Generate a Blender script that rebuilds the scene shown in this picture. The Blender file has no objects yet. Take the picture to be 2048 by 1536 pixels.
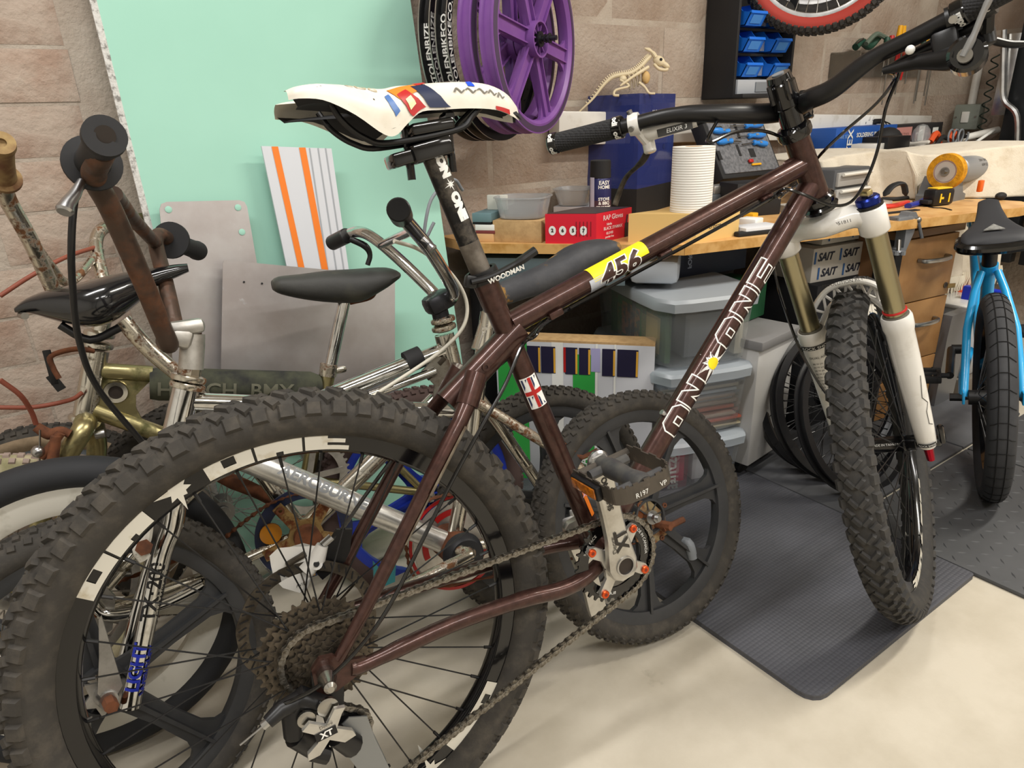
import bpy, bmesh, math, random
from math import sin, cos, pi, radians, sqrt, atan2, hypot
from mathutils import Vector as V, Matrix
random.seed(4)
S = bpy.context.scene
C = S.collection
# ---------------- camera, world, lamps, exposure ----------------
F, PITCH, ROLL, H = 1353.54, radians(-21.3606), radians(2.2798), 0.9479
cp, sp, cr, sr = cos(PITCH), sin(PITCH), cos(ROLL), sin(ROLL)
fwd = V((0, cp, sp)); upv = V((0, -sp, cp)); rt = V((1, 0, 0))
G = Matrix.Rotation(radians(-34), 3, 'Z')   # survey axes -> room axes
cr_ = G @ (rt * cr - upv * sr); cu_ = G @ (rt * sr + upv * cr); fwd = G @ fwd
cam = bpy.data.objects.new('camera', bpy.data.cameras.new('camera')); C.objects.link(cam)
cam.matrix_world = Matrix(((cr_.x, cu_.x, -fwd.x, 0), (cr_.y, cu_.y, -fwd.y, 0), (cr_.z, cu_.z, -fwd.z, H), (0, 0, 0, 1)))
cam.data.sensor_width = 36; cam.data.lens = F / 2048 * 36; cam.data.clip_start = .02
S.camera = cam
w = bpy.data.worlds.new('world'); S.world = w; w.use_nodes = True
w.node_tree.nodes['Background'].inputs[0].default_value = (.9, .95, 1, 1)
w.node_tree.nodes['Background'].inputs[1].default_value = .3
S.view_settings.view_transform = 'Standard'; S.view_settings.look = 'None'
S.view_settings.exposure = 0.0; S.view_settings.gamma = 1; S.view_settings.use_curve_mapping = False
S.cycles.max_bounces = 6; S.cycles.diffuse_bounces = 3; S.cycles.glossy_bounces = 4; S.cycles.transmission_bounces = 5; S.cycles.transparent_max_bounces = 10
S.cycles.caustics_reflective = False; S.cycles.caustics_refractive = False
# room frame: u runs along the block wall, v away from it towards the viewer
YAW = 0
U = V((cos(YAW), sin(YAW), 0)); N = V((sin(YAW), -cos(YAW), 0)); Z = V((0, 0, 1))
VC = 1.70
def W(u, v, z=0): return U * u + N * (v - VC) + Z * z
def uvz(p): return U.dot(p), N.dot(p) + VC, p.z
def lamp(name, u, v, z, lx, ly, watts, col):
    l = bpy.data.lights.new(name, 'AREA'); l.shape = 'RECTANGLE'; l.size = lx; l.size_y = ly; l.energy = watts; l.color = col
    o = bpy.data.objects.new(name, l); C.objects.link(o); o.location = W(u, v, z); o.rotation_euler = (0, 0, YAW); return o
LAMPS = [('strip_lamp', .3, 2.75, 2.42, 1.5, .12, 38, (1, .97, .94)), ('strip_lamp', 2.25, 1.75, 2.42, 1.5, .12, 50, (1, .95, .85)),
         ('strip_lamp', -.2, 1.0, 2.42, 1.3, .12, 27, (1, .98, .96)), ('strip_lamp', 2.2, 3.4, 2.42, 1.5, .12, 26, (1, .96, .9))]
for a in LAMPS: lamp(*a)

# ---------------- survey: turn a sight line into a point on a real plane ----------------
EYE = V((0, 0, H))
def ray(px, py):
    x = (px - 1024) / F; z = -(py - 768) / F
    x, z = cr * x + sr * z, -sr * x + cr * z
    return G @ V((x, cp - sp * z, sp + cp * z))
def at(px, py, d): return EYE + ray(px, py) * d
def onz(px, py, z=0):
    r = ray(px, py); return EYE + r * ((z - H) / r.z)
def onp(px, py, p0, n):
    r = ray(px, py); return EYE + r * ((p0 - EYE).dot(n) / r.dot(n))
def onw(px, py, v=0): return onp(px, py, W(0, v), N)
def zat(A, px, py):
    r = ray(px, py); return H + r.z * hypot(A.x, A.y) / hypot(r.x, r.y)

# ---------------- materials ----------------
def lin(h):
    if not isinstance(h, str): return tuple(h)
    o = []
    for i in (0, 2, 4):
        c = int(h[i:i + 2], 16) / 255; o.append(c / 12.92 if c <= .04045 else ((c + .055) / 1.055) ** 2.4)
    return (*o, 1)
MATS = {}
def mat(name, c, r=.5, m=0., n=None, b=None, second=None, coat=0, trans=0, ior=1.45, alpha=1, rnd=0, emit=0, sheen=0, aniso=0):
    """n=(scale,col2,lo,hi,detail) colour noise; second=(scale,lo,hi,col,rough,metal) wear patches; b=(scale,strength,dist)"""
    if name in MATS: return MATS[name]
    M = bpy.data.materials.new(name); M.use_nodes = True; T = M.node_tree; B = T.nodes['Principled BSDF']; L = T.links
    I = B.inputs
    I['Roughness'].default_value = r; I['Metallic'].default_value = m; I['IOR'].default_value = ior
    I['Coat Weight'].default_value = coat; I['Transmission Weight'].default_value = trans; I['Alpha'].default_value = alpha
    if sheen: I['Sheen Weight'].default_value = sheen
    if coat: I['Coat Roughness'].default_value = .08
    col = lin(c); I['Base Color'].default_value = col
    if emit: I['Emission Color'].default_value = col; I['Emission Strength'].default_value = emit
    tc = T.nodes.new('ShaderNodeTexCoord')
    def noise(sc, det=4, rough=.6):
        q = T.nodes.new('ShaderNodeTexNoise'); L.new(tc.outputs['Object'], q.inputs['Vector'])
        q.inputs['Scale'].default_value = sc; q.inputs['Detail'].default_value = det; q.inputs['Roughness'].default_value = rough; return q
    def ramp(src, lo, hi):
        q = T.nodes.new('ShaderNodeMapRange'); q.inputs[1].default_value = lo; q.inputs[2].default_value = hi
        L.new(src, q.inputs[0]); return q.outputs[0]
    def mixc(f, a, bb):
        q = T.nodes.new('ShaderNodeMix'); q.data_type = 'RGBA'
        if isinstance(f, float): q.inputs[0].default_value = f
        else: L.new(f, q.inputs[0])
        for s_, i_ in ((a, 6), (bb, 7)):
            if isinstance(s_, tuple): q.inputs[i_].default_value = s_
            else: L.new(s_, q.inputs[i_])
        return q.outputs[2]
    cur = col
    if n:
        ns = noise(n[0], n[4] if len(n) > 4 else 4); cur = mixc(ramp(ns.outputs[0], n[2], n[3]), cur, lin(n[1]))
    if rnd:
        oi = T.nodes.new('ShaderNodeObjectInfo'); hs = T.nodes.new('ShaderNodeHueSaturation')
        L.new(ramp(oi.outputs['Random'], 0, 1), hs.inputs['Value'])
        mr = hs.inputs['Value'].links[0].from_node; mr.inputs[3].default_value = 1 - rnd; mr.inputs[4].default_value = 1 + rnd
        if isinstance(cur, tuple): hs.inputs['Color'].default_value = cur
        else: L.new(cur, hs.inputs['Color'])
        cur = hs.outputs[0]
    if second:
        sc, lo, hi, c2, r2, m2 = second
        f = ramp(noise(sc, 6, .65).outputs[0], lo, hi)
        cur = mixc(f, cur, mixc(ramp(noise(sc * 3).outputs[0], .3, .7), lin(c2), tuple(x * .45 for x in lin(c2)[:3]) + (1,)))
        for key, a, bb in (('Roughness', r, r2), ('Metallic', m, m2)):
            q = T.nodes.new('ShaderNodeMapRange'); q.inputs[3].default_value = a; q.inputs[4].default_value = bb; L.new(f, q.inputs[0]); L.new(q.outputs[0], I[key])
    if not isinstance(cur, tuple): L.new(cur, I['Base Color'])
    if b:
        bp_ = T.nodes.new('ShaderNodeBump'); bp_.inputs['Strength'].default_value = b[1]; bp_.inputs['Distance'].default_value = b[2]
        L.new(noise(b[0], b[3] if len(b) > 3 else 6).outputs[0], bp_.inputs['Height']); L.new(bp_.outputs[0], I['Normal'])
    MATS[name] = M; return M
def checker_bump(M, scale, strength, dist, kind='dots'):
    T = M.node_tree; B = T.nodes['Principled BSDF']; tc = T.nodes.new('ShaderNodeTexCoord'); vo = T.nodes.new('ShaderNodeTexVoronoi')
    vo.inputs['Scale'].default_value = scale; vo.inputs['Randomness'].default_value = 0
    T.links.new(tc.outputs['Object'], vo.inputs['Vector']); bn = T.nodes.new('ShaderNodeBump'); bn.inputs['Strength'].default_value = strength; bn.inputs['Distance'].default_value = dist
    bn.invert = True; T.links.new(vo.outputs['Distance'], bn.inputs['Height']); T.links.new(bn.outputs[0], B.inputs['Normal']); return M

def tpx(p, d, px, py):
    r = ray(px, py); k = r.x / r.y; return (k * p.y - p.x) / (d.x - k * d.y)
brown = mat('bronze_brown_paint', '4c322c', .36, .6, n=(90, '3b2520', .35, .65), coat=.35)
black = mat('black_satin', '121214', .38, 0.)
blackgloss = mat('black_gloss', '08080a', .12, 0, coat=.5)
blackmat = mat('black_matt', '1b1b1d', .7)
rubber = mat('tyre_rubber', '323130', .78, n=(60, '403d39', .45, .75), b=(200, .25, .002))
rubberdust = mat('dusty_tyre_rubber', '3a3733', .85, n=(45, '4c4740', .45, .7), b=(160, .3, .002))
rubbernew = mat('new_tyre_rubber', '26272a', .7, b=(300, .1, .001))
tanwall = mat('tan_sidewall', 'a08c72', .8, n=(30, '7c6b55', .4, .7))
beige = mat('beige_tyre', 'b3a98b', .85, n=(25, '8f8a66', .4, .65))
chrome = mat('chrome', 'd4d4d2', .12, 1., n=(40, '9c9c98', .5, .8))
chromew = mat('worn_chrome', 'c9c5ba', .22, 1., second=(45, .56, .68, '7a6a4c', .8, .2))
chromer = mat('rusty_chrome', 'c4beb0', .25, 1., second=(55, .50, .60, '7a5233', .85, 0.))
rustbar = mat('rusty_tube', '55463d', .45, .6, second=(20, .46, .62, '6e4a34', .85, 0.))
rust = mat('rust', '7c4b30', .9, 0, n=(35, '4f3122', .35, .65), b=(120, .4, .002))
goldch = mat('tarnished_gold_chrome', 'a69c72', .32, .9, second=(20, .5, .66, '6d6a3c', .7, .2))
alu = mat('aluminium', 'b9b9b8', .3, 1., n=(20, '9a9a9c', .4, .7))
aludull = mat('dull_aluminium', 'c6c3bd', .42, .85, n=(30, 'a09c95', .45, .75))
steel = mat('steel', '8d8a84', .35, 1.)
dirtysteel = mat('dirty_steel', '6b645a', .48, .9, n=(60, '453f38', .4, .65))
white = mat('white_paint', 'e3e1dc', .25, n=(18, 'c9c4ba', .55, .8), coat=.4)
whitep = mat('white_print', 'eeeeea', .5)
gold = mat('anodised_gold', 'a29a7c', .3, 1.)
redano = mat('red_anodised', 'a3182c', .25, .9)
orangeano = mat('orange_anodised', 'd5562b', .28, .85)
blueano = mat('blue_anodised', '1d2d7c', .25, .8)
oakpale = mat('pale_oak_laminate', 'd9ae74', .45, n=(14, 'c4935a', .4, .65))
beech = mat('beech_laminate', 'b98b58', .5, n=(10, 'a87a4a', .4, .65))
cardb = mat('brown_cardboard', 'c5a273', .8, n=(60, 'b18f62', .4, .7))
yellowcard = mat('yellow_cardboard', 'e0bc78', .75)
redcard = mat('red_card', 'd81f35', .45)
bluep = mat('blue_plastic', '1f6fdc', .35)
navy = mat('navy_acrylic', '3c4890', .06, trans=.3, coat=.3, alpha=.85)
clear = mat('clear_plastic', 'e8eef2', .12, trans=.6, alpha=.42)
clearb = mat('clear_tub_plastic', 'd8dde2', .2, trans=.6, alpha=.6)
greylid = mat('grey_plastic_lid', '9ba1a7', .4)
greyp = mat('grey_plastic', '7d8288', .45)
foam = mat('grey_foam', '77787c', .9, n=(90, '5e5f63', .4, .6))
cream = mat('cream_fleece', 'd9cfbd', .95, n=(25, 'c2b49c', .5, .8), b=(350, .5, .003), sheen=.3)
fringe = mat('cream_yarn', 'e2dac6', .95)
purple = mat('purple_nylon', '7a4a96', .42, n=(8, '875a9f', .4, .7))
yel = mat('yellow_print', 'f2df1e', .45)
silverpr = mat('silver_print', 'b8bcc4', .45)
greenpr = mat('green_print', '35a648', .5)
red = mat('red_plastic', 'b3201f', .4)
orange = mat('orange_print', 'f07f23', .5)
bluecable = mat('bright_blue_plastic', '2338c0', .35)
cyan = mat('cyan_paint', '2aa7e6', .3, coat=.4)
teal = mat('teal_plastic', '2f8c97', .3)
redcable = mat('red_brown_cable', '8a4a38', .6)
whitecable = mat('white_cable', 'dcd7c8', .5)
boneM = mat('bone_plastic', 'd8c9a8', .55)
amber = mat('amber_reflector', 'b8690d', .2, n=(150, '8a4a08', .4, .6), coat=.6)

# ---------------- mesh building ----------------
def frame_of(d):
    d = d.normalized(); a = V((0, 0, 1)) if abs(d.z) < .9 else V((1, 0, 0))
    x = d.cross(a).normalized(); return x, d.cross(x), d
class M:
    def __init__(s, X=None): s.v = []; s.f = []; s.X = X
    def add(s, vs, fs):
        o = len(s.v); s.v += [V(a) for a in vs]; s.f += [[i + o for i in q] for q in fs]; return s
    def tube(s, pts, r, n=12, cap=True, closed=False, sq=1.):
        P = [V(p) for p in pts]; k = len(P); R = r if isinstance(r, (list, tuple)) else [r] * k
        o = len(s.v); x = None
        for i in range(k):
            a = P[i - 1] if (i or closed) else P[i]; b_ = P[(i + 1) % k] if (i < k - 1 or closed) else P[i]
            t = (b_ - a).normalized()
            if x is None: x = frame_of(t)[0]
            x = (x - t * x.dot(t)).normalized(); y = t.cross(x)
            for j in range(n):
                q = 2 * pi * j / n; s.v.append(P[i] + x * (R[i] * cos(q)) + y * (R[i] * sq * sin(q)))
        for i in range(k if closed else k - 1):
            for j in range(n):
                a = o + i * n + j; b_ = o + i * n + (j + 1) % n; i2 = (i + 1) % k
                s.f.append([a, b_, o + i2 * n + (j + 1) % n, o + i2 * n + j])
        if cap and not closed:
            s.f.append([o + j for j in range(n)][::-1]); s.f.append([o + (k - 1) * n + j for j in range(n)])
        return s
    def box(s, c, d, ex=V((1, 0, 0)), ey=V((0, 1, 0)), ez=None, bev=0):
        ex = V(ex).normalized(); ey = V(ey).normalized(); ez = V(ez).normalized() if ez else ex.cross(ey)
        c = V(c); h = [q / 2 for q in d]
        if bev <= 0:
            vs = [c + ex * (h[0] * a) + ey * (h[1] * b_) + ez * (h[2] * g) for g in (-1, 1) for b_ in (-1, 1) for a in (-1, 1)]
            return s.add(vs, [(0, 2, 3, 1), (4, 5, 7, 6), (0, 1, 5, 4), (2, 6, 7, 3), (0, 4, 6, 2), (1, 3, 7, 5)])
        bm = bmesh.new(); bmesh.ops.create_cube(bm, size=1)
        for q in bm.verts: q.co = V((q.co.x * d[0], q.co.y * d[1], q.co.z * d[2]))
        bmesh.ops.bevel(bm, geom=list(bm.edges), offset=min(bev, .45 * min(d)), segments=2, affect='EDGES', profile=.5)
        bm.verts.index_update()
        s.add([c + ex * q.co.x + ey * q.co.y + ez * q.co.z for q in bm.verts], [[q.index for q in f_.verts] for f_ in bm.faces]); bm.free(); return s
    def lathe(s, prof, o=V((0, 0, 0)), ax=V((0, 0, 1)), n=24, closed=False, cap=True):
        """prof: (radius, height) pairs swept about ax"""
        X, Y, D = frame_of(V(ax)); o = V(o); b0 = len(s.v); k = len(prof)
        for r, h in prof:
            for j in range(n):
                q = 2 * pi * j / n; s.v.append(o + D * h + X * (r * cos(q)) + Y * (r * sin(q)))
        for i in range(k if closed else k - 1):
            i2 = (i + 1) % k
            for j in range(n): s.f.append([b0 + i * n + j, b0 + i * n + (j + 1) % n, b0 + i2 * n + (j + 1) % n, b0 + i2 * n + j])
        if not closed and cap:
            if prof[0][0] > 1e-5: s.f.append([b0 + j for j in range(n)][::-1])
            if prof[-1][0] > 1e-5: s.f.append([b0 + (k - 1) * n + j for j in range(n)])
        return s
    def cyl(s, a, b_, r, r2=None, n=20, bev=0):
        a = V(a); b_ = V(b_); L_ = (b_ - a).length; r2 = r if r2 is None else r2
        pr = [(r, 0), (r2, L_)] if not bev else [(r - bev, 0), (r, bev), (r2, L_ - bev), (r2 - bev, L_)]
        return s.lathe(pr, a, b_ - a, n)
    def prism(s, poly, o, ex, ey, t):
        """polygon (2D) in the plane ex,ey at o, thickened by vector t"""
        o = V(o); ex = V(ex); ey = V(ey); t = V(t); k = len(poly)
        b0 = len(s.v); s.v += [o + ex * a + ey * b_ for a, b_ in poly] + [o + ex * a + ey * b_ + t for a, b_ in poly]
        s.f.append([b0 + i for i in range(k)][::-1]); s.f.append([b0 + k + i for i in range(k)])
        for i in range(k): j = (i + 1) % k; s.f.append([b0 + i, b0 + j, b0 + k + j, b0 + k + i])
        return s
    def ringplate(s, outer, inner, o, ex, ey, t):
        """plate with a hole: outer and inner loops of equal length"""
        o = V(o); ex = V(ex); ey = V(ey); t = V(t); k = len(outer); b0 = len(s.v)
        for dz in (V((0, 0, 0)), t):
            for L_ in (outer, inner): s.v += [o + ex * a + ey * b_ + dz for a, b_ in L_]
        for i in range(k):
            j = (i + 1) % k
            for a, b_ in ((0, k), (2 * k + 0, 2 * k + k)):
                q = [b0 + a + i, b0 + a + j, b0 + b_ + j, b0 + b_ + i]; s.f.append(q if a else q[::-1])
            s.f.append([b0 + i, b0 + j, b0 + 2 * k + j, b0 + 2 * k + i]); s.f.append([b0 + k + j, b0 + k + i, b0 + 3 * k + i, b0 + 3 * k + j])
        return s
    def ball(s, c, r, n=12, ex=V((1, 0, 0)), ey=V((0, 1, 0))):
        c = V(c); R = r if isinstance(r, (tuple, list)) else (r, r, r); ex = V(ex).normalized(); ey = V(ey).normalized(); ez = ex.cross(ey)
        m_ = max(4, n // 2); vs = []; fs = []
        for i in range(m_ + 1):
            t = pi * i / m_
            for j in range(n):
                q = 2 * pi * j / n; vs.append(c + ex * (R[0] * sin(t) * cos(q)) + ey * (R[1] * sin(t) * sin(q)) + ez * (R[2] * cos(t)))
        for i in range(m_):
            for j in range(n): fs.append([i * n + j, (i + 1) * n + j, (i + 1) * n + (j + 1) % n, i * n + (j + 1) % n])
        return s.add(vs, fs)
    def loft(s, rings, cap=True):
        n = len(rings[0]); b0 = len(s.v)
        for q in rings: s.v += [V(a) for a in q]
        for i in range(len(rings) - 1):
            for j in range(n): s.f.append([b0 + i * n + j, b0 + i * n + (j + 1) % n, b0 + (i + 1) * n + (j + 1) % n, b0 + (i + 1) * n + j])
        if cap: s.f.append([b0 + j for j in range(n)][::-1]); s.f.append([b0 + (len(rings) - 1) * n + j for j in range(n)])
        return s
    def grid(s, fn, nu, nv):
        vs = [fn(i / nu, j / nv) for j in range(nv + 1) for i in range(nu + 1)]
        return s.add(vs, [[j * (nu + 1) + i, j * (nu + 1) + i + 1, (j + 1) * (nu + 1) + i + 1, (j + 1) * (nu + 1) + i] for j in range(nv) for i in range(nu)])
    def mesh(s, name, m, ang=35):
        me = bpy.data.meshes.new(name)
        vs = [s.X @ a for a in s.v] if s.X else s.v
        me.from_pydata([tuple(a) for a in vs], [], s.f)
        bm = bmesh.new(); bm.from_mesh(me); bmesh.ops.remove_doubles(bm, verts=bm.verts, dist=1e-6); bmesh.ops.recalc_face_normals(bm, faces=bm.faces); bm.to_mesh(me); bm.free()
        me.polygons.foreach_set('use_smooth', [True] * len(me.polygons)); me.set_sharp_from_angle(angle=radians(ang))
        if m: me.materials.append(m)
        return me
    def obj(s, name, m, parent=None, ang=35, **kw):
        o = bpy.data.objects.new(name, s.mesh(name, m, ang)); C.objects.link(o); put(o, parent)
        for k, q in kw.items(): o[k] = q
        return o
ROOT = {}
def put(o, parent):
    if parent:
        o.parent = parent
        if parent.name in ROOT: o.matrix_parent_inverse = ROOT[parent.name].inverted()
def thing(name, label, cat, loc=(0, 0, 0), group=None):
    o = bpy.data.objects.new(name, None); C.objects.link(o); o.location = loc; o.empty_display_size = .05
    ROOT[o.name] = Matrix.Translation(V(loc)); o['label'] = label; o['category'] = cat
    if group: o['group'] = group
    return o
def tag(o, label, cat, group=None):
    o['label'] = label; o['category'] = cat
    if group: o['group'] = group
    return o
def part(name, parent):
    o = bpy.data.objects.new(name, None); C.objects.link(o); put(o, parent); return o
def inst(name, me, parent, mw):
    o = bpy.data.objects.new(name, me); C.objects.link(o); put(o, parent); o.matrix_basis = mw
    return o
def struct(o): o['kind'] = 'structure'; return o
def bez(pts, k=8):
    """smooth curve through points (Catmull-Rom)"""
    P = [V(p) for p in pts]; P = [P[0] * 2 - P[1]] + P + [P[-1] * 2 - P[-2]]; o = []
    for i in range(1, len(P) - 2):
        a, b_, c_, d_ = P[i - 1:i + 3]
        for j in range(k):
            t = j / k; o.append(.5 * ((2 * b_) + (c_ - a) * t + (2 * a - 5 * b_ + 4 * c_ - d_) * t * t + (3 * b_ - a - 3 * c_ + d_) * t ** 3))
    return o + [P[-2]]
FC = {}
def text(s_, size, fn, m, parent, bold=0., wide=1., sub=0, align='CENTER', name='lettering', X=None, shear=0., sp_=1.):
    """lettering: flat glyphs laid on a surface by fn(x, y) -> point"""
    cu = bpy.data.curves.new('t', 'FONT'); cu.body = s_; cu.size = size; cu.align_x = align; cu.align_y = 'CENTER'; cu.offset = bold; cu.shear = shear; cu.resolution_u = 3; cu.space_character = sp_; cu.space_line = .85
    o = bpy.data.objects.new('t', cu); C.objects.link(o); me0 = o.to_mesh()
    bm = bmesh.new(); bm.from_mesh(me0); o.to_mesh_clear(); bpy.data.objects.remove(o); bpy.data.curves.remove(cu)
    bmesh.ops.triangulate(bm, faces=bm.faces)
    for _ in range(sub): bmesh.ops.subdivide_edges(bm, edges=[e for e in bm.edges if e.calc_length() > size * .12], cuts=1, use_grid_fill=False); bmesh.ops.triangulate(bm, faces=bm.faces)
    for q in bm.verts:
        p = V(fn(q.co.x * wide, q.co.y)); q.co = X @ p if X else p
    me = bpy.data.meshes.new(name); bm.to_mesh(me); bm.free(); me.materials.append(m)
    ob = bpy.data.objects.new(name, me); C.objects.link(ob); put(ob, parent); return ob
def plane_fn(o, ex, ey, off=.0006):
    o = V(o); ex = V(ex).normalized(); ey = V(ey).normalized(); n_ = ex.cross(ey) * off
    return lambda x, y: o + ex * x + ey * y + n_
def tube_fn(a, b_, r, side, off=.0005):
    """x along a->b from the middle, y around the tube, y=0 facing side"""
    a = V(a); b_ = V(b_); t = (b_ - a).normalized(); mid = (a + b_) / 2; s_ = V(side); s_ = (s_ - t * s_.dot(t)).normalized(); q = s_.cross(t)
    return lambda x, y: mid + t * x + (s_ * cos(y / r) - q * -sin(y / r)) * (r + off)
def ribbon(strokes, wd, fn, name, m, parent, X=None, step=.004):
    """flat line work of width wd along 2D strokes, laid on a surface by fn"""
    b = M(X)
    for st in strokes:
        cl = st[0] == st[-1]; P = []
        for i in range(len(st) - 1):
            a = V(st[i]); c_ = V(st[i + 1]); k = max(1, int((c_ - a).length / step))
            P += [a.lerp(c_, j / k) for j in range(k)]
        P.append(V(st[-1])); vs = []; n_ = len(P)
        for i in range(n_):
            a = P[i - 1] if i else (P[-2] if cl else P[0]); c_ = P[i + 1] if i < n_ - 1 else (P[1] if cl else P[-1])
            d1 = (P[i] - a); d2 = (c_ - P[i]); d1 = d1.normalized() if d1.length > 1e-9 else d2.normalized(); d2 = d2.normalized() if d2.length > 1e-9 else d1
            t = (d1 + d2); t = t.normalized() if t.length > .1 else d1; q = V((-t.y, t.x)) * (wd / 2 / max(.5, t.dot(d1)))
            vs += [fn(P[i].x + q.x, P[i].y + q.y), fn(P[i].x - q.x, P[i].y - q.y)]
        b.add(vs, [[2 * i, 2 * i + 1, 2 * i + 3, 2 * i + 2] for i in range(n_ - 1)])
    return b.obj(name, m, parent)
def patch(fn, x0, x1, y0, y1, name, m, parent, nx=8, ny=8, X=None, f2=None):
    """flat print: a rectangle of surface laid by fn"""
    return M(X).grid(lambda a, c_: fn(*( (x0 + (x1 - x0) * a, y0 + (y1 - y0) * c_) if not f2 else f2(x0 + (x1 - x0) * a, y0 + (y1 - y0) * c_))), nx, ny).obj(name, m, parent)
def star(fn, R, r, k, name, m, parent, X=None, long=None):
    b = M(X); P = []
    for i in range(2 * k):
        q = pi * i / k + .2; rr = (R * (long[i // 2 % len(long)] if long else 1)) if i % 2 == 0 else r; P.append((rr * cos(q), rr * sin(q)))
    vs = [fn(0, 0)]; fs = []
    for (a, c_) in P: vs += [fn(a / 2, c_ / 2), fn(a, c_)]
    n_ = 2 * k
    for i in range(n_):
        j = (i + 1) % n_; fs += [[0, 1 + 2 * i, 1 + 2 * j], [1 + 2 * i, 2 + 2 * i, 2 + 2 * j, 1 + 2 * j]]
    return b.add(vs, fs).obj(name, m, parent)
def disc(fn, r, name, m, parent, X=None, n=16, c=(0, 0)):
    b = M(X); vs = [fn(*c)] + [fn(c[0] + r * cos(2 * pi * i / n), c[1] + r * sin(2 * pi * i / n)) for i in range(n)]
    return b.add(vs, [[0, 1 + i, 1 + (i + 1) % n] for i in range(n)]).obj(name, m, parent)
# ================= the room =================
blockm = mat('concrete_block', 'b3a598', .92, n=(5, '9f8c7c', .40, .66, 8), b=(75, .8, .008, 8), rnd=.05)
blockp = mat('pinkish_block', 'b5a597', .92, n=(9, 'a38b7b', .45, .66, 8), b=(45, .8, .007, 8), rnd=.04)
mortar = mat('mortar', 'b7ac9f', .9, n=(7, 'a59688', .4, .65, 8), b=(90, .6, .006, 6))
floorm = mat('concrete_floor', 'c3bbab', .6, n=(4, 'aea593', .4, .7, 8), b=(160, .12, .002), second=(5, .64, .8, '8d8371', .8, 0))
plaster = mat('painted_ceiling', 'dcdad4', .9)
f = M(); f.box(W(1, 2.2, -.05), (6.4, 5.4, .1), U, N * -1, Z)
struct(f.obj('floor', floorm))
struct(M().box(W(1, 2.2, 2.55), (6.4, 5.4, .1), U, N * -1, Z).obj('ceiling', plaster))
wb = struct(M().box(W(.95, -.085, 1.25), (5.4, .16, 2.5), U, N * -1, Z).obj('wall_back', mortar))
wr = struct(M().box(W(3.585, 2.2, 1.25), (.16, 4.6, 2.5), U, N * -1, Z).obj('wall_right', mortar))
struct(M().box(W(-1.7, 2.2, 1.25), (.16, 5.0, 2.5), U, N * -1, Z).obj('wall_left', plaster))
struct(M().box(W(.95, 4.55, 1.25), (5.4, .16, 2.5), U, N * -1, Z).obj('wall_front', plaster))
def block_mesh(w_, h_, m, seed):
    rnd = random.Random(seed); nu, nv = 10, 5; b = M()
    def fn(a, c):
        e = min(a, 1 - a, c, 1 - c); d = 0 if e < .01 else .0025 + rnd.uniform(-.001, .001)
        return V(((a - .5) * w_, d, (c - .5) * h_))
    b.grid(fn, nu, nv)
    for a, c in ((V((-w_ / 2, 0, -h_ / 2)), 0),): pass
    return b.mesh('block', m, 60)
RW = Matrix((( U.x, N.x, 0, 0), (U.y, N.y, 0, 0), (0, 0, 1, 0), (0, 0, 0, 1)))
BL = [block_mesh(.432, .207, blockm, i) for i in range(3)]
for k in range(11):
    z = .085 + .225 * k - .1125
    for i in range(9):
        uu = .43 + .45 * i + (.225 if k % 2 else 0) - .0
        if uu < 3.4: inst('block', random.choice(BL), wb, Matrix.Translation(W(uu, -.0045 + random.uniform(-.0006, .0006), z)) @ RW)
BS = [block_mesh(.432, .094, blockp, 10 + i) for i in range(3)]
for k in range(24):
    z = .045 + .1015 * k
    for i in range(3):
        uu = -.085 - .45 * i + (-.2 if k % 2 else 0)
        inst('block', random.choice(BS), wb, Matrix.Translation(W(uu, -.0045 + random.uniform(-.0015, .0015), z)) @ RW)
        if k % 2 and i == 0: inst('block', HALF if 'HALF' in globals() else globals().setdefault('HALF', block_mesh(.19, .094, blockp, 20)), wb, Matrix.Translation(W(.032, -.0045, z)) @ RW)
RW2 = Matrix(((-N.x, -U.x, 0, 0), (-N.y, -U.y, 0, 0), (0, 0, 1, 0), (0, 0, 0, 1)))
for k in range(11):
    z = .085 + .225 * k - .1125
    for i in range(6):
        inst('block', random.choice(BL), wr, Matrix.Translation(W(3.5045, .2 + .45 * i + (.225 if k % 2 else 0), z)) @ RW2)
# ---- floor mats ----
matdot = checker_bump(mat('foam_mat_dotted', '4e4f55', .6, n=(6, '45464b', .4, .7)), 120, .5, .004)
matsm = mat('foam_mat_smooth', '434447', .75, n=(3, '55565a', .45, .7), b=(250, .2, .001))
matplate = mat('foam_mat_plate', '48494b', .6, n=(5, '525355', .4, .7))
def pad(name, label, u0, u1, v0, v1, m, h=.011, teeth=()):
    o = M().box(W((u0 + u1) / 2, (v0 + v1) / 2, h / 2), (u1 - u0 - .003, v1 - v0 - .003, h), U, N * -1, Z, bev=.004).obj(name, m)
    return tag(o, label, 'mat')
t1 = M()
pts = []
for (cu_, cv_, a0) in ((1.455, 1.255, 0), (.925, 1.225, 90), (.895, .695, 180), (1.455, .695, 270)):
    r_ = .035 if a0 == 90 else .008
    for j in range(5):
        a = radians(a0 + 22.5 * j); du, dv = (cos(a - 0) , sin(a))
        pts.append((cu_ + r_ * du, cv_ + r_ * dv))
t1.prism(pts, W(0, 0, 0), U, N, V((0, 0, .011)))
tag(t1.obj('foam_mat', matdot, ang=20), 'dark grey dotted foam mat with a rounded corner under the front wheel', 'mat')
pad('foam_mat', 'dotted foam mat under the grey cabinet beyond the rounded mat', .89, 1.463, .1, .685, matdot)
pad('foam_mat', 'smooth dark foam mat in front of the wooden drawers', 1.467, 2.06, .4, .982, matsm)
pad('foam_mat', 'smooth foam mat beside the drawers beyond the blue bicycle wheel', 2.063, 2.45, .4, .982, matsm)
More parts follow.
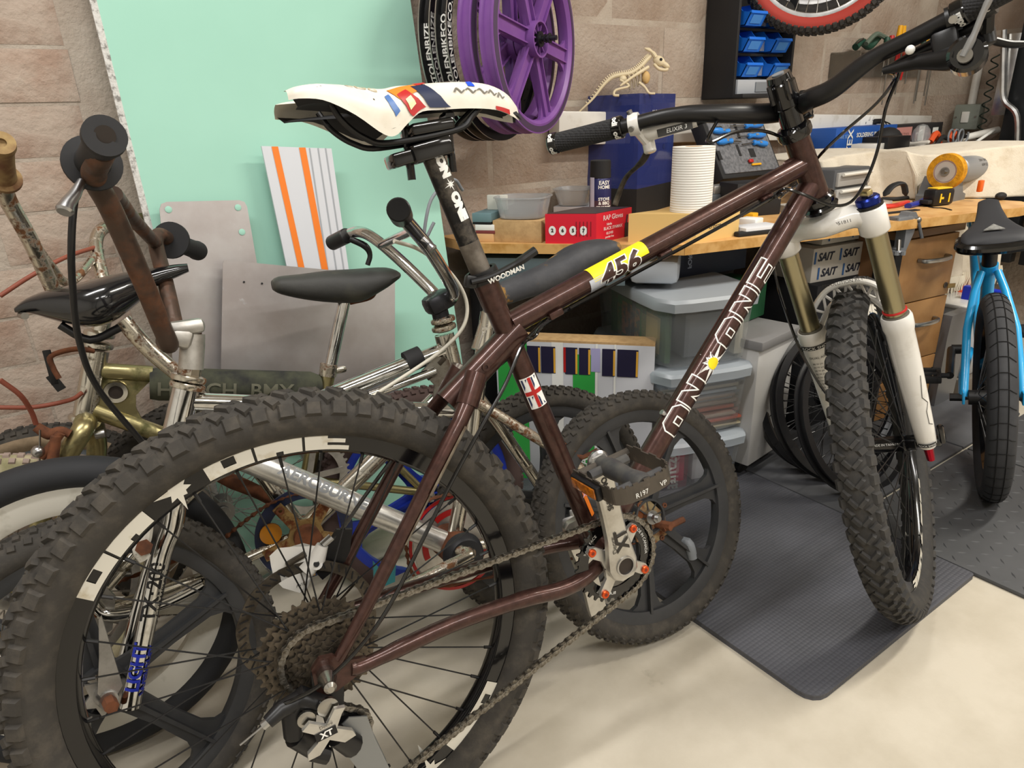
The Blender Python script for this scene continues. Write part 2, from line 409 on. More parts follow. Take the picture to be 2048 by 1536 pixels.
def plate(name, label, u0, u1, v0, v1):
    t = tag(M().box(W((u0 + u1) / 2, (v0 + v1) / 2, .005), (u1 - u0 - .003, v1 - v0 - .003, .01), U, N * -1, Z, bev=.003).obj(name, matplate), label, 'mat')
    b = M(); k = 0
    for i in range(int((u1 - u0) / .034)):
        for j in range(int((v1 - v0) / .034)):
            c = W(u0 + .02 + .034 * i, v0 + .02 + .034 * j, .0095); d = (U + N) if (i + j) % 2 else (U - N); d.normalize(); q = V((-d.y, d.x, 0))
            b.add([c - d * .013, c + q * .0035, c + d * .013, c - q * .0035, c + V((0, 0, .0022)) + d * .005, c + V((0, 0, .0022)) - d * .005], [(0, 1, 5), (1, 2, 4), (1, 4, 5), (2, 3, 4), (3, 0, 5), (3, 5, 4)])
    o = b.obj('raised_tread', matplate, t); o['kind'] = 'stuff'; return t
plate('checker_mat', 'grey diamond plate rubber mat under the blue bicycle rear wheel', 1.467, 2.06, .987, 1.58)
plate('checker_mat', 'grey diamond plate rubber mat behind the blue bicycle wheel', 2.063, 2.66, .987, 1.58)
# ---- wall fittings ----
t = thing('cable_trunking', 'long white cable trunking with a socket along the block wall', 'trunking', W(2.4, 0, .87))
a, b_ = W(1.31, .03, .918), W(3.5, .03, .845); d = (b_ - a).normalized(); up = N.cross(d) if N.cross(d).z > 0 else d.cross(N)
M().box((a + b_) / 2, ((b_ - a).length, .05, .093), d, N * -1, up, bev=.004).obj('trunking_body', white, t)
c = onw(1737, 252, .057); sk = M().box(c, (.146, .012, .086), d, N * -1, up, bev=.003).obj('double_socket', whitep, t)
for s_ in (-1, 1):
    for dx, dz in ((0, .012), (-.011, -.012), (.011, -.012)): M().box(c + d * (.036 * s_ + dx) + up * dz + N * .006, (.007, .003, .004) if dz < 0 else (.004, .003, .008), d, N * -1, up).obj('socket_hole', greyp, sk)
    M().box(c + d * (.014 * s_) + up * .03 + N * .007, (.01, .004, .014), d, N * -1, up, bev=.001).obj('switch', white, sk)
pl = thing('phone_charger_lead', 'thin black lead plugged into the white wall socket', 'cable', c)
M().box(c + d * .03 + up * .018 + N * .025, (.03, .035, .02), d, N * -1, up, bev=.004).obj('plug', black, pl)
M().tube(bez([c + d * .045 + up * .018 + N * .04, c + d * .085 + up * 0 + N * .05, c + d * .10 - up * .05 + N * .04, c + d * .1 - up * .1 + N * .06]), .0025, 6).obj('lead', black, pl)
M().tube(bez([c + d * .045 + up * .02 + N * .04, c + d * .06 + up * -.01 + N * .05, c + d * .05 - up * .05 + N * .045, c + d * .14 - up * .075 + N * .05]), .002, 6).obj('lead', black, pl)
# isolator switch and conduit on the right wall
def onr(px, py, du=0): return onp(px, py, W(3.5 - du, 0), U * -1)
sw = onr(1936, 234, .025); t = thing('wall_switch', 'grey metal clad wall switch with a white rocker below the conduit', 'switch', sw)
M().box(sw, (.105, .05, .105), N, U, Z, bev=.008).obj('switch_box', mat('grey_enamel', '8d948c', .45), t)
M().box(sw - U * .027, (.03, .008, .045), N, U, Z, bev=.002).obj('rocker', whitep, t)
for s_ in (-1, 1): M().cyl(sw + N * .04 * s_ - U * .024, sw + N * .04 * s_ - U * .028, .004, n=8).obj('screw', steel, t)
tp = onr(1947, 60, .015); o = M().tube([sw + Z * .05 + U * .01, V((sw.x, sw.y, 0)) * 1 + Z * 1.6 + U * .01], .016, 12).obj('conduit_pipe', white); tag(o, 'white vertical conduit pipe running up the wall from the grey switch', 'pipe')
# ---- black garage door track / lift rail at the far right ----
t = thing('door_track', 'black steel door track with a silver bar and data plate on the wall', 'track', onr(2010, 290, .1))
A = onr(1998, 300, .12); 
M().box(V((A.x, A.y, 1.25)) + N * .07, (.14, .05, 1.9), N, U, Z, bev=.004).obj('track_channel', mat('black_steel', '26282b', .45, .4), t)
M().box(V((A.x, A.y, 1.25)) + N * .3, (.25, .08, 1.9), N, U, Z, bev=.004).obj('track_cover', blackmat, t)
M().box(onr(2012, 150, .16) , (.05, .006, .3), N, U, Z, bev=.001).obj('data_plate', alu, t)
M().tube(bez([onr(2008, 60, .18), onr(2006, 150, .18), onr(2008, 200, .18), onr(2034, 232, .18), onr(2034, 310, .18)], 5), .011, 8).obj('silver_bar', alu, t)
for q in ((2000, 88), (2020, 84)): p = onr(*q, .17); M().cyl(p, p - U * .01, .008, n=10).obj('bolt', steel, t)
t2 = M(); sp_ = []
p0 = onr(1990, 120, .1); 
for i in range(160): q = i * .5; sp_.append(V((p0.x, p0.y, 1.12 - .0034 * i)) + N * .014 * cos(q) - U * .014 * sin(q))
tag(t2.tube(sp_, .0028, 6).obj('tension_spring', mat('green_black_steel', '2c3a34', .5, .4)), 'dark coil spring hanging beside the black door track', 'spring')
# ================= mountain bike =================
BXM = G.to_4x4() @ Matrix.Translation(V((-.2447, .6478, 0))) @ Matrix.Rotation(radians(25.214), 4, 'Z') @ Matrix.Rotation(radians(-8.22), 4, 'X')
HA = radians(68.5455); sd = V((-cos(HA), 0, sin(HA))); sn = V((sin(HA), 0, cos(HA))); sbase = V((1.116, 0, .335)) - sn * .042
SXM = BXM @ Matrix.Translation(sbase) @ Matrix.Rotation(radians(31.857), 4, sd) @ Matrix.Translation(-sbase)
Bn = (BXM.to_3x3() @ V((0, 1, 0)))
BXI = BXM.inverted(); SXI = SXM.inverted()
def bp(px, py, y=0): return BXI @ onp(px, py, BXM @ V((0, y, 0)), Bn)
def spt(px, py, y): return SXI @ onp(px, py, SXM @ V((sbase.x, y, sbase.z)), SXM.to_3x3() @ V((0, 1, 0)))
Y_ = V((0, 1, 0))
def tyre(X, parent, R, r, m, kind='street', rim=None, name='tyre', pitches=70, mk=None, seed=1):
    """tyre with outer radius R and section radius r, in the wheel plane xz"""
    rc = R - r; hw = r * .52
    prof = [(rc - r * .82, -hw)] + [(rc + r * sin(a) * .97, r * -cos(a)) for a in [radians(q) for q in range(-35, 216, 14)]] + [(rc - r * .82, hw)]
    prof = [(p[0], p[1]) for p in prof]
    o = M(X).lathe(prof, (0, 0, 0), Y_, 96, closed=True).obj(name, m, parent, 50)
    b = M(X); rnd = random.Random(seed)
    def knob(th, ph, lx, ly, h, tw=0, tap=.75):
        er = V((cos(th), 0, sin(th))); t = V((-sin(th), 0, cos(th)))
        n_ = er * cos(ph) + Y_ * sin(ph); s_ = Y_ * cos(ph) - er * sin(ph)
        c = er * rc + n_ * (r * .985)
        if tw: t, s_ = t * cos(tw) + s_ * sin(tw), s_ * cos(tw) - t * sin(tw)
        lx /= 2; ly /= 2
        b.add([c - t * lx - s_ * ly - n_ * .002, c + t * lx - s_ * ly - n_ * .002, c + t * lx + s_ * ly - n_ * .002, c - t * lx + s_ * ly - n_ * .002] +
              [c + n_ * h + t * (lx * tap * a) + s_ * (ly * tap * g) for a, g in ((-1, -1), (1, -1), (1, 1), (-1, 1))],
              [(4, 5, 6, 7), (0, 1, 5, 4), (1, 2, 6, 5), (2, 3, 7, 6), (3, 0, 4, 7)])
    for k in range(pitches):
        th = 2 * pi * k / pitches; w_ = 2 * pi * R / pitches
        if kind == 'mtb':
            for s_ in (-1, 1):
                knob(th + (.25 * w_ / R if s_ > 0 else 0), s_ * 1.12, w_ * .66, r * .66, .0048, tap=.72)
                knob(th + (.7 * w_ / R if s_ > 0 else .45 * w_ / R), s_ * .62, w_ * .40, r * .60, .0042, .6 * s_)
                knob(th + .1 * w_ / R, s_ * .24, w_ * .26, r * .72, .0042, .8 * s_)
        elif kind == 'bmx':
            for s_ in (-1, 1):
                knob(th, s_ * .95, w_ * .55, r * .42, .003, .3); knob(th + .5 * w_ / R, s_ * .45, w_ * .5, r * .4, .003, .3)
            knob(th, 0, w_ * .5, r * .4, .003, .785)
        elif kind == 'block':
            for s_ in (-1, 1): knob(th, s_ * .75, w_ * .55, r * .45, .0035); knob(th + .5 * w_ / R, s_ * .22, w_ * .55, r * .4, .0035)
    if b.v: q = b.obj('tyre_tread', mk or m, parent, 20); q['kind'] = 'stuff'
    return o
def spokes(X, parent, n, rh, hy, rr, m, rad=.0011, cross=.5, name='spoke'):
    me = M().tube([(0, 0, 0), (0, 0, 1)], rad, 5).mesh(name, m)
    nip = M()
    for i in range(n):
        a = 2 * pi * i / n; s_ = 1 if i % 2 else -1; k = 1 if (i // 2) % 2 else -1
        p = V((rh * cos(a + k * cross), s_ * hy, rh * sin(a + k * cross))); q = V((rr * cos(a), s_ * .002, rr * sin(a)))
        d = q - p; x, y, z_ = frame_of(d)
        mw = X @ Matrix(((x.x, y.x, d.x, p.x), (x.y, y.y, d.y, p.y), (x.z, y.z, d.z, p.z), (0, 0, 0, 1)))
        inst(name, me, parent, mw)
        e = d.normalized(); nip.tube([q - e * .014, q], rad * 2, 6)
    nip.X = X; q = nip.obj('spoke_nipples', m, parent); q['kind'] = 'stuff'
mtb = thing('mountain_bike', 'brown hardtail mountain bike with white fork filling the front of the scene', 'bicycle', G @ V((-.2447, .6478, 0)))
fr = M(BXM)
HTt, HTb = V((.842, 0, .914)), V((.889, 0, .819)); ax_ = (HTt - HTb).normalized(); HTt = HTb + ax_ * .112
fr.cyl(HTb, HTt, .0195, n=24); 
TTa, TTb = V((.318, 0, .700)), V((.858, 0, .872)); DTa, DTb = V((.430, 0, .345)), V((.876, 0, .842))
BBc = V((.428, 0, .337)); STt = V((.286, 0, .768))
fr.tube([TTa, TTb], .0159, 20); fr.tube([DTa, DTb], .0178, 20); fr.tube([BBc, STt], .0150, 20); fr.tube([STt - (STt - BBc).normalized() * .045, STt], .0170, 20)
fr.cyl(BBc - Y_ * .036, BBc + Y_ * .036, .021, n=24)
fr.ball(TTa.lerp(TTb, .97) + V((0, 0, .006)), (.03, .004, .012)) # gusset
mono = V((.330, 0, .693)); m2 = V((.219, 0, .612))
fr.tube([mono, m2 - (mono - m2) * .02], .0185, 20)
for s_ in (-1, 1):
    fr.tube([V((.252, .026 * s_, .648)), V((.230, .036 * s_, .612))], .0145, 16)
    fr.tube([V((.235, .034 * s_, .620)), V((.214, .047 * s_, .596)), V((.154, .060 * s_, .525)), V((.06, .064 * s_, .398)), V((.018, .066 * s_, .345))], [.012, .0105, .0095, .0085, .0075], 14)
    cs = [V((.415, .03 * s_, .337)), V((.372, .043 * s_, .337)), V((.33, .050 * s_, .336)), V((.285, .052 * s_, .335)), V((.163, .060 * s_, .333)), V((.05, .066 * s_, .330)), V((.03, .067 * s_, .330))]
    if s_ < 0: cs = [V((.415, -.032, .330)), V((.372, -.045, .322)), V((.33, -.052, .322)), V((.27, -.055, .330)), V((.163, -.060, .334)), V((.05, -.066, .326)), V((.03, -.067, .328))]
    fr.tube(bez(cs, 5), [.0115] * 16 + [.0105] * 8 + [.009] * 7, 14)
    fr.prism([(-.014, -.030), (.010, -.028), (.046, -.014), (.05, .002), (.022, .008), (.012, .020), (-.004, .022), (-.015, .010)], V((0, .064 * s_, .335)), (1, 0, 0), (0, 0, 1), Y_ * (.006 * s_))
fr.tube([V((.235, -.034, .615)), V((.235, .034, .615))], .009, 12)
frame = fr.obj('frame', brown, mtb, 40)
# decals on the frame
tn = (TTb - TTa).normalized(); 
ttf = tube_fn(TTa, TTb, .0159, (0, -1, .0)); TL = (TTb - TTa).length
patch(ttf, -.150, -.052, -.001, .030, 'yellow_decal', yel, frame, 14, 10, BXM)
patch(ttf, -.158, -.132, -.018, .004, 'silver_decal', silverpr, frame, 6, 8, BXM)
patch(ttf, -.10, -.045, -.021, -.017, 'yellow_flash', yel, frame, 6, 2, BXM)
for k in range(9): patch(lambda x, y: ttf(x + y * 1.2, y), -.262 + k * .0135, -.262 + k * .0135 + .010, -.021, -.0165 , 'yellow_dash', yel, frame, 3, 2, BXM)
tf2 = tube_fn(TTa, TTb, .0159, (0, -1, 0), .0008); tf3 = tube_fn(TTa, TTb, .0159, (0, -1, 0), .0011)
text('456', .037, lambda x, y: tf2(x - .106, y - .002), whitep, frame, bold=.0028, wide=1.25, sub=2, X=BXM, shear=.25, name='model_number')
text('456', .037, lambda x, y: tf3(x - .106, y - .002), mat('brown_print', '3a211c', .35), frame, bold=.0012, wide=1.25, sub=2, X=BXM, shear=.25, name='model_number')
dfn = tube_fn(DTa, DTb, .0178, (0, -1, 0)); DL = (DTb - DTa).length
def on_letters(s_, x0, h, wd_, gap):
    out = []; x = x0
    for ch in s_:
        if ch == 'O':
            c_ = .009; out.append([(x + c_, -h), (x + wd_ - c_, -h), (x + wd_, -h + c_), (x + wd_, h - c_), (x + wd_ - c_, h), (x + c_, h), (x, h - c_), (x, -h + c_), (x + c_, -h)])
            out.append([(x + wd_ * .38, -h * .32), (x + wd_ * .62, -h * .32), (x + wd_ * .62, h * .32), (x + wd_ * .38, h * .32), (x + wd_ * .38, -h * .32)])
        if ch == 'N': out.append([(x, -h), (x, h), (x + wd_ * .34, h), (x + wd_ * .66, -h * .1), (x + wd_ * .66, h), (x + wd_, h), (x + wd_, -h), (x + wd_ * .66, -h), (x + wd_ * .34, h * .1), (x + wd_ * .34, -h), (x, -h)])
        if ch == 'E': out.append([(x, -h), (x, h), (x + wd_, h), (x + wd_, h * .55), (x + wd_ * .35, h * .55), (x + wd_ * .35, h * .22), (x + wd_ * .9, h * .22), (x + wd_ * .9, -h * .22), (x + wd_ * .35, -h * .22), (x + wd_ * .35, -h * .55), (x + wd_, -h * .55), (x + wd_, -h), (x, -h)])
        x += wd_ + gap
    return out
for k_, ch_ in enumerate('ONONE'):
    ol = on_letters(ch_, (-.1375, -.0865, .024, .0775, .131)[k_], .0195, .047, 0)
    for st_ in ol: ribbon([st_], .0022, lambda x, y: dfn(x, y + .001), 'outline_letter', whitep, frame, BXM)
star(lambda x, y: dfn(x - .008, y), .036, .0105, 10, 'star_decal', whitep, frame, BXM, long=[1, .55, .75, .5, .95])
df3 = tube_fn(DTa, DTb, .0178, (0, -1, 0), .0012); disc(lambda x, y: df3(x - .008, y), .0095, 'star_centre', yel, frame, BXM)
sfn = tube_fn(STt, BBc, .0150, (0, -1, 0)); SL = (BBc - STt).length
uf = lambda x, y: sfn(x - .055, y - .003)
patch(uf, -.024, .024, -.013, .013, 'flag_sticker', whitep, frame, 6, 8, BXM)
sf2 = tube_fn(STt, BBc, .0150, (0, -1, 0), .0009); uf2 = lambda x, y: sf2(x - .055, y - .003)
for a, b_, c_, d_ in ((-.022, -.005, .003, .011), (.005, .022, .003, .011), (-.022, -.005, -.011, -.003), (.005, .022, -.011, -.003)):
    M(BXM).add([uf2(x, y) for x, y in (((a, c_), (b_, c_), (b_, d_)) if (a + c_) > -.01 and a * c_ > 0 else ((a, c_), (b_, c_), (a, d_)))], [(0, 1, 2)]).obj('flag_blue', mat('flag_blue', '1f2850', .4), frame)
sf3 = tube_fn(STt, BBc, .0150, (0, -1, 0), .0011); uf3 = lambda x, y: sf3(x - .055, y - .003)
patch(uf3, -.023, .023, -.0022, .0022, 'flag_red', red, frame, 6, 2, BXM); patch(uf3, -.003, .003, -.012, .012, 'flag_red', red, frame, 2, 8, BXM)
patch(lambda x, y: sfn(x, y), .115, .165, .004, .012, 'orange_sticker', orange, frame, 4, 4, BXM); star(lambda x, y: sf2(x + .125, y + .010), .009, .004, 5, 'pink_star', mat('pink_print', 'f0b9c9', .5), frame, BXM)
for t_ in (.42, .60):
    p = DTa.lerp(DTb, .17 + (t_ - .42) * .88); nn_ = (DTb - DTa).cross(Y_).normalized(); nn_ = nn_ if nn_.x < 0 else -nn_
    M(BXM).cyl(p + nn_ * .016, p + nn_ * .024, .005, n=12, bev=.001).obj('bottle_bolt', alu, frame)
p = mono.lerp(m2, .55) + V((0, -.017, .004)); M(BXM).lathe([(.0026, 0), (.0055, 0), (.0055, .003), (.0026, .003)], p, (0, -1, 0), 12, closed=True).obj('rack_eyelet', brown, frame)
for q in ((.381, .705), (.569, .763), (.766, .826)): M(BXM).box(V((q[0], -.012, q[1])), (.022, .012, .01), tn, Y_, bev=.002).obj('cable_guide', brown, frame)
sst = tube_fn(V((.214, -.047, .596)), V((.154, -.060, .525)), .0108, V((.9, -.55, .3))); patch(sst, -.045, .05, -.0035, .0035, 'scuffed_strip', mat('bare_scuff', '8f8678', .6, .3, n=(80, '6a5d50', .4, .65)), frame, 8, 3, BXM); sst2 = tube_fn(V((.154, -.060, .525)), V((.06, -.064, .398)), .0098, V((.9, -.55, .3))); patch(sst2, -.08, -.01, -.003, .003, 'scuffed_strip', MATS['bare_scuff'], frame, 8, 3, BXM)
# seat post, collar, saddle
sp_ = M(BXM); sp_.tube([V((.236, 0, .925)), STt], .0136, 20)
post = sp_.obj('seatpost', mat('worn_black_seatpost', '151516', .35, .3, second=(14, .5, .7, '8b8276', .6, .5)), mtb)
pfn = tube_fn(V((.236, 0, .925)), STt, .0136, (.28, -1, 0))
text('ON', .0150, lambda x, y: pfn(x - .061, y - .001), whitep, post, bold=.0014, wide=1.1, sub=2, X=BXM); text('ONE', .0150, lambda x, y: pfn(x - .011, y - .001), whitep, post, bold=.0014, wide=1.1, sub=2, X=BXM)
star(lambda x, y: pfn(x - .0385, y - .001), .0088, .0024, 8, 'star_decal', whitep, post, BXM, long=[1, .6])
ptx = (STt - V((.236, 0, .925))).normalized(); M(BXM).tube([V((.236, 0, .925)).lerp(STt, .72), STt], .01375, 20).obj('worn_section', mat('worn_post', '7b746b', .5, .5, n=(40, '5a534b', .4, .65)), post)
cl = M(BXM).lathe([(.017, -.008), (.0215, -.008), (.0225, 0), (.0215, .008), (.017, .008)], STt, ptx, 24, closed=True); cl.box(STt + V((-.022, -.012, -.004)), (.016, .012, .016), (1, 0, -.3), (0, 1, 0), bev=.003)
col = cl.obj('seat_collar', black, mtb)
M(BXM).tube(bez([STt + V((-.024, -.02, -.004)), STt + V((0, -.027, 0)), STt + V((.035, -.03, .012)), STt + V((.062, -.036, .026))], 5), [.006] * 5 + [.006] * 6 + [.008] * 5, 10, sq=.7).obj('quick_release_lever', black, col)
cf = tube_fn(STt + V((-.012, -.0245, -.003)), STt + V((.035, -.029, .010)), .012, (.1, -1, .1)); text('WOODMAN', .009, lambda x, y: cf(x + .004, y - .004) + V((0, -.0035, 0)), whitep, col, bold=.0003, X=BXM)
hd = M(BXM); hd.box((.232, 0, .925), (.052, .05, .022), (.95, 0, .2), Y_, bev=.004); hd.box((.235, 0, .950), (.055, .052, .014), (.96, 0, .12), Y_, bev=.004); hd.box((.20, 0, .918), (.035, .04, .016), (.95, 0, .2), Y_, bev=.003)
for x in (.208, .262): hd.cyl((x, -.0, .893 + (x - .208) * .1), (x, 0, .968), .005, n=10); hd.cyl((x, -.012, .963), (x, .012, .963), .006, n=10)
hd.obj('saddle_clamp', blackgloss, post)
# saddle shell: stations along x with half width, top height, rim drop
STN = [(.070, .058, .992, .016), (.082, .066, .996, .020), (.105, .068, .999, .026), (.135, .064, .999, .040), (.165, .054, .998, .058), (.182, .045, .998, .059), (.200, .036, .998, .046), (.220, .030, .999, .034), (.245, .0275, 1.001, .034), (.280, .0255, 1.002, .034), (.315, .0235, .999, .033), (.340, .0185, .989, .030), (.355, .009, .974, .02)]
def sad_section(x, hw, zt, dr, k=17):
    out = []
    for j in range(k):
        a = -pi / 2 + pi * j / (k - 1); y = hw * sin(a); c = max(0, cos(a)) ** .55
        out.append(V((x, y, zt - dr + dr * c - .004 * (1 - abs(sin(a))) * (1 if x < .2 else 0))))
    return out
sm = M(BXM); rows = [sad_section(*q) for q in STN]; nv = len(STN) - 1
def sadpt(i, j):
    i = min(max(i, 0), nv - 1e-6); j = min(max(j, 0), 16 - 1e-6); a = int(i); b_ = int(j); u_, v_ = i - a, j - b_
    def cr3(p0, p1, p2, p3, t): return .5 * ((2 * p1) + (p2 - p0) * t + (2 * p0 - 5 * p1 + 4 * p2 - p3) * t * t + (3 * p1 - p0 - 3 * p2 + p3) * t ** 3)
    def rw(q): q = min(max(q, 0), nv); return rows[q][b_].lerp(rows[q][b_ + 1], v_)
    return cr3(rw(a - 1), rw(a), rw(a + 1), rw(a + 2), u_)
def notch(a, c):
    p = sadpt(a * nv, c * 16)
    if a < .3: p.x += max(0, 1 - (abs(c - .5) * 4.6) ** 2) * .075 * (1 - a / .3) ** .8 
    return p
sm.grid(notch, 44, 32)
under = M(BXM); under.grid(lambda a, c: notch(.03 + a * .95, .02 + c * .96) if c in (0, 1) else (lambda p: V((p.x + .006, p.y * .92, p.z - .012 - .010 * sin(pi * c) * (1 if a < .55 else .2))))(notch(.03 + a * .95, .03 + c * .94)), 24, 12)
saddle = sm.obj('saddle', mat('worn_white_saddle', 'e4dfd3', .38, n=(30, 'd9d2c3', .4, .7), second=(55, .655, .68, '3a342e', .6, 0)), mtb, 60)
under.obj('saddle_base', blackmat, saddle, 60)
# printed side panels (abstract flashes), patches slightly proud of the cover
def sfn_(off): return lambda i, j: (lambda p, q: p + q * off)(sadpt(i, 8 * (max(0, j) / 8) ** 1.7), V((0, (j - 8) / 8, .5)).normalized())
SG = sfn_(.0009); SG2 = sfn_(.0014)
def spatch(pts, m, name='saddle_print', g=SG):
    i0 = min(p[0] for p in pts); 
    b = M(BXM); q = pts; 
    b.grid(lambda a, c: g(*((1 - c) * ((1 - a) * q[0][0] + a * q[1][0]) + c * ((1 - a) * q[3][0] + a * q[2][0]), (1 - c) * ((1 - a) * q[0][1] + a * q[1][1]) + c * ((1 - a) * q[3][1] + a * q[2][1]))), 8, 8); b.obj(name, m, saddle)
nvy = mat('navy_print', '1d2746', .4)
spatch([(5.0, 5.6), (7.2, 6.5), (7.6, 4.6), (5.9, 3.2)], orange); spatch([(5.6, 4.4), (6.3, 5.0), (7.3, 1.0), (6.5, .3)], red, g=SG2); spatch([(6.7, 5.6), (7.5, 5.6), (8.4, .6), (7.5, .8)], nvy, g=SG2); spatch([(6.9, 6.9), (7.6, 7.6), (7.6, 6.1), (7.1, 5.6)], red, g=SG2)
spatch([(6.1, 3.2), (6.5, 3.5), (6.75, 1.9), (6.35, 1.6)], mat('cream_print', 'f0e6b0', .4), g=sfn_(.0019)); spatch([(4.6, 4.4), (5.0, 4.8), (5.6, 2.2), (5.2, 2.0)], mat('blue_print', '4a72b0', .4)); spatch([(9.15, 6.2), (9.35, 6.8), (9.4, 4.6), (9.15, 4.7)], mat('bright_blue_print', '1e4fd8', .4)); spatch([(8.2, 7.4), (8.9, 7.9), (8.95, 7.0), (8.5, 6.8)], mat('maroon_print', '4a2622', .5)); spatch([(10.1, 1.2), (10.9, 1.5), (10.9, .05), (10.1, .05)], red)
for k in range(5): ribbon([[(8.6 + k * .42, 3.2 + .5 * sin(k)), (8.7 + k * .42, 4.2), (8.85 + k * .42, 3.0), (8.98 + k * .42, 3.7)]], .08, SG, 'signature_print', mat('grey_print', '6a655c', .5), saddle, BXM, step=.1)
text('SDG', 1.5, lambda x, y: SG(3.6 + x * .45, 5.6 + y * 1), mat('tan_print', 'b9a888', .5), saddle, X=BXM)
for s_ in (-1, 1): M(BXM).tube(bez([(.116, .034 * s_, .978), (.128, .031 * s_, .958), (.15, .026 * s_, .941), (.18, .022 * s_, .934), (.265, .022 * s_, .945), (.287, .02 * s_, .960), (.31, .013 * s_, .978)], 6), .0036, 10).obj('saddle_rail', black, saddle)
# fork (turned with the bars)
fk = M(SXM)
ctop = sbase + sd * .474
fp = []
fork = part('suspension_fork', mtb)
LEG0 = V((1.116, 0, .335)) - sn * .012
def legp(s_, t): return V((LEG0.x, .070 * s_, LEG0.z)) + sd * t
crwn = M(SXM)
arch = bez([legp(-1, .462), legp(-1, .478) + V((0, .026, 0)), ctop + sn * .012 + sd * .008, legp(1, .478) - V((0, .026, 0)), legp(1, .462)], 6)
crwn.tube(arch, [.021 + .004 * sin(pi * i_ / 24) for i_ in range(25)], 16, sq=.8)
for s_ in (-1, 1): crwn.cyl(legp(s_, .440), legp(s_, .490), .0235, n=24, bev=.005)
crown = crwn.obj('fork_crown', white, fork, 50)
cpt = arch[9] - sn * .0245 ; cfn = plane_fn(SXM @ (cpt + sd * .004), SXM.to_3x3() @ -Y_, SXM.to_3x3() @ (sd - sn * .1), .0015)
text('13T10051811', .0085, cfn, mat('dark_print', '2a2622', .5), crown)
for s_ in (-1, 1):
    M(SXM).cyl(legp(s_, .27), legp(s_, .445), .0172, n=24).obj('stanchion', gold, fork)
    lo = M(SXM); lo.lathe([(.018, .285), (.0235, .285), (.0255, .28), (.0255, .262), (.023, .252), (.0225, .2), (.0205, .12), (.0185, .05), (.0165, .008), (.014, 0)], legp(s_, 0), sd, 24)
    lo.box(legp(s_, -.004) + V((0, 0, 0)) + sn * .008, (.026, .014, .036), sn, Y_, bev=.004)
    leg = lo.obj('lower_leg', white, fork)
    M(SXM).lathe([(.0172, .2875), (.0215, .286), (.0215, .283), (.0172, .283)], legp(s_, 0), sd, 20, closed=True).obj('dust_seal', mat('seal_grey', '5b574c', .6), leg)
    eye_ = (SXI @ EYE) - legp(s_, .2); fr_ = lambda t: (.0225 + (t - .2) * .0096) if t > .2 else (.0205 + (t - .12) * .025 if t > .12 else .0185 + (t - .05) * .0286)
    def legfn(t0, off, ang=0):
        q_ = (eye_ - sd * eye_.dot(sd)).normalized(); r_ = sd.cross(q_)
        return lambda x, y: legp(s_, t0 + y) + (q_ * cos((x + ang) / .022) + r_ * sin((x + ang) / .022)) * (fr_(t0 + y) + off)
    if s_ > 0:
        patch(legfn(.2575, .0034), -.024, .024, -.004, .004, 'leg_badge', black, leg, 10, 2, SXM); lt_ = legfn(.2575, .0044); text('ROCK SHOX', .0075, lt_, whitep, leg, X=SXM, sub=1)
        patch(legfn(.19, .0009), .010, .014, -.036, .036, 'black_bar', black, leg, 2, 8, SXM); lt2 = legfn(.235, .0012); text('DUAL AIR', .0065, lambda x, y: lt2(x - .002, y), black, leg, X=SXM)
        for k in range(9): lt3 = legfn(.222 - k * .0075, .0012); text('80 95 psi', .0045, lambda x, y: lt3(x - .005, y), mat('dark_print', '2a2622', .5), leg, X=SXM, name='pressure_table')
    else:
        patch(legfn(.012, .0012), -.020, .020, -.004, .004, 'leg_badge', black, leg, 10, 2, SXM); lt_ = legfn(.012, .002); text('ROCK SHOX', .006, lt_, whitep, leg, X=SXM, sub=1)
        lt4 = legfn(.09, .0008); ribbon([[(.016, .075), (.010, .03), (.020, .014), (.013, -.002), (.013, -.03), (.022, -.036)]], .0012, lt4, 'line_print', black, leg, SXM)
        M(SXM).cyl(legp(-1, -.004), legp(-1, -.034), .0085, .007, n=10, bev=.001).obj('rebound_knob', redano, leg)
        M(SXM).lathe([(.0172, 0), (.0195, .0008), (.0195, .003), (.0172, .0038)], legp(-1, .292), sd, 24, closed=True).obj('travel_ring', red, fork)
br = M(SXM)
def brp(y, dt=0, k=1): a_ = abs(y) / .074; return V((LEG0.x, y * k, LEG0.z)) + sd * (.292 + .052 * (1 - a_ ** 2.6) + dt) + sn * (.020 + .022 * (1 - a_ ** 4))
AP = [brp(-.074 + .148 * i / 28) for i in range(29)]; AP2 = [brp(-.074 + .148 * i / 28, -.028 - .0 * i, .84) for i in range(29)]
br.tube(AP, .0075, 10, sq=.7); br.tube(AP2, .0055, 8)
for s_ in (-1, 1): br.tube([brp(.074 * s_), V((LEG0.x, .074 * s_, LEG0.z)) + sd * .262 + sn * .014], .0085, 8); br.tube([brp(.074 * s_, -.028, .84), V((LEG0.x, .056 * s_, LEG0.z)) + sd * .235 + sn * .012], .008, 8)
for i in range(2, 25, 4): br.tube([AP[i], AP2[i + 2]], .0026, 6); br.tube([AP2[i + 2], AP[i + 4]], .0026, 6)
bro = br.obj('fork_brace', white, fork)
k0 = len(AP) // 2; text('REVOLUTION RLT Ti', .0085, plane_fn(SXM @ (AP[k0] + sd * .0045 - sn * .006), SXM.to_3x3() @ -Y_, SXM.to_3x3() @ (sd + sn * .8), .0012), mat('dark_print', '2a2622', .5), bro)
kb = M(SXM); kb.cyl(legp(-1, .49), legp(-1, .505), .0185, n=24, bev=.003); kn = kb.obj('lockout_dial', blueano, fork)
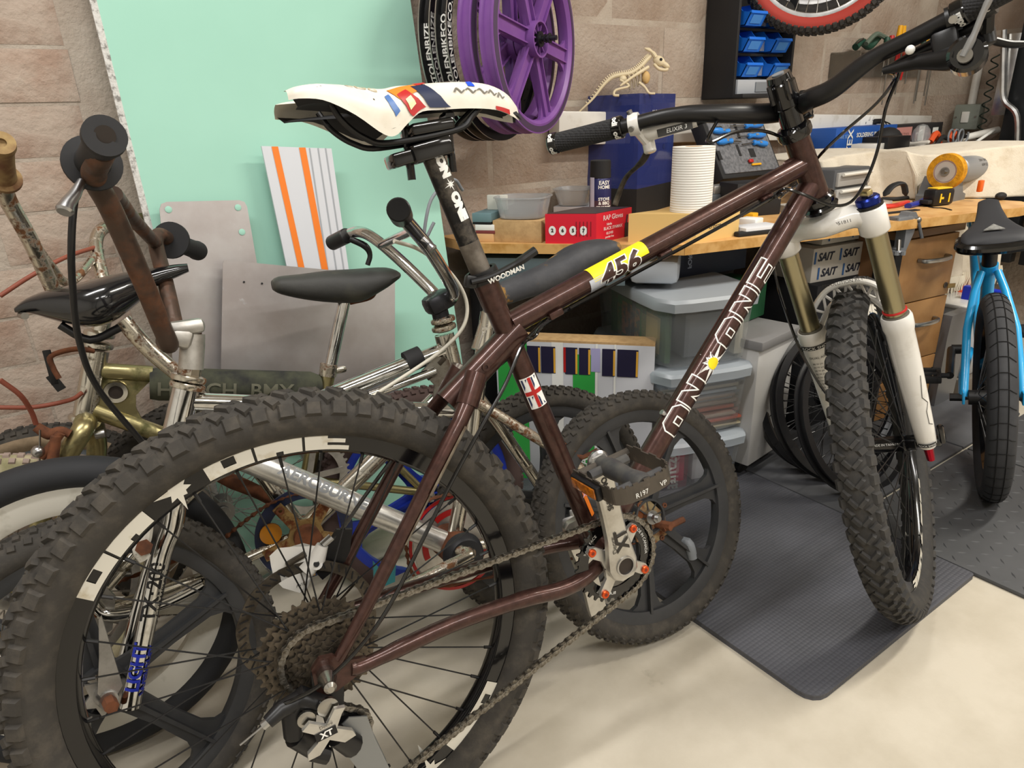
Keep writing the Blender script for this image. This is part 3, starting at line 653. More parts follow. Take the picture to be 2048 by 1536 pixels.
M(SXM).cyl(legp(-1, .488), legp(-1, .493), .0215, n=24).obj('dial_base', black, kn); M(SXM).box(legp(-1, .511) , (.02, .012, .012), sn + Y_, Y_ - sn, bev=.003).obj('gate_knob', mat('pale_gold', 'b9a878', .3, .9), kn); M(SXM).box(legp(-1, .5) + sn * .026, (.02, .008, .005), sn, Y_, bev=.001).obj('dial_tab', black, kn)
# headset, stem, bar
hs = M(BXM).lathe([(.015, -.006), (.024, -.006), (.0265, 0), (.0265, .009), (.022, .014), (.0165, .016)], HTt, ax_, 28).obj('upper_headset_cup', blackgloss, mtb)
M(BXM).lathe([(.015, .004), (.023, .004), (.0265, 0), (.0265, -.008), (.024, -.012), (.028, -.016), (.026, -.022), (.016, -.024)], HTb, ax_, 28).obj('lower_headset_cup', blackgloss, mtb)
stt = M(SXM); sh = HTt + ax_ * .016
stt.cyl(sh, sh + ax_ * .028, .0175, n=24); stt.cyl(sh + ax_ * .028, sh + ax_ * .068, .021, n=28, bev=.003); stt.cyl(sh + ax_ * .068, sh + ax_ * .079, .019, .017, n=28)
sv = sh + ax_ * .05; BARc = V((.868, 0, .962)); 
stt.box((sv + BARc) / 2, ((BARc - sv).length + .01, .034, .03), BARc - sv, Y_, bev=.006); stt.box(BARc, (.034, .05, .042), BARc - sv, Y_, bev=.009)
for s_ in (-1, 1): stt.box(sv + V((-.02, .012 * s_, -.002)), (.02, .008, .03), (1, 0, .3), Y_, bev=.003)
stem = stt.obj('stem', blackgloss, mtb)
for s_ in (-1, 1):
    for dz in (-.016, .016): M(SXM).cyl(BARc + V((.016, .018 * s_, dz)), BARc + V((.022, .018 * s_, dz)), .004, n=10).obj('stem_bolt', alu, stem)
M(SXM).cyl(sh + ax_ * .079, sh + ax_ * .0805, .009, n=16).obj('top_cap_emblem', greyp, stem)
L_ = [V((.676, .335, 1.006)), V((.69, .21, .992)), V((.708, .135, .984)), V((.752, .068, .966)), V((.82, .03, .960)), BARc]
R_ = [V((.815, -.032, .957)), V((.800, -.068, .957)), V((.785, -.125, .974)), V((.770, -.19, .979)), V((.733, -.335, .992))]
barp = bez(L_ + R_, 8); nb = len(barp)
brad = [.0111 + .0048 * max(0, 1 - abs(p.y) / .13) ** .6 for p in barp]
bar = M(SXM).tube(barp, brad, 18).obj('handlebar', black, mtb, 60)
gp = [L_[0], L_[0].lerp(L_[1], .95)]
gl = checker_bump(mat('grip_rubber', '2c2c2e', .85), 260, .8, .003)
for s_ in (1, -1):
    a, b_ = gp if s_ > 0 else [R_[-1], R_[-1].lerp(R_[-2], .75)]; d = (b_ - a).normalized()
    g = M(SXM).cyl(a + d * .008, b_ - d * .01, .0158, n=24).obj('grip', gl, bar)
    for p, q in ((a - d * .004, a + d * .012), (b_ - d * .012, b_ + d * .004)):
        M(SXM).cyl(p, q, .0172, n=24, bev=.0015).obj('lock_ring', blackgloss, g)
        gf = tube_fn(p, q, .0174, V((-.9, 0, .45)) if s_ > 0 else V((-.8, 0, -.5)), .0004); text('odi', .012, lambda x, y: gf(y, -x), whitep, g, bold=.0006, sub=1, X=SXM)
        gf2 = tube_fn(p, q, .0174, V((-.6, 0, -.8)), .0004); text('odi', .012, lambda x, y: gf2(y, -x), whitep, g, bold=.0006, sub=1, X=SXM)
gf = tube_fn(L_[1].lerp(L_[0], .05), L_[2].lerp(L_[3], .2), .0114, V((-.7, 0, .7)), .0006); LL = (L_[2].lerp(L_[3], .2) - L_[1]).length
patch(gf, -LL * .36, LL * .5, -.006, .018, 'bar_grip_print', silverpr, bar, 8, 8, SXM)
# brake lever (left)
def lever(s_, wm, parent):
    c = V((.694, .195, .990)); d = (V((.708, .135, .984)) - V((.69, .21, .992))).normalized()
    def T(p): return V((p.x, p.y, p.z)) if s_ > 0 else V((p.x + .07, -p.y - .062, p.z - .007))
    RP = lambda p: V((p.x, p.y * s_, p.z))
    b = M(SXM); b.lathe([(.0118, -.008), (.0165, -.008), (.0175, 0), (.0165, .008), (.0118, .008)], T(c), RP(d), 20, closed=True)
    m1 = c + V((.022, -.012, -.016)); m2_ = c + V((.035, -.085, -.022))
    b.tube([T(m1 + V((-.006, .012, .006))), T(m1), T(m1.lerp(m2_, .4)), T(m2_)], [.01, .012, .011, .0085], 14)
    b.tube([T(c + V((.008, 0, -.01))), T(c + V((.03, -.004, -.03)))], .008, 10); b.cyl(T(c + V((.03, -.004, -.022))), T(c + V((.03, -.004, -.044))), .010, n=14, bev=.002)
    o = b.obj('brake_lever', wm, parent)
    M(SXM).tube(bez([T(c + V((.03, -.004, -.036))), T(c + V((.045, .02, -.05))), T(c + V((.062, .06, -.062))), T(c + V((.066, .085, -.088))), T(c + V((.064, .092, -.10)))], 6), [.007] * 8 + [.0055] * 9 + [.006] * 8, 10, sq=.6).obj('lever_blade', dirtysteel if s_ > 0 else black, o)
    M(SXM).cyl(T(m2_), T(m2_ + (m2_ - m1).normalized() * .03), .008, .004, n=12).obj('hose_nut', black, o)
    M(SXM).cyl(T(c + V((-.014, 0, -.008))), T(c + V((-.018, 0, -.010))), .0045, n=10).obj('clamp_bolt', alu, o); M(SXM).cyl(T(c + V((-.008, 0, .016))), T(c + V((-.01, 0, .02))), .0045, n=10).obj('clamp_bolt', alu, o)
    ef = plane_fn(T(m1.lerp(m2_, .62)) + V((-.011, 0, -.004)), m2_ - m1, V((0, 0, 1)), .0005)
    if s_ > 0: patch(lambda x, y: ef(x, y), -.03, .024, -.008, .004, 'lever_badge', mat('charcoal_print', '3b3a38', .4), o, 2, 2, SXM); ef2 = plane_fn(T(m1.lerp(m2_, .62)) + V((-.0118, 0, -.006)), T(m2_ - m1), V((0, 0, 1)), .0005); text('ELIXIR 3', .009, ef2, whitep, o, X=SXM, shear=.2)
    return o, m2_
lv, hose0 = lever(1, white, bar)
lv2, hose1 = lever(-1, black, bar)
# shifter (right)
sc = V((.762, -.222, .980)); sx = M(SXM)
sx.lathe([(.0116, -.008), (.016, -.008), (.016, .008), (.0116, .008)], sc, Y_, 20, closed=True); sx.box(sc + V((.0, .012, -.028)), (.03, .03, .035), bev=.006)
sx.tube([sc + V((-.01, -.005, -.05)), sc + V((0, .012, -.045)), sc + V((.005, .045, -.035)), sc + V((.008, .085, -.030))], [.022, .022, .014, .007], 16, sq=.7)
sh_ = sx.obj('shifter', black, bar)
M(SXM).cyl(sc + V((-.028, -.008, -.052)), sc + V((.01, -.008, -.052)), .022, n=24, bev=.004).obj('shifter_drum', blackgloss, sh_)
M(SXM).tube(bez([sc + V((-.036, -.004, -.056)), sc + V((-.038, -.018, -.036)), sc + V((-.04, -.032, -.012)), sc + V((-.038, -.045, .006))], 5), [.009] * 5 + [.007] * 6 + [.008] * 5, 10, sq=.5).obj('thumb_lever', mat('grey_lever', '9a9b9d', .35, .5), sh_)
M(SXM).cyl(sc + V((-.033, -.006, -.056)), sc + V((-.041, -.006, -.056)), .0085, n=16).obj('pivot_cap', steel, sh_)
M(SXM).ball(sc + V((-.01, .05, -.02)), .006).obj('release_button', whitep, sh_); M(SXM).cyl(sc + V((-.018, 0, -.004)), sc + V((-.022, 0, -.006)), .005, n=12).obj('clamp_bolt', alu, sh_)
# cables (their own thing-parts)
def cable(pts, r, m=blackgloss, parent=mtb, name='cable'): return M().tube(bez(pts, 8), r, 8).obj(name, m, parent)
sw_ = lambda p: SXM @ V(p); bw = lambda p: BXM @ V(p)
q0 = sw_(sc + V((.008, .085, -.030)))
def seg(*px): return [at(*p) for p in px]
cable([sw_(hose0 + V((.012, -.03, -.004)))] + seg((1415, 285, .98), (1470, 264, 1.0), (1525, 262, 1.03), (1562, 275, 1.06), (1600, 300, 1.13), (1640, 360, 1.22), (1632, 470, 1.26)) , .0026, name='brake_hose')
cable([sw_(legp(1, .43) + V((.0, .03, 0))), sw_(legp(1, .36) + V((-.03, .025, 0))), sw_(legp(1, .25) + V((-.032, .02, 0))), sw_(legp(1, .15) + V((-.03, .0, 0))), sw_(legp(1, .06) + V((-.0, -.03, 0)))], .0026, name='brake_hose')
cable([q0] + seg((1790, 155, .97), (1755, 205, 1.0), (1690, 262, 1.04), (1645, 305, 1.07), (1612, 345, 1.13), (1590, 372, 1.16), (1560, 395, 1.10)) + [bw((.80, -.016, .832)), bw((.766, -.016, .822))], .0024)
cable([q0] + seg((1800, 140, .95), (1772, 215, .97), (1755, 300, 1.0), (1730, 365, 1.02), (1700, 405, 1.03), (1660, 410, 1.03), (1610, 390, 1.02), (1570, 378, 1.02)) + [bw((.775, -.024, .83)), bw((.766, -.022, .826))], .0024)
cable([bw((.766, -.014, .822)), bw((.569, -.014, .760)), bw((.381, -.014, .701)), bw((.345, -.016, .68))] + [bw(bp(*p)) for p in ((1045, 690, -.03), (1010, 770, -.045), (965, 850, -.055), (905, 960, -.066), (850, 1070, -.074), (780, 1210, -.08), (715, 1300, -.085), (640, 1370, -.085), (590, 1398, -.085), (563, 1410, -.08))], .0025)
cable([bw((.766, -.022, .826)), bw((.569, -.02, .763)), bw((.40, -.02, .71))], .0022)
cable([bw((.40, .012, .71)), bw((.30, .02, .64)), bw(bp(940, 735, .025)), bw(bp(880, 815, .04)), bw(bp(800, 900, .05)), bw(bp(735, 985, .058)), bw(bp(690, 1050, .06)), bw(bp(665, 1078, .058))], .0028, name='brake_hose')
# ---- mountain bike wheels ----
RWX = BXM @ Matrix.Translation(V((0, 0, .335))); FWX = SXM @ Matrix.Translation(V((1.116, 0, .335)))
rimgloss = mat('rim_gloss_black', '0b0b0d', .18, coat=.4)
def mtb_wheel(X, name, front):
    wp = part(name, mtb)
    tyre(X, wp, .3305, .029, rubber if front else rubberdust, 'mtb', pitches=66, seed=3)
    M(X).lathe([(.2545, -.006), (.2545, .006), (.259, .0122), (.283, .0128), (.285, .011), (.284, .008), (.276, 0), (.284, -.008), (.285, -.011), (.283, -.0128), (.259, -.0122)], (0, 0, 0), Y_, 96, closed=True).obj('rim', rimgloss, wp, 40)
    hb = M(X)
    if front: hb.cyl((0, -.05, 0), (0, .05, 0), .0155, n=20); [hb.cyl((0, s * .03 - .002, 0), (0, s * .03 + .002, 0), .026, n=24) for s in (-1, 1)]; hb.cyl((0, -.056, 0), (0, .056, 0), .010, n=16)
    else: hb.cyl((0, -.03, 0), (0, .05, 0), .018, n=20); [hb.cyl((0, y - .0015, 0), (0, y + .0015, 0), .028, n=24) for y in (-.020, .034)]; hb.cyl((0, -.067, 0), (0, .062, 0), .0085, n=14)
    ho = hb.obj('hub', blackgloss, wp)
    if front: hf = tube_fn(V((0, -.028, 0)), V((0, .028, 0)), .0157, V((-1, 0, .2))); text('MADE IN TAIWAN', .006, lambda x, y: hf(-x, -y), whitep, ho, X=X)
    spokes(X, wp, 32, .025, .032, .256, black)
    def rimfn(y0, sg):
        return lambda x, y: (lambda a, r: V((r * cos(a), y0, r * sin(a))))(sg * x, .2735 + y)
    for s_, yy in ((-1, -.0136), (1, .0136)):
        for S_ in (2.0, -1.12):
            lw = .196
            for wi, A in (('ON', S_ + .55), ('ONE', S_ - .125)):
                b = M(X)
                def P(x, y, A=A): a = A - x; r = .2715 + y; return V((r * cos(a), yy, r * sin(a)))
                for k, ch in enumerate(wi):
                    x0 = k * (lw + .012)
                    def q(xa, xb, ya, yb): b.grid(lambda u, v: P(x0 + xa * lw + (xb - xa) * lw * u, -.0112 + .0224 * (ya + (yb - ya) * v)), max(2, int(8 * (xb - xa))), 1)
                    if ch == 'O': q(0, .36, 0, 1); q(.64, 1, 0, 1); q(.36, .64, 0, .28); q(.36, .64, .72, 1)
                    if ch == 'N': q(0, .42, 0, 1); q(.58, 1, 0, 1); q(.42, .58, .18, .82)
                    if ch == 'E': q(0, .5, 0, 1); q(.5, 1, 0, .24); q(.5, .9, .39, .61); q(.5, .95, .76, 1)
                o = b.obj('rim_lettering', mat('aged_white_print', 'd6d2c6', .4, n=(40, 'b3a68a', .55, .75)), wp); o['kind'] = 'stuff'
            star(lambda x, y: (lambda a, r: V((r * cos(a), yy, r * sin(a))))(S_ + x / .2735, .2715 + y), .026, .009, 8, 'rim_star', MATS['aged_white_print'], wp, X, long=[1, .6, .45])
    return wp
fw = mtb_wheel(FWX, 'front_wheel', True); rw = mtb_wheel(RWX, 'rear_wheel', False)
def rotor(X, y, R, parent, m=steel):
    k = 72; out = [(R - .0016 * (.5 + .5 * cos(12 * 2 * pi * i / k)),) for i in range(k)]
    o_ = [(out[i][0] * cos(2 * pi * i / k), out[i][0] * sin(2 * pi * i / k)) for i in range(k)]; i_ = [((R - .016) * cos(2 * pi * i / k), (R - .016) * sin(2 * pi * i / k)) for i in range(k)]
    b = M(X); b.ringplate(o_, i_, (0, y, 0), (1, 0, 0), (0, 0, 1), V((0, .002, 0)))
    for i in range(6):
        a = pi * i / 3; b.tube([V((.02 * cos(a), y + .001, .02 * sin(a))), V(((R - .014) * cos(a + .5), y + .001, (R - .014) * sin(a + .5)))], .0035, 6, sq=.3)
    ro = b.obj('brake_rotor', m, parent, 30); s2 = M(X)
    for i in range(48):
        a = 2 * pi * i / 48; c = V(((R - .008) * cos(a), y + .001, (R - .008) * sin(a))); d = V((cos(a + .6), 0, sin(a + .6))); s2.box(c, (.011, .0026, .0022), d, Y_)
    q = s2.obj('rotor_slots', blackmat, ro); q['kind'] = 'stuff'
rotor(RWX, .050, .092, rw, dirtysteel)
# cassette
teeth = [36, 32, 28, 24, 21, 18, 15, 13, 11]
cas = part('cassette', mtb); cogm = mat('cassette_steel', '6d6458', .5, .85, n=(90, '4a443c', .4, .65))
def gear(T, R, hgt, inner, o, X, t=.0018, ph=0):
    out = []; inn = []
    for i in range(T):
        a = 2 * pi * i / T + ph
        for da, dr in ((0, 0), (.22, 0), (.42, hgt), (.58, hgt), (.78, 0)):
            q = a + da * 2 * pi / T; out.append(((R + dr) * cos(q), (R + dr) * sin(q))); inn.append((inner * cos(q), inner * sin(q)))
    return M(X).ringplate(out, inn, o, (1, 0, 0), (0, 0, 1), V((0, t, 0)))
for k, T in enumerate(teeth):
    R = T * .0127 / (2 * pi) - .0022; y = -.0225 - .0042 * k
    co = gear(T, R, .0052, max(.011, (teeth[k + 1] if k < 8 else 7) * .0127 / (2 * pi) - .010), (0, y, 0), RWX, ph=.3 * k).obj('cog', cogm, cas, 25)
    if T > 16:
        hb = M(RWX)
        for i in range(T):
            a = 2 * pi * i / T + .3 * k + .1; hb.cyl((( R - .0065) * cos(a), y - .0002, (R - .0065) * sin(a)), ((R - .0065) * cos(a), y - .0006, (R - .0065) * sin(a)), .0019, n=6)
        q = hb.obj('cog_holes', mat('shadow_hole', '1a1815', .8), co); q['kind'] = 'stuff'
M(RWX).cyl((0, -.02, 0), (0, -.06, 0), .016, n=20).obj('lock_ring', cogm, cas)
ax = M(RWX); ax.cyl((0, -.070, 0), (0, -.078, 0), .011, n=18); ax.lathe([(.011, 0), (.0115, .004), (.007, .018), (.0075, .022), (.004, .026)], (0, -.078, 0), (0, -1, 0), 18); ax.obj('axle_nut', mat('silver_axle', 'a9a7a2', .25, 1.), mtb)
# crankset
cs_ = part('crankset', mtb); CX = BXM @ Matrix.Translation(BBc)
a1 = atan2(.514 - .337, .39 - .428)
gear(33, .0625, .0055, .046, (0, -.0465, 0), CX, .003).obj('chainring', blackgloss, cs_, 25)
crx = lambda r, a, y: V((r * cos(a), y, r * sin(a)))
crn = radians(58.06); silver = mat('silver_crank', 'c8c6c0', .35, .75, n=(30, 'aeaaa2', .45, .75)); sps = M(CX)
for i in range(4):
    a = crn + i * pi / 2; d = crx(1, a, 0); t_ = crx(1, a + pi / 2, 0)
    sps.prism([(.018, -.017), (.030, -.008), (.05, -.0085), (.0585, -.004), (.0585, .004), (.05, .0085), (.030, .008), (.018, .017)], V((0, -.050, 0)), d, t_, V((0, -.006, 0)))
    M(CX).cyl(crx(.052, a, -.0555), crx(.052, a, -.0595), .0062, n=14, bev=.001).obj('chainring_bolt', orangeano, cs_); M(CX).cyl(crx(.052, a, -.0592), crx(.052, a, -.0598), .0028, n=6).obj('bolt_socket', mat('dark_orange', '7a2a14', .5), cs_)
sps.cyl((0, -.049, 0), (0, -.058, 0), .024, n=24); sps.obj('spider', silver, cs_)
for t_, r_, ang in (('RACE FACE', .0545, 2.45), ('BLACKSPIRE', .0545, -1.95), ('MADE IN CANADA', .0545, .35)):
    text(t_, .0065, lambda x, y, r_=r_, ang=ang: crx(r_ + y * (1 if ang < 0 else -1) * -1, ang - x / r_ * (-1 if ang > 0 and 0 else 1) , -.0470) , whitep, cs_, X=CX, sub=1)
def crank(a, y0, s_):
    b = M(CX); d = crx(1, a, 0); t_ = crx(1, a + pi / 2, 0)
    rings = []
    for r, hw, yy in ((-.022, .012, 0), (-.016, .0205, 0), (0, .0235, 0), (.02, .021, .002), (.05, .0165, .006), (.09, .0155, .010), (.13, .0155, .013), (.16, .016, .016), (.175, .0155, .016), (.186, .010, .016)):
        y = y0 + s_ * yy; rings.append([V((0, y, 0)) + d * r + t_ * (hw * q[0]) + Y_ * (s_ * q[1]) for q in ((-1, 0), (-1, .010), (-.8, .013), (.8, .013), (1, .010), (1, 0))])
    b.loft(rings); return b.obj('crank_arm', silver, cs_, 40)
ca = crank(a1, -.058, -1); crank(a1 + pi, .058, 1)
M(CX).lathe([(.0125, 0), (.0150, 0), (.0150, .003), (.0125, .003)], (0, -.0715, 0), (0, -1, 0), 24, closed=True).obj('spindle_ring', alu, ca); M(CX).cyl((0, -.0705, 0), (0, -.0722, 0), .0126, n=24).obj('spindle_bore', mat('bore_dark', '2a211c', .5), ca)
cfx = lambda r0, t0: (lambda x, y: crx(1, a1, 0) * (r0 + x) + crx(1, a1 - pi / 2, 0) * (-(t0) - y) + V((0, -.0722 - (.006 * (r0 + x - .02) / .03 * .667 + .002 if r0 + x < .05 else .006 + .1 * (r0 + x - .05) if r0 + x < .09 else .010 + .075 * (r0 + x - .09)), 0)))
text('XT', .028, cfx(.045, -.004), mat('dark_print', '2a2622', .5), ca, bold=.0012, wide=.95, X=CX); text('Deore', .011, cfx(.043, .0105), mat('dark_print', '2a2622', .5), ca, X=CX); text('SHIMANO', .012, cfx(.127, .002), mat('dark_print', '2a2622', .5), ca, bold=.0004, X=CX)
pe = crx(.175, a1, -.0745); pe2 = crx(.175, a1 + pi, .0745); M(CX).cyl(pe2, pe2 + Y_ * .0012, .0085, n=18).obj('pedal_hole', mat('bore_dark', '2a211c', .5), cs_)
# pedal
PX = CX @ Matrix.Translation(pe) @ Matrix.Rotation(radians(-9), 4, 'Y') ; pd = part('pedal', mtb)
b = M(PX); b.tube([(0, -.004, 0), (0, -.02, 0), (0, -.035, 0), (0, -.075, 0), (0, -.10, 0), (0, -.112, 0)], [.011, .011, .014, .012, .015, .013], 16); b.tube([(-.03, -.03, 0), (.03, -.03, 0)], .007, 8); b.tube([(-.034, -.098, 0), (.034, -.098, 0)], .008, 8); b.obj('pedal_body', mat('pedal_dark', '3c3c3e', .55, n=(40, '55534e', .4, .7)), pd)
M(PX).cyl((0, .000, 0), (0, -.010, 0), .0165, n=24, bev=.003).obj('pedal_washer', alu, pd)
cg = M(PX)
loop = [V((-.044, -.014, 0)), V((-.044, -.09, 0)), V((-.038, -.108, 0)), V((-.02, -.116, 0)), V((.02, -.116, 0)), V((.038, -.108, 0)), V((.044, -.09, 0)), V((.044, -.014, 0))]
LP = bez(loop, 5)
for i in range(len(LP) - 1):
    p, q = LP[i], LP[i + 1]; hh = .0105 + (.0025 if i % 2 else 0); cg.add([p - Z * .0105, q - Z * .0105, q + Z * hh, p + Z * hh] + [x + V((-(q - p).y, (q - p).x, 0)).normalized() * .002 for x in (p - Z * .0105, q - Z * .0105, q + Z * hh, p + Z * hh)], [(0, 1, 2, 3), (4, 7, 6, 5), (0, 4, 5, 1), (1, 5, 6, 2), (2, 6, 7, 3), (3, 7, 4, 0)])
cg.tube([(-.044, -.014, .0), (.044, -.014, .0)], .006, 8); cgo = cg.obj('pedal_cage', mat('pedal_cage', '5a544d', .5, .6, second=(30, .55, .66, '8a8074', .6, .6)), pd, 30)
M(PX).box((-.049, -.052, 0), (.008, .062, .019), bev=.002).obj('reflector_frame', black, pd); M(PX).box((-.0535, -.052, 0), (.003, .054, .014), bev=.001).obj('reflector', amber, pd)
pf = plane_fn((0, -.1185, -.002), (1, 0, 0), (0, 0, 1), .001); text('R197', .009, lambda x, y: pf(x - .012, y), whitep, pd, X=PX); text('VP', .009, lambda x, y: pf(x + .02, y), whitep, pd, X=PX)
# chain: belt path through the sprockets, then one object per link
def belt(cir, y):
    out = []; k = len(cir); tg = []
    for i in range(k):
        (c1, r1, s1), (c2, r2, s2) = cir[i], cir[(i + 1) % k]; d = V(c2) - V(c1); D = d.length; al = math.asin(max(-1, min(1, (s2 * r2 - s1 * r1) / D))); t = d.normalized()
        t = V((t.x * cos(-al) - t.y * sin(-al), t.x * sin(-al) + t.y * cos(-al))); n_ = V((-t.y, t.x)); tg.append((V(c1) - n_ * s1 * r1, V(c2) - n_ * s2 * r2))
    for i in range(k):
        c, r, s_ = cir[i]; p = tg[i - 1][1] - V(c); q = tg[i][0] - V(c); a0 = atan2(p.y, p.x); a1_ = atan2(q.y, q.x); da = a1_ - a0
        while s_ * da < 0: da += s_ * 2 * pi
        while abs(da) > 2 * pi: da -= s_ * 2 * pi
        m_ = max(2, int(abs(da) * r / .003)); out += [V(c) + V((r * cos(a0 + da * j / m_), r * sin(a0 + da * j / m_))) for j in range(m_ + 1)]
    return out
PUL, PLL = V((.018, .232)), V((.036, .148))
path = belt([(V((0, .335)), .0475, -1), (V((.428, .337)), .0665, -1), (PLL, .026, -1), (PUL, .026, 1)], 0); path.append(path[0])
cum = [0]
for i in range(1, len(path)): cum.append(cum[-1] + (path[i] - path[i - 1]).length)
nl = round(cum[-1] / .0127); nl += nl % 2; pitch = cum[-1] / nl
def along(s_):
    s_ %= cum[-1]
    import bisect
    i = min(len(path) - 2, max(0, bisect.bisect(cum, s_) - 1)); t = (s_ - cum[i]) / max(1e-9, cum[i + 1] - cum[i]); return path[i].lerp(path[i + 1], t)
def link_mesh(yo, name):
    b = M(); pl = []
    for i in range(6): a = pi / 2 + pi * i / 5; pl.append((-.00635 + .0042 * cos(a), .0042 * sin(a)))
    pl.append((0, -.0028))
    for i in range(6): a = -pi / 2 + pi * i / 5; pl.append((.00635 + .0042 * cos(a), .0042 * sin(a)))
    pl.append((0, .0028))
    for s_ in (-1, 1): b.prism(pl, (0, s_ * yo, 0), (1, 0, 0), (0, 0, 1), (0, s_ * .001, 0))
    for x in (-.00635, .00635): b.cyl((x, -yo - .0016, 0), (x, yo + .0016, 0), .0022, n=8)
    return b.mesh(name, mat('chain_steel', '8f8b84', .38, .9, n=(200, '5c564c', .4, .65)), 30)
LM = [link_mesh(.0022, 'chain_link'), link_mesh(.0034, 'chain_link')]
chain = part('chain', mtb); pts_ = [along(i * pitch) for i in range(nl)]
for i in range(nl):
    p, q = pts_[i], pts_[(i + 1) % nl]; m_ = (p + q) / 2; d = (q - p).normalized()
    yy = -.041 - .006 * min(1, max(0, m_.x / .4)) if m_.y > .3 else -.046
    mw = BXM @ Matrix(((d.x, 0, -d.y, m_.x), (0, 1, 0, yy), (d.y, 0, d.x, m_.y), (0, 0, 0, 1))); inst('chain_link', LM[i % 2], chain, mw)
# rear derailleur
rd = part('rear_derailleur', mtb); D = lambda px, py, y=-.07: bp(px, py, y)
b = M(BXM); b.prism([(-.016, .012), (.012, .02), (.02, -.005), (.012, -.055), (-.008, -.058), (-.02, -.03)], V((.0, -.062, .325)), (1, 0, 0), (0, 0, 1), V((0, -.006, 0))); b.tube([D(655, 1412), D(600, 1395), D(585, 1415), D(590, 1470)], [.012, .014, .014, .013], 12); b.tube([D(600, 1400), D(560, 1420, -.08), D(535, 1445, -.085)], [.012, .010, .008], 12); b.tube([D(590, 1470), D(640, 1500, -.06)], .014, 12); b.tube([D(672, 1470), D(705, 1490, -.06)], [.013, .015], 12); b.tube([D(625, 1505, -.075), D(655, 1512, -.075)], .010, 10); b.obj('derailleur_body', black, rd)
lk = M(BXM); o = D(652, 1462, -.092); e1 = V((1, 0, .12)).normalized(); e2 = V((-.1, 0, 1))
lk.prism([(-.028, -.022), (-.014, -.022), (.001, -.009), (.016, -.022), (.030, -.020), (.028, -.012), (.012, .001), (.022, .016), (.028, .022), (.016, .026), (.002, .010), (-.014, .024), (-.024, .018), (-.010, .004), (-.012, -.006), (-.026, -.014)], o, e1, e2, V((0, -.006, 0))); lko = lk.obj('derailleur_link', silver, rd)
lf = plane_fn(o + V((0, -.0062, 0)), e1, e2, .0008); patch(lf, -.013, .012, -.004, .007, 'link_badge', black, lko, 1, 1, BXM); lf2 = plane_fn(o + V((0, -.0062, 0)), e1, e2, .0014); text('XT', .011, lambda x, y: lf2(x, y + .0015), whitep, lko, X=BXM, bold=.0004); text('Deore', .006, lambda x, y: lf2(x + .002, y + .0125), mat('dark_print', '2a2622', .5), lko, X=BXM)
for q, r in (((655, 1412), .0125), ((612, 1436), .0105)): p = D(*q, -.084); M(BXM).lathe([(.003, 0), (r, 0), (r, .004), (r * .7, .005), (.003, .005)], p, (0, -1, 0), 18).obj('pivot_bolt', mat('silver_axle', 'a9a7a2', .25, 1.), rd)
cgx = M(BXM)
for yy in (-.036, -.056):
    cgx.prism([(-.016, .014), (0, .024), (.022, .016), (.027, -.02), (.038, -.07), (.042, -.10), (.024, -.112), (.004, -.10), (-.002, -.05), (-.016, -.012)], V((PUL.x, yy, PUL.y)), (1, 0, 0), (0, 0, 1), V((0, -.002, 0)))
cgx.obj('pulley_cage', mat('grey_cage', '8f9294', .4, .7), rd)
for p in (PUL, PLL): gear(11, .0205, .004, .004, (p.x, -.0475, p.y), BXM, .003).obj('pulley', black, rd)
M(BXM).cyl(D(540, 1440, -.085), D(526, 1452, -.085), .0055, n=12).obj('barrel_adjuster', alu, rd); M(BXM).tube([D(526, 1452, -.085), D(480, 1490, -.085)], .0012, 6).obj('cable_end', alu, rd)
# rear brake caliper
cp_ = M(BXM); Cc = lambda px, py, y=.055: bp(px, py, y)
cp_.loft([[Cc(px + dx, py + dy, y) for px, py, y in ((545, 1138, .052), (548, 1158, .052), (566, 1176, .05), (600, 1186, .05), (614, 1180, .05), (624, 1150, .05), (640, 1132, .052), (636, 1118, .055), (612, 1112, .055), (585, 1120, .055), (562, 1122, .054))] for dx, dy in ((0, 0), (-6, -26))]); cp_.tube([Cc(610, 1140), Cc(636, 1112), Cc(645, 1090)], [.013, .012, .008], 12); cp_.cyl(Cc(633, 1128, .045), Cc(633, 1128, .062), .008, n=14)
co = cp_.obj('brake_caliper', white, mtb, 40); M(BXM).box(Cc(592, 1118, .05), (.028, .01, .006), (1, 0, .3), Y_, bev=.001).obj('pad_spring', dirtysteel, co)
text('AVID', .006, plane_fn(BXM @ Cc(602, 1168, .043), BXM.to_3x3() @ V((1, 0, .1)), BXM.to_3x3() @ V((-.1, 0, 1)), .002), black, co); M(BXM).cyl(Cc(633, 1128, .042), Cc(633, 1128, .045), .004, n=10).obj('bolt_hole', blackmat, co); M(BXM).cyl(Cc(645, 1090), Cc(663, 1074, .057), .0055, n=10).obj('banjo', alu, co)
M(BXM).prism([(0, 0), (.04, .02), (.05, .06), (.03, .065), (-.01, .02)], bp(645, 1160, .056), (1, 0, 0), (0, 0, 1), V((0, .006, 0))).obj('caliper_mount', black, co)
qr = M(FWX); qr.cyl((0, -.068, 0), (0, -.092, 0), .011, n=14, bev=.002); qr.box((-.004, -.094, .014), (.02, .012, .034), (1, 0, .3), Y_, bev=.004); qr.obj('quick_release', blackgloss, mtb)
M(RWX).cyl((-.2725 + .0, 0, 0), (-.25, 0, 0), .003, n=8).obj('tyre_valve', alu, rw)
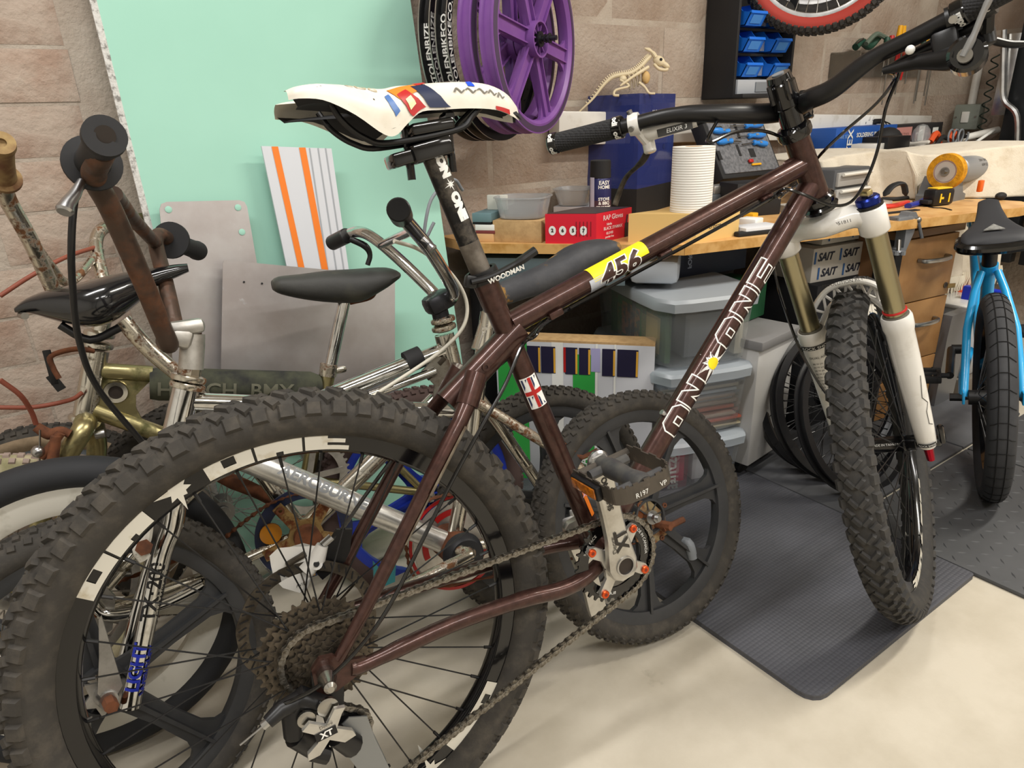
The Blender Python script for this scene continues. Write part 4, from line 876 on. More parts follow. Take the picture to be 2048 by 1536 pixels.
# ================= old bicycles behind the mountain bike =================
class Pl:
    def __init__(s, x, y, yaw, lean):
        a = radians(yaw - 34); l = radians(lean); s.u = V((cos(a), sin(a), 0)); n_ = V((-sin(a), cos(a), 0)); s.w = Z * cos(l) + n_ * sin(l); s.ax = s.u.cross(s.w); s.p = G @ V((x, y, 0))
    def on(s, px, py, lat=0): return onp(px, py, s.p + s.ax * lat, s.ax)
    def X(s, c, steer=0):
        Y = -s.ax; m_ = Matrix(((s.u.x, Y.x, s.w.x, c.x), (s.u.y, Y.y, s.w.y, c.y), (s.u.z, Y.z, s.w.z, c.z), (0, 0, 0, 1)))
        return m_ @ Matrix.Rotation(radians(steer), 4, 'Z')
def pts(pl, P): return [pl.on(p[0], p[1], p[2] if len(p) > 2 else 0) for p in P]
def tb(pl, P, r, m, name, parent, k=0, n=14, **kw):
    q = pts(pl, P); q = bez(q, k) if k else q
    if isinstance(r, (list, tuple)) and k: r = [r[min(len(r) - 2, int(i / k))] * (1 - (i / k) % 1) + r[min(len(r) - 1, int(i / k) + 1)] * ((i / k) % 1) for i in range(len(q))]
    return M().tube(q, r, n).obj(name, m, parent, **kw)
def mag_wheel(X, parent, m, tyre_m=None, R=.25, r=.022, ns=5, ph=0, kind='bmx', name='wheel', hubm=None, rw=0):
    wp = part(name, parent) if parent else None
    ro = R - r * 1.55
    if tyre_m: tyre(X, wp, R, r, tyre_m, kind, pitches=76)
    M(X).lathe([(ro + .006, -.015), (ro + .008, -.012), (ro, -.006), (ro, .006), (ro + .008, .012), (ro + .006, .015), (ro - .012 - rw, .016), (ro - .024 - rw, .011), (ro - .026 - rw, 0), (ro - .024 - rw, -.011), (ro - .012 - rw, -.016)], (0, 0, 0), Y_, 80, closed=True).obj('rim', m, wp, 35)
    for i in range(ns):
        a = 2 * pi * i / ns + ph; d = V((cos(a), 0, sin(a))); t = V((-sin(a), 0, cos(a)))
        P = [(.026, .021), (.05, .017), (.10, .0145), (ro - .055, .017), (ro - .036, .026), (ro - .025, .045)]
        b = M(X); b.prism([(x, y) for x, y in P] + [(x, -y) for x, y in P[::-1]], V((0, -.005, 0)), d, t, V((0, .010, 0)))
        for s_ in (-1, 1): b.prism([(.026, -.0035), (ro - .02, -.0025), (ro - .02, .0025), (.026, .0035)], V((0, .005 * s_, 0)), d, t, V((0, .010 * s_, 0)))
        b.obj('wheel_spoke', m, wp, 30)
    M(X).lathe([(.030, -.024), (.034, -.024), (.034, .024), (.030, .024), (.026, .006), (.026, -.006)], (0, 0, 0), Y_, 32, closed=True).obj('hub_shell', m, wp)
    for i in range(8):
        a = 2 * pi * i / 8; M(X).box((.022 * cos(a), -.015, .022 * sin(a)), (.018, .012, .0025), V((cos(a), 0, sin(a))), Y_).obj('hub_rib', m, wp)
    h = M(X); h.cyl((0, -.03, 0), (0, .03, 0), .0135, n=20); h.cyl((0, -.036, 0), (0, .036, 0), .0075, n=14); h.cyl((0, -.05, 0), (0, .05, 0), .0048, n=10); h.cyl((0, -.044, 0), (0, -.038, 0), .009, n=6); h.cyl((0, .038, 0), (0, .044, 0), .009, n=6); h.obj('hub', hubm or alu, wp)
    return wp
def spoked_wheel(X, parent, R, r, tyre_m, rim_m, sp_m, kind='bmx', ns=36, name='wheel', wall=None, hubm=None, mk=None):
    wp = part(name, parent) if parent else None; ro = R - r * 1.9
    if tyre_m: tyre(X, wp, R, r, tyre_m, kind, pitches=76, mk=mk)
    if wall:
        for s_ in (-1, 1): M(X).lathe([(R - r * 1.9, r * .62 * s_), (R - r * 1.4, r * .98 * s_), (R - r * 1.0, r * 1.03 * s_), (R - r * .7, r * .96 * s_)], (0, 0, 0), Y_, 72, cap=False).obj('tan_sidewall', wall, wp, 50)
    M(X).lathe([(ro + .010, -.011), (ro + .010, .011), (ro, .0115), (ro - .012, .009), (ro - .015, 0), (ro - .012, -.009), (ro, -.0115)], (0, 0, 0), Y_, 72, closed=True).obj('rim', rim_m, wp, 40)
    spokes(X, wp, ns, .02, .028, ro - .012, sp_m, .0012)
    h = M(X); h.cyl((0, -.03, 0), (0, .03, 0), .011, n=16); h.cyl((0, -.05, 0), (0, .05, 0), .005, n=10)
    for s_ in (-1, 1): h.cyl((0, s_ * .028 - .002, 0), (0, s_ * .028 + .002, 0), .023, n=24); h.cyl((0, s_ * .032, 0), (0, s_ * .04, 0), .014, n=20)
    h.obj('hub', hubm or alu, wp); return wp
def loft_px(pl, ST, name, m, parent, n=16, base=None):
    """saddle: stations (px, py, half height px, half width m)"""
    rings = []
    for px, py, hh, hw in ST:
        c = pl.on(px, py); k = (pl.on(px, py + 1) - c).length * hh
        rings.append([c - pl.ax * (-hw * cos(2 * pi * j / n)) + pl.w * (k * (abs(sin(2 * pi * j / n)) ** .7) * (1 if sin(2 * pi * j / n) > 0 else -.9)) for j in range(n)])
    rr = []
    for i in range(len(rings) - 1):
        for t in (0, .34, .67): rr.append([bez([rings[max(0, i - 1)][j], rings[i][j], rings[i + 1][j], rings[min(len(rings) - 1, i + 2)][j]], 3)[3 + int(t * 3 + .1)] for j in range(n)])
    rr.append(rings[-1]); return M().loft(rr).obj(name, m, parent, 60)
def rusty_chain(pl, P, parent, m, r=.0042):
    q = bez(pts(pl, P), 14); d = [0]
    for i in range(1, len(q)): d.append(d[-1] + (q[i] - q[i - 1]).length)
    return M().tube(q, [r * (1 + .45 * sin(x / .0127 * 2 * pi)) for x in d], 6, sq=.6).obj('chain', m, parent)
PA, PB, PC = Pl(-.566, .705, 26, 14), Pl(-.672, .827, 26, 10), Pl(-.80, 1.03, 26, 8)
# --- bike A: black five spoke wheels, rusty bars, facing left ---
A = thing('bmx_bicycle', 'old bmx with black plastic mag wheels and rusty handlebar, facing left behind the mountain bike', 'bicycle', PA.on(650, 1100))
magb = mat('black_nylon', '2f3032', .5, n=(12, '3c3c3d', .4, .7))
cF = PA.on(205, 1372); mag_wheel(PA.X(cF, 14), A, magb, rubberdust, .25, .023, 5, .35, name='front_wheel')
cR = G @ V((.240, 1.110, .234)); PR = Pl(.277, 1.037, 28, 20); mag_wheel(PR.X(cR), A, magb, rubberdust, .238, .022, 7, .05, name='rear_wheel')
X = PA.X(cF, 14); M(X).prism([(.02 * (1.6 if i % 2 == 0 else 1) * cos(pi * i / 6 + .2), .02 * (1.6 if i % 2 == 0 else 1) * sin(pi * i / 6 + .2)) for i in range(12)], V((0, -.026, 0)), (1, 0, 0), (0, 0, 1), V((0, -.005, 0))).obj('hub_flange', aludull, A, 30); M(X).cyl((0, -.03, 0), (0, -.055, 0), .016, .012, n=20).obj('hub_cap', alu, A); M(X).cyl((0, -.055, 0), (0, -.078, 0), .009, n=6).obj('axle_nut', rust, A)
for lat in (.052, -.052):
    tb(PA, [(352, 900, lat * .4), (352, 985, lat), (344, 1050, lat), (318, 1130, lat), (260, 1412, lat)] if lat > 0 else [(352, 900, lat * .4), (350, 985, lat), (335, 1060, lat), (300, 1150, lat), (232, 1395, lat)], [.016, .0155, .0150, .0135, .0115], chrome, 'fork_leg', A, 6, 18)
fo = [PA.on(255, 1270, .05), PA.on(198, 1378, .05)]
M().prism([(0, 0), (.012, .05), (.022, .10), (.026, .105), (.03, 0), (.02, -.012), (.005, -.012)], PA.on(196, 1385, .045), PA.u, PA.w, PA.ax * .004).obj('dropout', aludull, A, 30)
ff = tube_fn(PA.on(318, 1130, .052), PA.on(260, 1412, .052), .013, -PA.u * -.2 + PA.ax)
text('TX1200', .027, lambda x, y: ff(-x - .065, -y - .003), black, A, bold=.0006, sub=1, sp_=.9); text('CHAMPION', .013, lambda x, y: ff(-x - .062, -y + .014), black, A, sub=1)
bl = mat('blue_sticker', '1a2a9a', .4); text('LIGHT', .024, lambda x, y: ff(-x + .04, -y - .004), bl, A, bold=.001, sub=1); text('WEIGHT', .018, lambda x, y: ff(-x + .045, -y + .014), bl, A, bold=.0008, sub=1)
tb(PA, [(374, 775), (345, 900)], .019, chrome, 'head_tube', A, n=20)
hs_ = M()
for q in ((377, 757), (375, 772), (346, 895)): c = PA.on(*q); hs_.lathe([(.017, -.006), (.0235, -.004), (.0245, 0), (.0235, .004), (.017, .006)], c, PA.on(374, 775) - PA.on(345, 900), 24)
hs_.cyl(PA.on(380, 735), PA.on(377, 757), .016, n=8); o = hs_.obj('headset', chromer, A); o['kind'] = 'stuff'
stm = M(); stm.tube(pts(PA, [(382, 738), (385, 690), (385, 668)]), .017, 16); stm.box((PA.on(385, 680) + PA.on(318, 662)) / 2, ((PA.on(385, 680) - PA.on(318, 662)).length, .05, .03), PA.on(385, 680) - PA.on(318, 662), PA.ax, bev=.008); stm.box(PA.on(372, 655), (.05, .05, .022), PA.u, PA.ax, bev=.008); stm.obj('stem', aludull, A); M().cyl(PA.on(395, 663, .0), PA.on(395, 678, .0), .006, n=8).obj('stem_bolt', rust, A)
HB = part('handlebar', A)
tb(PA, [(330, 682, .0), (338, 688, .035), (322, 650, .055), (285, 560, .10), (225, 425, .16), (196, 372, .19), (188, 345, .22), (205, 300, .28)], .0125, rustbar, 'bar_tube', HB, 8, 16)
tb(PA, [(330, 682, .0), (352, 672, -.04), (348, 640, -.055), (330, 560, -.10), (312, 490, -.15), (318, 470, -.17), (338, 478, -.2), (375, 495, -.28)], .0115, rustbar, 'bar_tube', HB, 8, 16)
tb(PA, [(228, 388, .165), (268, 440, .02), (312, 488, -.145)], .0095, rustbar, 'crossbar', HB, 8)
def grip_tube(pl, a, b_, r, m, parent, flange=1.7, endr=1.15):
    p, q = pl.on(*a), pl.on(*b_); L = (q - p).length; d = q - p
    pr = [(r * flange, 0), (r * flange, .006), (r * 1.05, .008)] if flange else [(r, 0)]
    return M().lathe(pr + [(r, .02), (r * .96, L * .5), (r, L - .02), (r * endr, L - .008), (r * endr * .98, L), (r * .45, L), (r * .45, L - .004), (0, L - .005)], p, d, 28).obj('grip', m, parent)
g1 = grip_tube(PA, (184, 328, .205), (210, 271, .31), .0168, blackmat, HB, 1.75, 1.2); M().cyl(PA.on(210, 271, .309), PA.on(210, 271, .3105), .0095, n=20).obj('bar_end_ring', mat('dirty_bar_end', '2e2722', .8), HB)
grip_tube(PA, (340, 480, -.19), (396, 502, -.30), .016, blackmat, HB, 1.9, 1.1)
tb(PA, [(163, 362, .22), (150, 388, .23), (135, 408, .24), (128, 425, .245)], [.004, .006, .007, .0095], alu, 'brake_lever', A, 4)
tb(PA, [(185, 345, .19), (165, 370, .2), (150, 398, .2), (143, 480, .2), (145, 570, .17), (158, 680, .13), (195, 775, .1), (285, 885, .06)], .0038, black, 'brake_cable', A, 8)
tb(PA, [(378, 803), (900, 822), (955, 790)], .0135, chrome, 'top_tube', A); dt = tb(PA, [(358, 862), (905, 1092)], .0195, mat('scuffed_chrome', 'cfcfcc', .3, .8, n=(35, 'e6e6e4', .45, .6), second=(40, .64, .75, '8a5a30', .8, 0)), 'down_tube', A, n=20)
df = tube_fn(PA.on(480, 913), PA.on(800, 1048), .0195, PA.w * .5 + PA.ax); text('AEROBURNER', .026, lambda x, y: df(x, y + .002), mat('faded_print', '8f9296', .5), dt, bold=.0008, wide=1.0, sub=1, shear=.2)
tb(PA, [(905, 1090), (932, 950), (976, 625)], .0135, chromew, 'seat_tube', A); tb(PA, [(955, 700), (985, 600)], .0115, chromew, 'seatpost', A)
for lat in (.03, -.03): tb(PA, [(955, 805, lat * .6), (1100, 893, lat), (1318, 1045, lat * 1.6)], .009, chromer, 'seat_stay', A); tb(PA, [(920, 1092, lat * .7), (1320, 1055, lat * 1.6)], .0095, chromer, 'chain_stay', A)
loft_px(PA, [(972, 596, 14, .014), (1000, 590, 24, .022), (1050, 572, 28, .026), (1100, 553, 32, .038), (1145, 525, 34, .06), (1180, 508, 28, .075), (1200, 502, 18, .07), (1207, 502, 8, .05)], 'seat', mat('cracked_leather', '3a3b3f', .6, n=(18, '4a4a4c', .45, .7), second=(16, .565, .60, 'a87f43', .9, 0), b=(40, .3, .004)), A)
c = PA.on(908, 1092, .0); M().cyl(c - PA.ax * .04, c + PA.ax * .04, .030, n=24).obj('bottom_bracket', rust, A); M().cyl(c + PA.ax * .038, c + PA.ax * .062, .036, .032, n=28, bev=.004).obj('bearing_cap', mat('cap_black', '232428', .5), A)
tb(PA, [(915, 1100, .055), (938, 1108, .075), (925, 1118, .08), (780, 1190, .085)], [.010, .011, .010, .0095], chromer, 'crank_arm', A, 5)
XC = PA.X(PA.on(912, 1085, -.045)); k = 60; rc = lambda r: [(r * cos(2 * pi * i / k), r * sin(2 * pi * i / k)) for i in range(k)]
cr1 = M(XC).ringplate(rc(.088), rc(.0825), (0, 0, 0), (1, 0, 0), (0, 0, 1), V((0, .003, 0))).obj('chain_guard', red, A); M(XC).ringplate(rc(.080), rc(.030), (0, 0, 0), (1, 0, 0), (0, 0, 1), V((0, .0025, 0))).obj('chainring', aludull, A)
for i in range(5):
    a = 2 * pi * i / 5 + .5; b = M(XC); b.grid(lambda u, v: V(((.053 + .011 * v) * cos(a + (u - .5) * .75), -.0012, (.053 + .011 * v) * sin(a + (u - .5) * .75))), 8, 1); b.obj('chainring_window', red, A)
rusty_chain(PA, [(915, 985, -.043), (840, 1010, -.043), (812, 1085, -.043), (850, 1170, -.043), (1000, 1150, -.043), (1300, 1080, -.043)], A, rust)
b = M(); c = PA.on(1312, 1048, .06); b.prism([(-.04, -.02), (-.045, .03), (-.02, .055), (0, .05), (.03, .015), (.03, -.025), (.0, -.035)], c - PA.u * .01, PA.u, PA.w, PA.ax * .004); b.obj('dropout_plate', mat('rusty_plate', '9a8a68', .6, .5, second=(30, .45, .58, '7d4522', .9, 0)), A, 30)
M().cyl(c, c + PA.ax * .03 + PA.u * .012, .009, n=8).obj('axle_nut', rust, A)
for q in ((1290, 1010), (1335, 1075), (1305, 985), (1340, 1010)): p = PA.on(q[0] - 12, q[1], .064); M().lathe([(.002, 0), (.005, 0), (.005, .003), (.002, .003)], p, PA.ax, 10, closed=True).obj('plate_eyelet', rust, A)
M().tube([c + PA.ax * .02 - PA.w * .005, c + PA.ax * .02 + PA.u * .05], .006, 8).obj('axle_end', rust, A)
cb = PA.on(1138, 1052, .05); b = M(); b.box(cb, (.045, .03, .05), PA.u, PA.ax, bev=.012); b.box(cb + PA.u * .012 + PA.w * .02, (.03, .025, .03), PA.u, PA.ax, bev=.008); b.obj('hub_brake', alu, A)
tb(PA, [(1345, 1090, .03), (1375, 1085, .06), (1385, 1115, .06)], .010, greyp, 'kickstand_foot', A, 4)
b = M(); [b.tube(pts(PA, [(1120 + 20 * i, 900 + 14 * i, .04), (1128 + 20 * i, 885 + 14 * i, .05)]), .005, 8) for i in range(2)]; b.tube(pts(PA, [(1100, 890, .03), (1165, 915, .05), (1195, 900, .06)]), .0045, 8); o = b.obj('rear_caliper', rust, A)
# white coaster bracket and lamp hook seen inside the mountain bike wheel
b = M(); b.tube(bez(pts(PA, [(305, 1000, .07), (296, 1040, .07), (290, 1080, .07), (278, 1098, .07), (290, 1118, .07)]), 5), .008, 10); b.obj('brake_arm', mat('chipped_white', 'dedbd2', .4, n=(60, '2a2520', .62, .66)), A); M().cyl(PA.on(288, 1095, .07), PA.on(288, 1095, .085), .011, n=6).obj('brake_bolt', rust, A)
# --- bike B: chrome frame with white cable, facing right, black saddle at the left ---
B = thing('bmx_bicycle', 'chrome bmx with white brake cable and a shiny black saddle, facing right', 'bicycle', PB.on(600, 1060))
magw = mat('dirty_white_nylon', 'd2cec2', .55, n=(16, '9c9684', .55, .75))
mag_wheel(PB.X(PB.on(165, 1222)), B, magw, rubbernew, .25, .026, 5, 1.0, kind='slick', name='rear_wheel', rw=.022)
mag_wheel(PB.X(PB.on(1095, 1005)), B, magb, rubberdust, .245, .023, 5, .2, name='front_wheel')
for lat in (.045, -.045): tb(PB, [(922, 770, lat * .5), (960, 800, lat), (1100, 1000, lat)], [.013, .0125, .011], chromew, 'fork_leg', B, 4)
tb(PB, [(888, 668), (912, 762)], .0185, chromew, 'head_tube', B); o = M()
for q in ((886, 640), (888, 655), (912, 760)): o.lathe([(.015, -.007), (.0225, -.004), (.0235, 0), (.0225, .004), (.016, .007)], PB.on(*q), PB.on(888, 668) - PB.on(912, 762), 20)
o = o.obj('headset', chromer, B); o['kind'] = 'stuff'
o = M(); o.tube(pts(PB, [(884, 642), (874, 600)]), .016, 14); o.box(PB.on(878, 603), (.055, .05, .034), PB.on(905, 590) - PB.on(865, 612), PB.ax, bev=.01); o.obj('stem', mat('worn_black_stem', '2c2c30', .35, .5, n=(30, '8b8a88', .6, .7)), B)
HB = part('handlebar', B)
tb(PB, [(888, 592, 0), (905, 592, .03), (902, 570, .05), (860, 500, .10), (812, 442, .155), (800, 428, .19)], .0112, chrome, 'bar_tube', HB, 8, 16); tb(PB, [(888, 592, 0), (872, 592, -.035), (862, 580, -.05), (800, 520, -.10), (750, 478, -.15), (720, 464, -.18), (695, 470, -.22), (672, 482, -.27)], .0112, chrome, 'bar_tube', HB, 8, 16); tb(PB, [(762, 490, -.135), (832, 458, .13)], .008, chrome, 'crossbar', HB)
M().cyl(PB.on(803, 432, .16), PB.on(797, 419, .225), .0175, n=24, bev=.002).obj('grip', black, HB); M().cyl(PB.on(694, 471, -.21), PB.on(664, 486, -.27), .0155, n=20, bev=.002).obj('grip', black, HB)
tb(PB, [(808, 440, .17), (835, 470, .18), (855, 492, .19)], [.007, .006, .005], black, 'brake_lever', B, 4); tb(PB, [(845, 478, .185), (858, 490, .19), (868, 500, .195)], [.006, .0055, .008], alu, 'lever_blade', B, 4); tb(PB, [(700, 478, -.19), (730, 492, -.18), (740, 510, -.18), (735, 530, -.18)], [.006, .007, .005, .005], black, 'brake_lever', B, 4)
tb(PB, [(788, 482, .1), (840, 500, .08), (900, 545, .05), (932, 600, .03), (928, 650, .03), (890, 695, .03), (835, 735, .03), (740, 795, .03), (640, 850, .03)], .0034, whitecable, 'brake_cable', B, 8)
tb(PB, [(868, 445, .1), (848, 480, .1), (862, 400, .1), (905, 360, .1), (925, 380, .08)], .0028, greyp, 'gear_cable', B, 8)
tb(PB, [(892, 698), (430, 885)], .0155, chrome, 'top_tube', B, n=18); tb(PB, [(870, 742, .02), (440, 905, .02)], .008, chrome, 'lower_top_tube', B); tb(PB, [(872, 800), (605, 1062)], .017, chromew, 'down_tube', B, n=18); M().cyl(PB.on(842, 713, 0), PB.on(812, 726, 0), .0205, n=20).obj('tube_strap', blackmat, B)
gm = mat('rusty_gusset', '8f8b80', .45, .7, second=(14, .5, .66, '5e4028', .8, .1)); c = PB.on(885, 740, .012); q = [(842, 742), (872, 712), (945, 735), (925, 775), (905, 800), (885, 822), (865, 800), (868, 770)]
P3 = [PB.on(*p, .012) - c for p in q]; M().prism([(p.dot(PB.u), p.dot(PB.w)) for p in P3], c, PB.u, PB.w, PB.ax * .004).obj('head_gusset', gm, B, 30)
for q in ((884, 722), (905, 745), (860, 752)): p = PB.on(*q, .017); M().box(p, (.016, .002, .009), PB.u * .8 + PB.w * .6, PB.ax, bev=.0008).obj('gusset_slot', mat('slot_shadow', '40382c', .8), B)
tb(PB, [(245, 640), (300, 700), (368, 758)], .0125, chromer, 'seatpost', B, 4, 16); tb(PB, [(368, 758), (530, 955), (605, 1062)], .0135, chromew, 'seat_tube', B)
sd_ = loft_px(PB, [(32, 620, 6, .012), (60, 612, 17, .022), (110, 612, 34, .042), (165, 613, 46, .062), (215, 602, 48, .066), (262, 580, 36, .045), (310, 556, 20, .03), (350, 543, 14, .026), (376, 536, 9, .022)], 'saddle', mat('gloss_saddle_black', '16171a', .16, coat=.6), B)
M().cyl(PB.on(42, 630, .0), PB.on(50, 632, .03), .005, n=10).obj('saddle_bolt', steel, sd_); tb(PB, [(120, 650, .02), (180, 680, .02), (240, 655, .02)], .006, black, 'saddle_rail', B, 4)
c = PB.on(612, 1068, 0); M().cyl(c - PB.ax * .035, c + PB.ax * .05, .023, n=24).obj('bottom_bracket', rust, B); XS = PB.X(PB.on(612, 1070, .04))
b = M(XS); P = []
for i in range(5):
    a = 2 * pi * i / 5 + .85
    for da, r in ((-.36, .03), (-.16, .058), (-.12, .074), (.12, .074), (.16, .058), (.36, .03)): P.append((r * cos(a + da), r * sin(a + da)))
b.prism(P, (0, 0, 0), (1, 0, 0), (0, 0, 1), V((0, -.006, 0))); so = b.obj('spider', mat('rusty_alloy', 'a68a5a', .55, .5, second=(34, .47, .58, '7d4522', .9, 0)), B, 30)
for i in range(5): a = 2 * pi * i / 5 + .85; M(XS).lathe([(.003, 0), (.007, 0), (.007, .003), (.003, .003)], (.066 * cos(a), -.007, .066 * sin(a)), (0, -1, 0), 12, closed=True).obj('spider_bolt', rust, so)
M(XS).cyl((0, -.006, 0), (0, -.02, 0), .022, n=20).obj('crank_boss', rust, so); M(XS).ringplate(rc(.082), rc(.062), (0, .008, 0), (1, 0, 0), (0, 0, 1), V((0, .003, 0))).obj('chain_guard', mat('navy_plastic', '1d2748', .4), B)
tb(PB, [(612, 1068, -.05), (545, 1000, -.055), (440, 952, -.06)], [.013, .011, .014], rust, 'crank_arm', B, 4); p = PB.on(541, 1066, .03); M().cyl(p, p + PB.ax * .006, .018, n=20).obj('round_reflector', mat('orange_reflector', 'd48a1c', .25, coat=.5), B)
rusty_chain(PB, [(440, 1085, .03), (480, 1050, .03), (545, 1005, .03), (612, 985, .03), (660, 1000, .03)], B, rust); rusty_chain(PB, [(180, 1190, -.04), (260, 1155, -.04), (440, 1090, -.04)], B, rust)
for lat in (.04, -.04): tb(PB, [(600, 1068, lat * .6), (420, 1150, lat), (170, 1232, lat * 1.4)], .009, chromer, 'chain_stay', B); tb(PB, [(470, 900, lat * .6), (330, 1040, lat), (168, 1226, lat * 1.4)], .009, chromew, 'seat_stay', B)
tb(PB, [(240, 1112, .065), (196, 1150, .065), (182, 1185, .065), (198, 1222, .065), (240, 1228, .065), (330, 1205, .065), (408, 1168, .065)], .0105, chrome, 'stunt_stay', B, 6, 16)
b = M(); p = PB.on(170, 1235, .06); b.prism([(-.03, -.05), (-.035, .02), (-.01, .07), (.02, .075), (.045, .02), (.03, -.03)], p, PB.u, PB.w, PB.ax * .004); b.obj('dropout_plate', aludull, B, 30); M().cyl(PB.on(150, 1268, .06), PB.on(138, 1292, .09), .013, n=14).obj('axle_peg', mat('copper_peg', 'a5633c', .55, .5), B)
# --- bike C: tarnished gold frame with a padded tube, facing left by the wall ---
Cb = thing('bmx_bicycle', 'tarnished gold bmx with a padded top tube and grey saddle, closest to the wall', 'bicycle', PC.on(400, 1000))
spoked_wheel(PC.X(PC.on(22, 1180)), Cb, .25, .025, beige, alu, steel, 'block', name='front_wheel', mk=mat('mauve_tread', 'a08e84', .85))
magblu = mat('blue_nylon', '22379f', .4); mag_wheel(PC.X(PC.on(850, 985)), Cb, magblu, mat('maroon_tyre', '4f3f3b', .85), .245, .025, 5, .9, 'block', name='rear_wheel')
tb(PC, [(194, 700), (170, 832)], .0195, chromew, 'head_tube', Cb, n=18); o = M()
for q in ((199, 668), (196, 690), (168, 836)): o.lathe([(.016, -.007), (.024, -.004), (.025, 0), (.024, .004), (.016, .007)], PC.on(*q), PC.on(194, 700) - PC.on(170, 832), 20)
o.cyl(PC.on(206, 640), PC.on(198, 672), .014, n=16); o = o.obj('headset', chromew, Cb); o['kind'] = 'stuff'
tb(PC, [(205, 742), (305, 748)], .015, goldch, 'top_tube', Cb); padm = mat('mossy_foam_pad', '4a4c3d', .9, n=(14, '2b2c2b', .42, .62))
pad_ = tb(PC, [(300, 768), (318, 768), (620, 772), (642, 770)], [.028, .031, .0295, .020], padm, 'tube_pad', Cb, n=24); pf = tube_fn(PC.on(318, 768), PC.on(620, 772), .031, PC.ax, .0012); text('HUTCH  BMX', .036, lambda x, y: pf(x - .02, y - .006), mat('faded_olive_print', '6b6a5a', .8), pad_, bold=.0006, sub=1, wide=1.1)
tb(PC, [(188, 820), (320, 868), (612, 965)], .0155, goldch, 'down_tube', Cb); c = PC.on(235, 800, 0); P3 = [PC.on(*p) - c for p in ((198, 752), (302, 760), (272, 790), (272, 815), (290, 850), (280, 858), (186, 815))]; M().prism([(p.dot(PC.u), p.dot(PC.w)) for p in P3], c + PC.ax * -.004, PC.u, PC.w, PC.ax * .008).obj('head_gusset', goldch, Cb, 30)
gr = PC.on(232, 784, .006); M().lathe([(.012, 0), (.019, 0), (.0205, .003), (.019, .006), (.012, .005)], gr, PC.ax, 24, closed=True).obj('gusset_ring', chromew, Cb); M().cyl(gr, gr + PC.ax * .0015, .0125, n=20).obj('gusset_hole', mat('bore_dark', '2a211c', .5), Cb)
tb(PC, [(172, 840, .0), (165, 860, .045), (130, 920, .05), (100, 1000, .05), (22, 1178, .05)], [.019, .0175, .0165, .0145, .011], goldch, 'fork_leg', Cb, 5, 16); tb(PC, [(180, 840, .0), (190, 862, -.045), (188, 930, -.05), (120, 1050, -.05), (30, 1178, -.05)], [.019, .0175, .0165, .0145, .011], goldch, 'fork_leg', Cb, 5, 16); M().cyl(PC.on(190, 870, .02), PC.on(210, 866, .02), .008, n=12).obj('brake_stud', alu, Cb)
HB = part('handlebar', Cb); tb(PC, [(206, 640), (150, 625, .05), (118, 600, .08), (60, 480, .14), (16, 400, .18), (4, 350, .22), (6, 300, .28)], .0115, chromer, 'bar_tube', HB, 8, 16); tb(PC, [(206, 640), (215, 612, -.05), (206, 560, -.08), (192, 490, -.13), (205, 458, -.16), (240, 450, -.2), (280, 442, -.26)], .0115, chromer, 'bar_tube', HB, 8, 16); tb(PC, [(52, 462, .15), (100, 530, .03), (140, 565, -.02), (200, 500, -.125)], .0075, chromer, 'crossbar', HB, 6)
gg = mat('mossy_grip', '9c8458', .85, n=(25, '6b4a33', .4, .65)); grip_tube(PC, (10, 360, .22), (2, 285, .31), .0135, gg, HB, 1.5, 1.2); grip_tube(PC, (258, 446, -.22), (330, 432, -.31), .0155, mat('worn_green_grip', '6e5d3c', .85, n=(60, '4f5a34', .4, .6)), HB, 0, 1.15)
bk = part('brake_caliper', Cb); tb(PC, [(72, 853, .06), (98, 868, .06), (122, 862, .06), (140, 868, .06)], [.008, .01, .008, .007], rust, 'caliper_arm', bk, 5); tb(PC, [(122, 866, .07), (100, 895, .07), (82, 915, .07)], .007, rust, 'caliper_arm', bk, 5); tb(PC, [(112, 872, .075), (105, 920, .075), (98, 945, .075)], [.008, .009, .007], rust, 'caliper_arm', bk, 5); M().ball(PC.on(76, 903, .075), .0105).obj('cable_clamp', alu, bk); tb(PC, [(80, 860, .075), (79, 945, .075)], .0016, steel, 'straddle_wire', bk)
tb(PC, [(0, 760, .1), (40, 790, .09), (62, 822, .07), (72, 848, .06)], .004, redcable, 'brake_cable', Cb, 6); tb(PC, [(0, 815, .03), (70, 814, .03), (140, 800, .03), (165, 785, .03)], .0038, redcable, 'brake_cable', Cb, 6); tb(PC, [(0, 592, .0), (60, 553, -.02), (130, 515, -.05), (192, 494, -.12)], .0038, redcable, 'brake_cable', Cb, 6)
tb(PC, [(188, 702, .02), (150, 698, .03), (102, 712, .05), (106, 735, .05), (118, 757, .05)], .0045, rust, 'lamp_bracket', Cb, 5); b = M(); b.box(PC.on(102, 735, .05), (.012, .004, .06), PC.u, PC.ax, bev=.001); b.box(PC.on(112, 765, .05), (.014, .004, .03), PC.u + PC.w * .4, PC.ax); b.obj('lamp_clip', black, Cb)
tb(PC, [(689, 600), (657, 752)], .0125, chrome, 'seatpost', Cb); M().cyl(PC.on(658, 728), PC.on(655, 752), .0175, n=20).obj('seat_clamp', chromer, Cb); M().box(PC.on(680, 740), (.028, .014, .014), PC.u, PC.ax, bev=.006).obj('clamp_ear', chromew, Cb); tb(PC, [(655, 752), (612, 965)], .0150, goldch, 'seat_tube', Cb)
loft_px(PC, [(545, 572, 10, .02), (560, 572, 19, .03), (605, 575, 27, .036), (660, 575, 34, .048), (710, 573, 35, .065), (750, 560, 25, .075), (775, 550, 15, .075), (785, 548, 8, .06)], 'saddle', mat('grey_leather', '3a3a38', .6, n=(10, '55544a', .5, .7), b=(35, .3, .004)), Cb); tb(PC, [(700, 605, .02), (740, 595, .02), (752, 580, .02)], .005, rust, 'saddle_rail', Cb, 4)
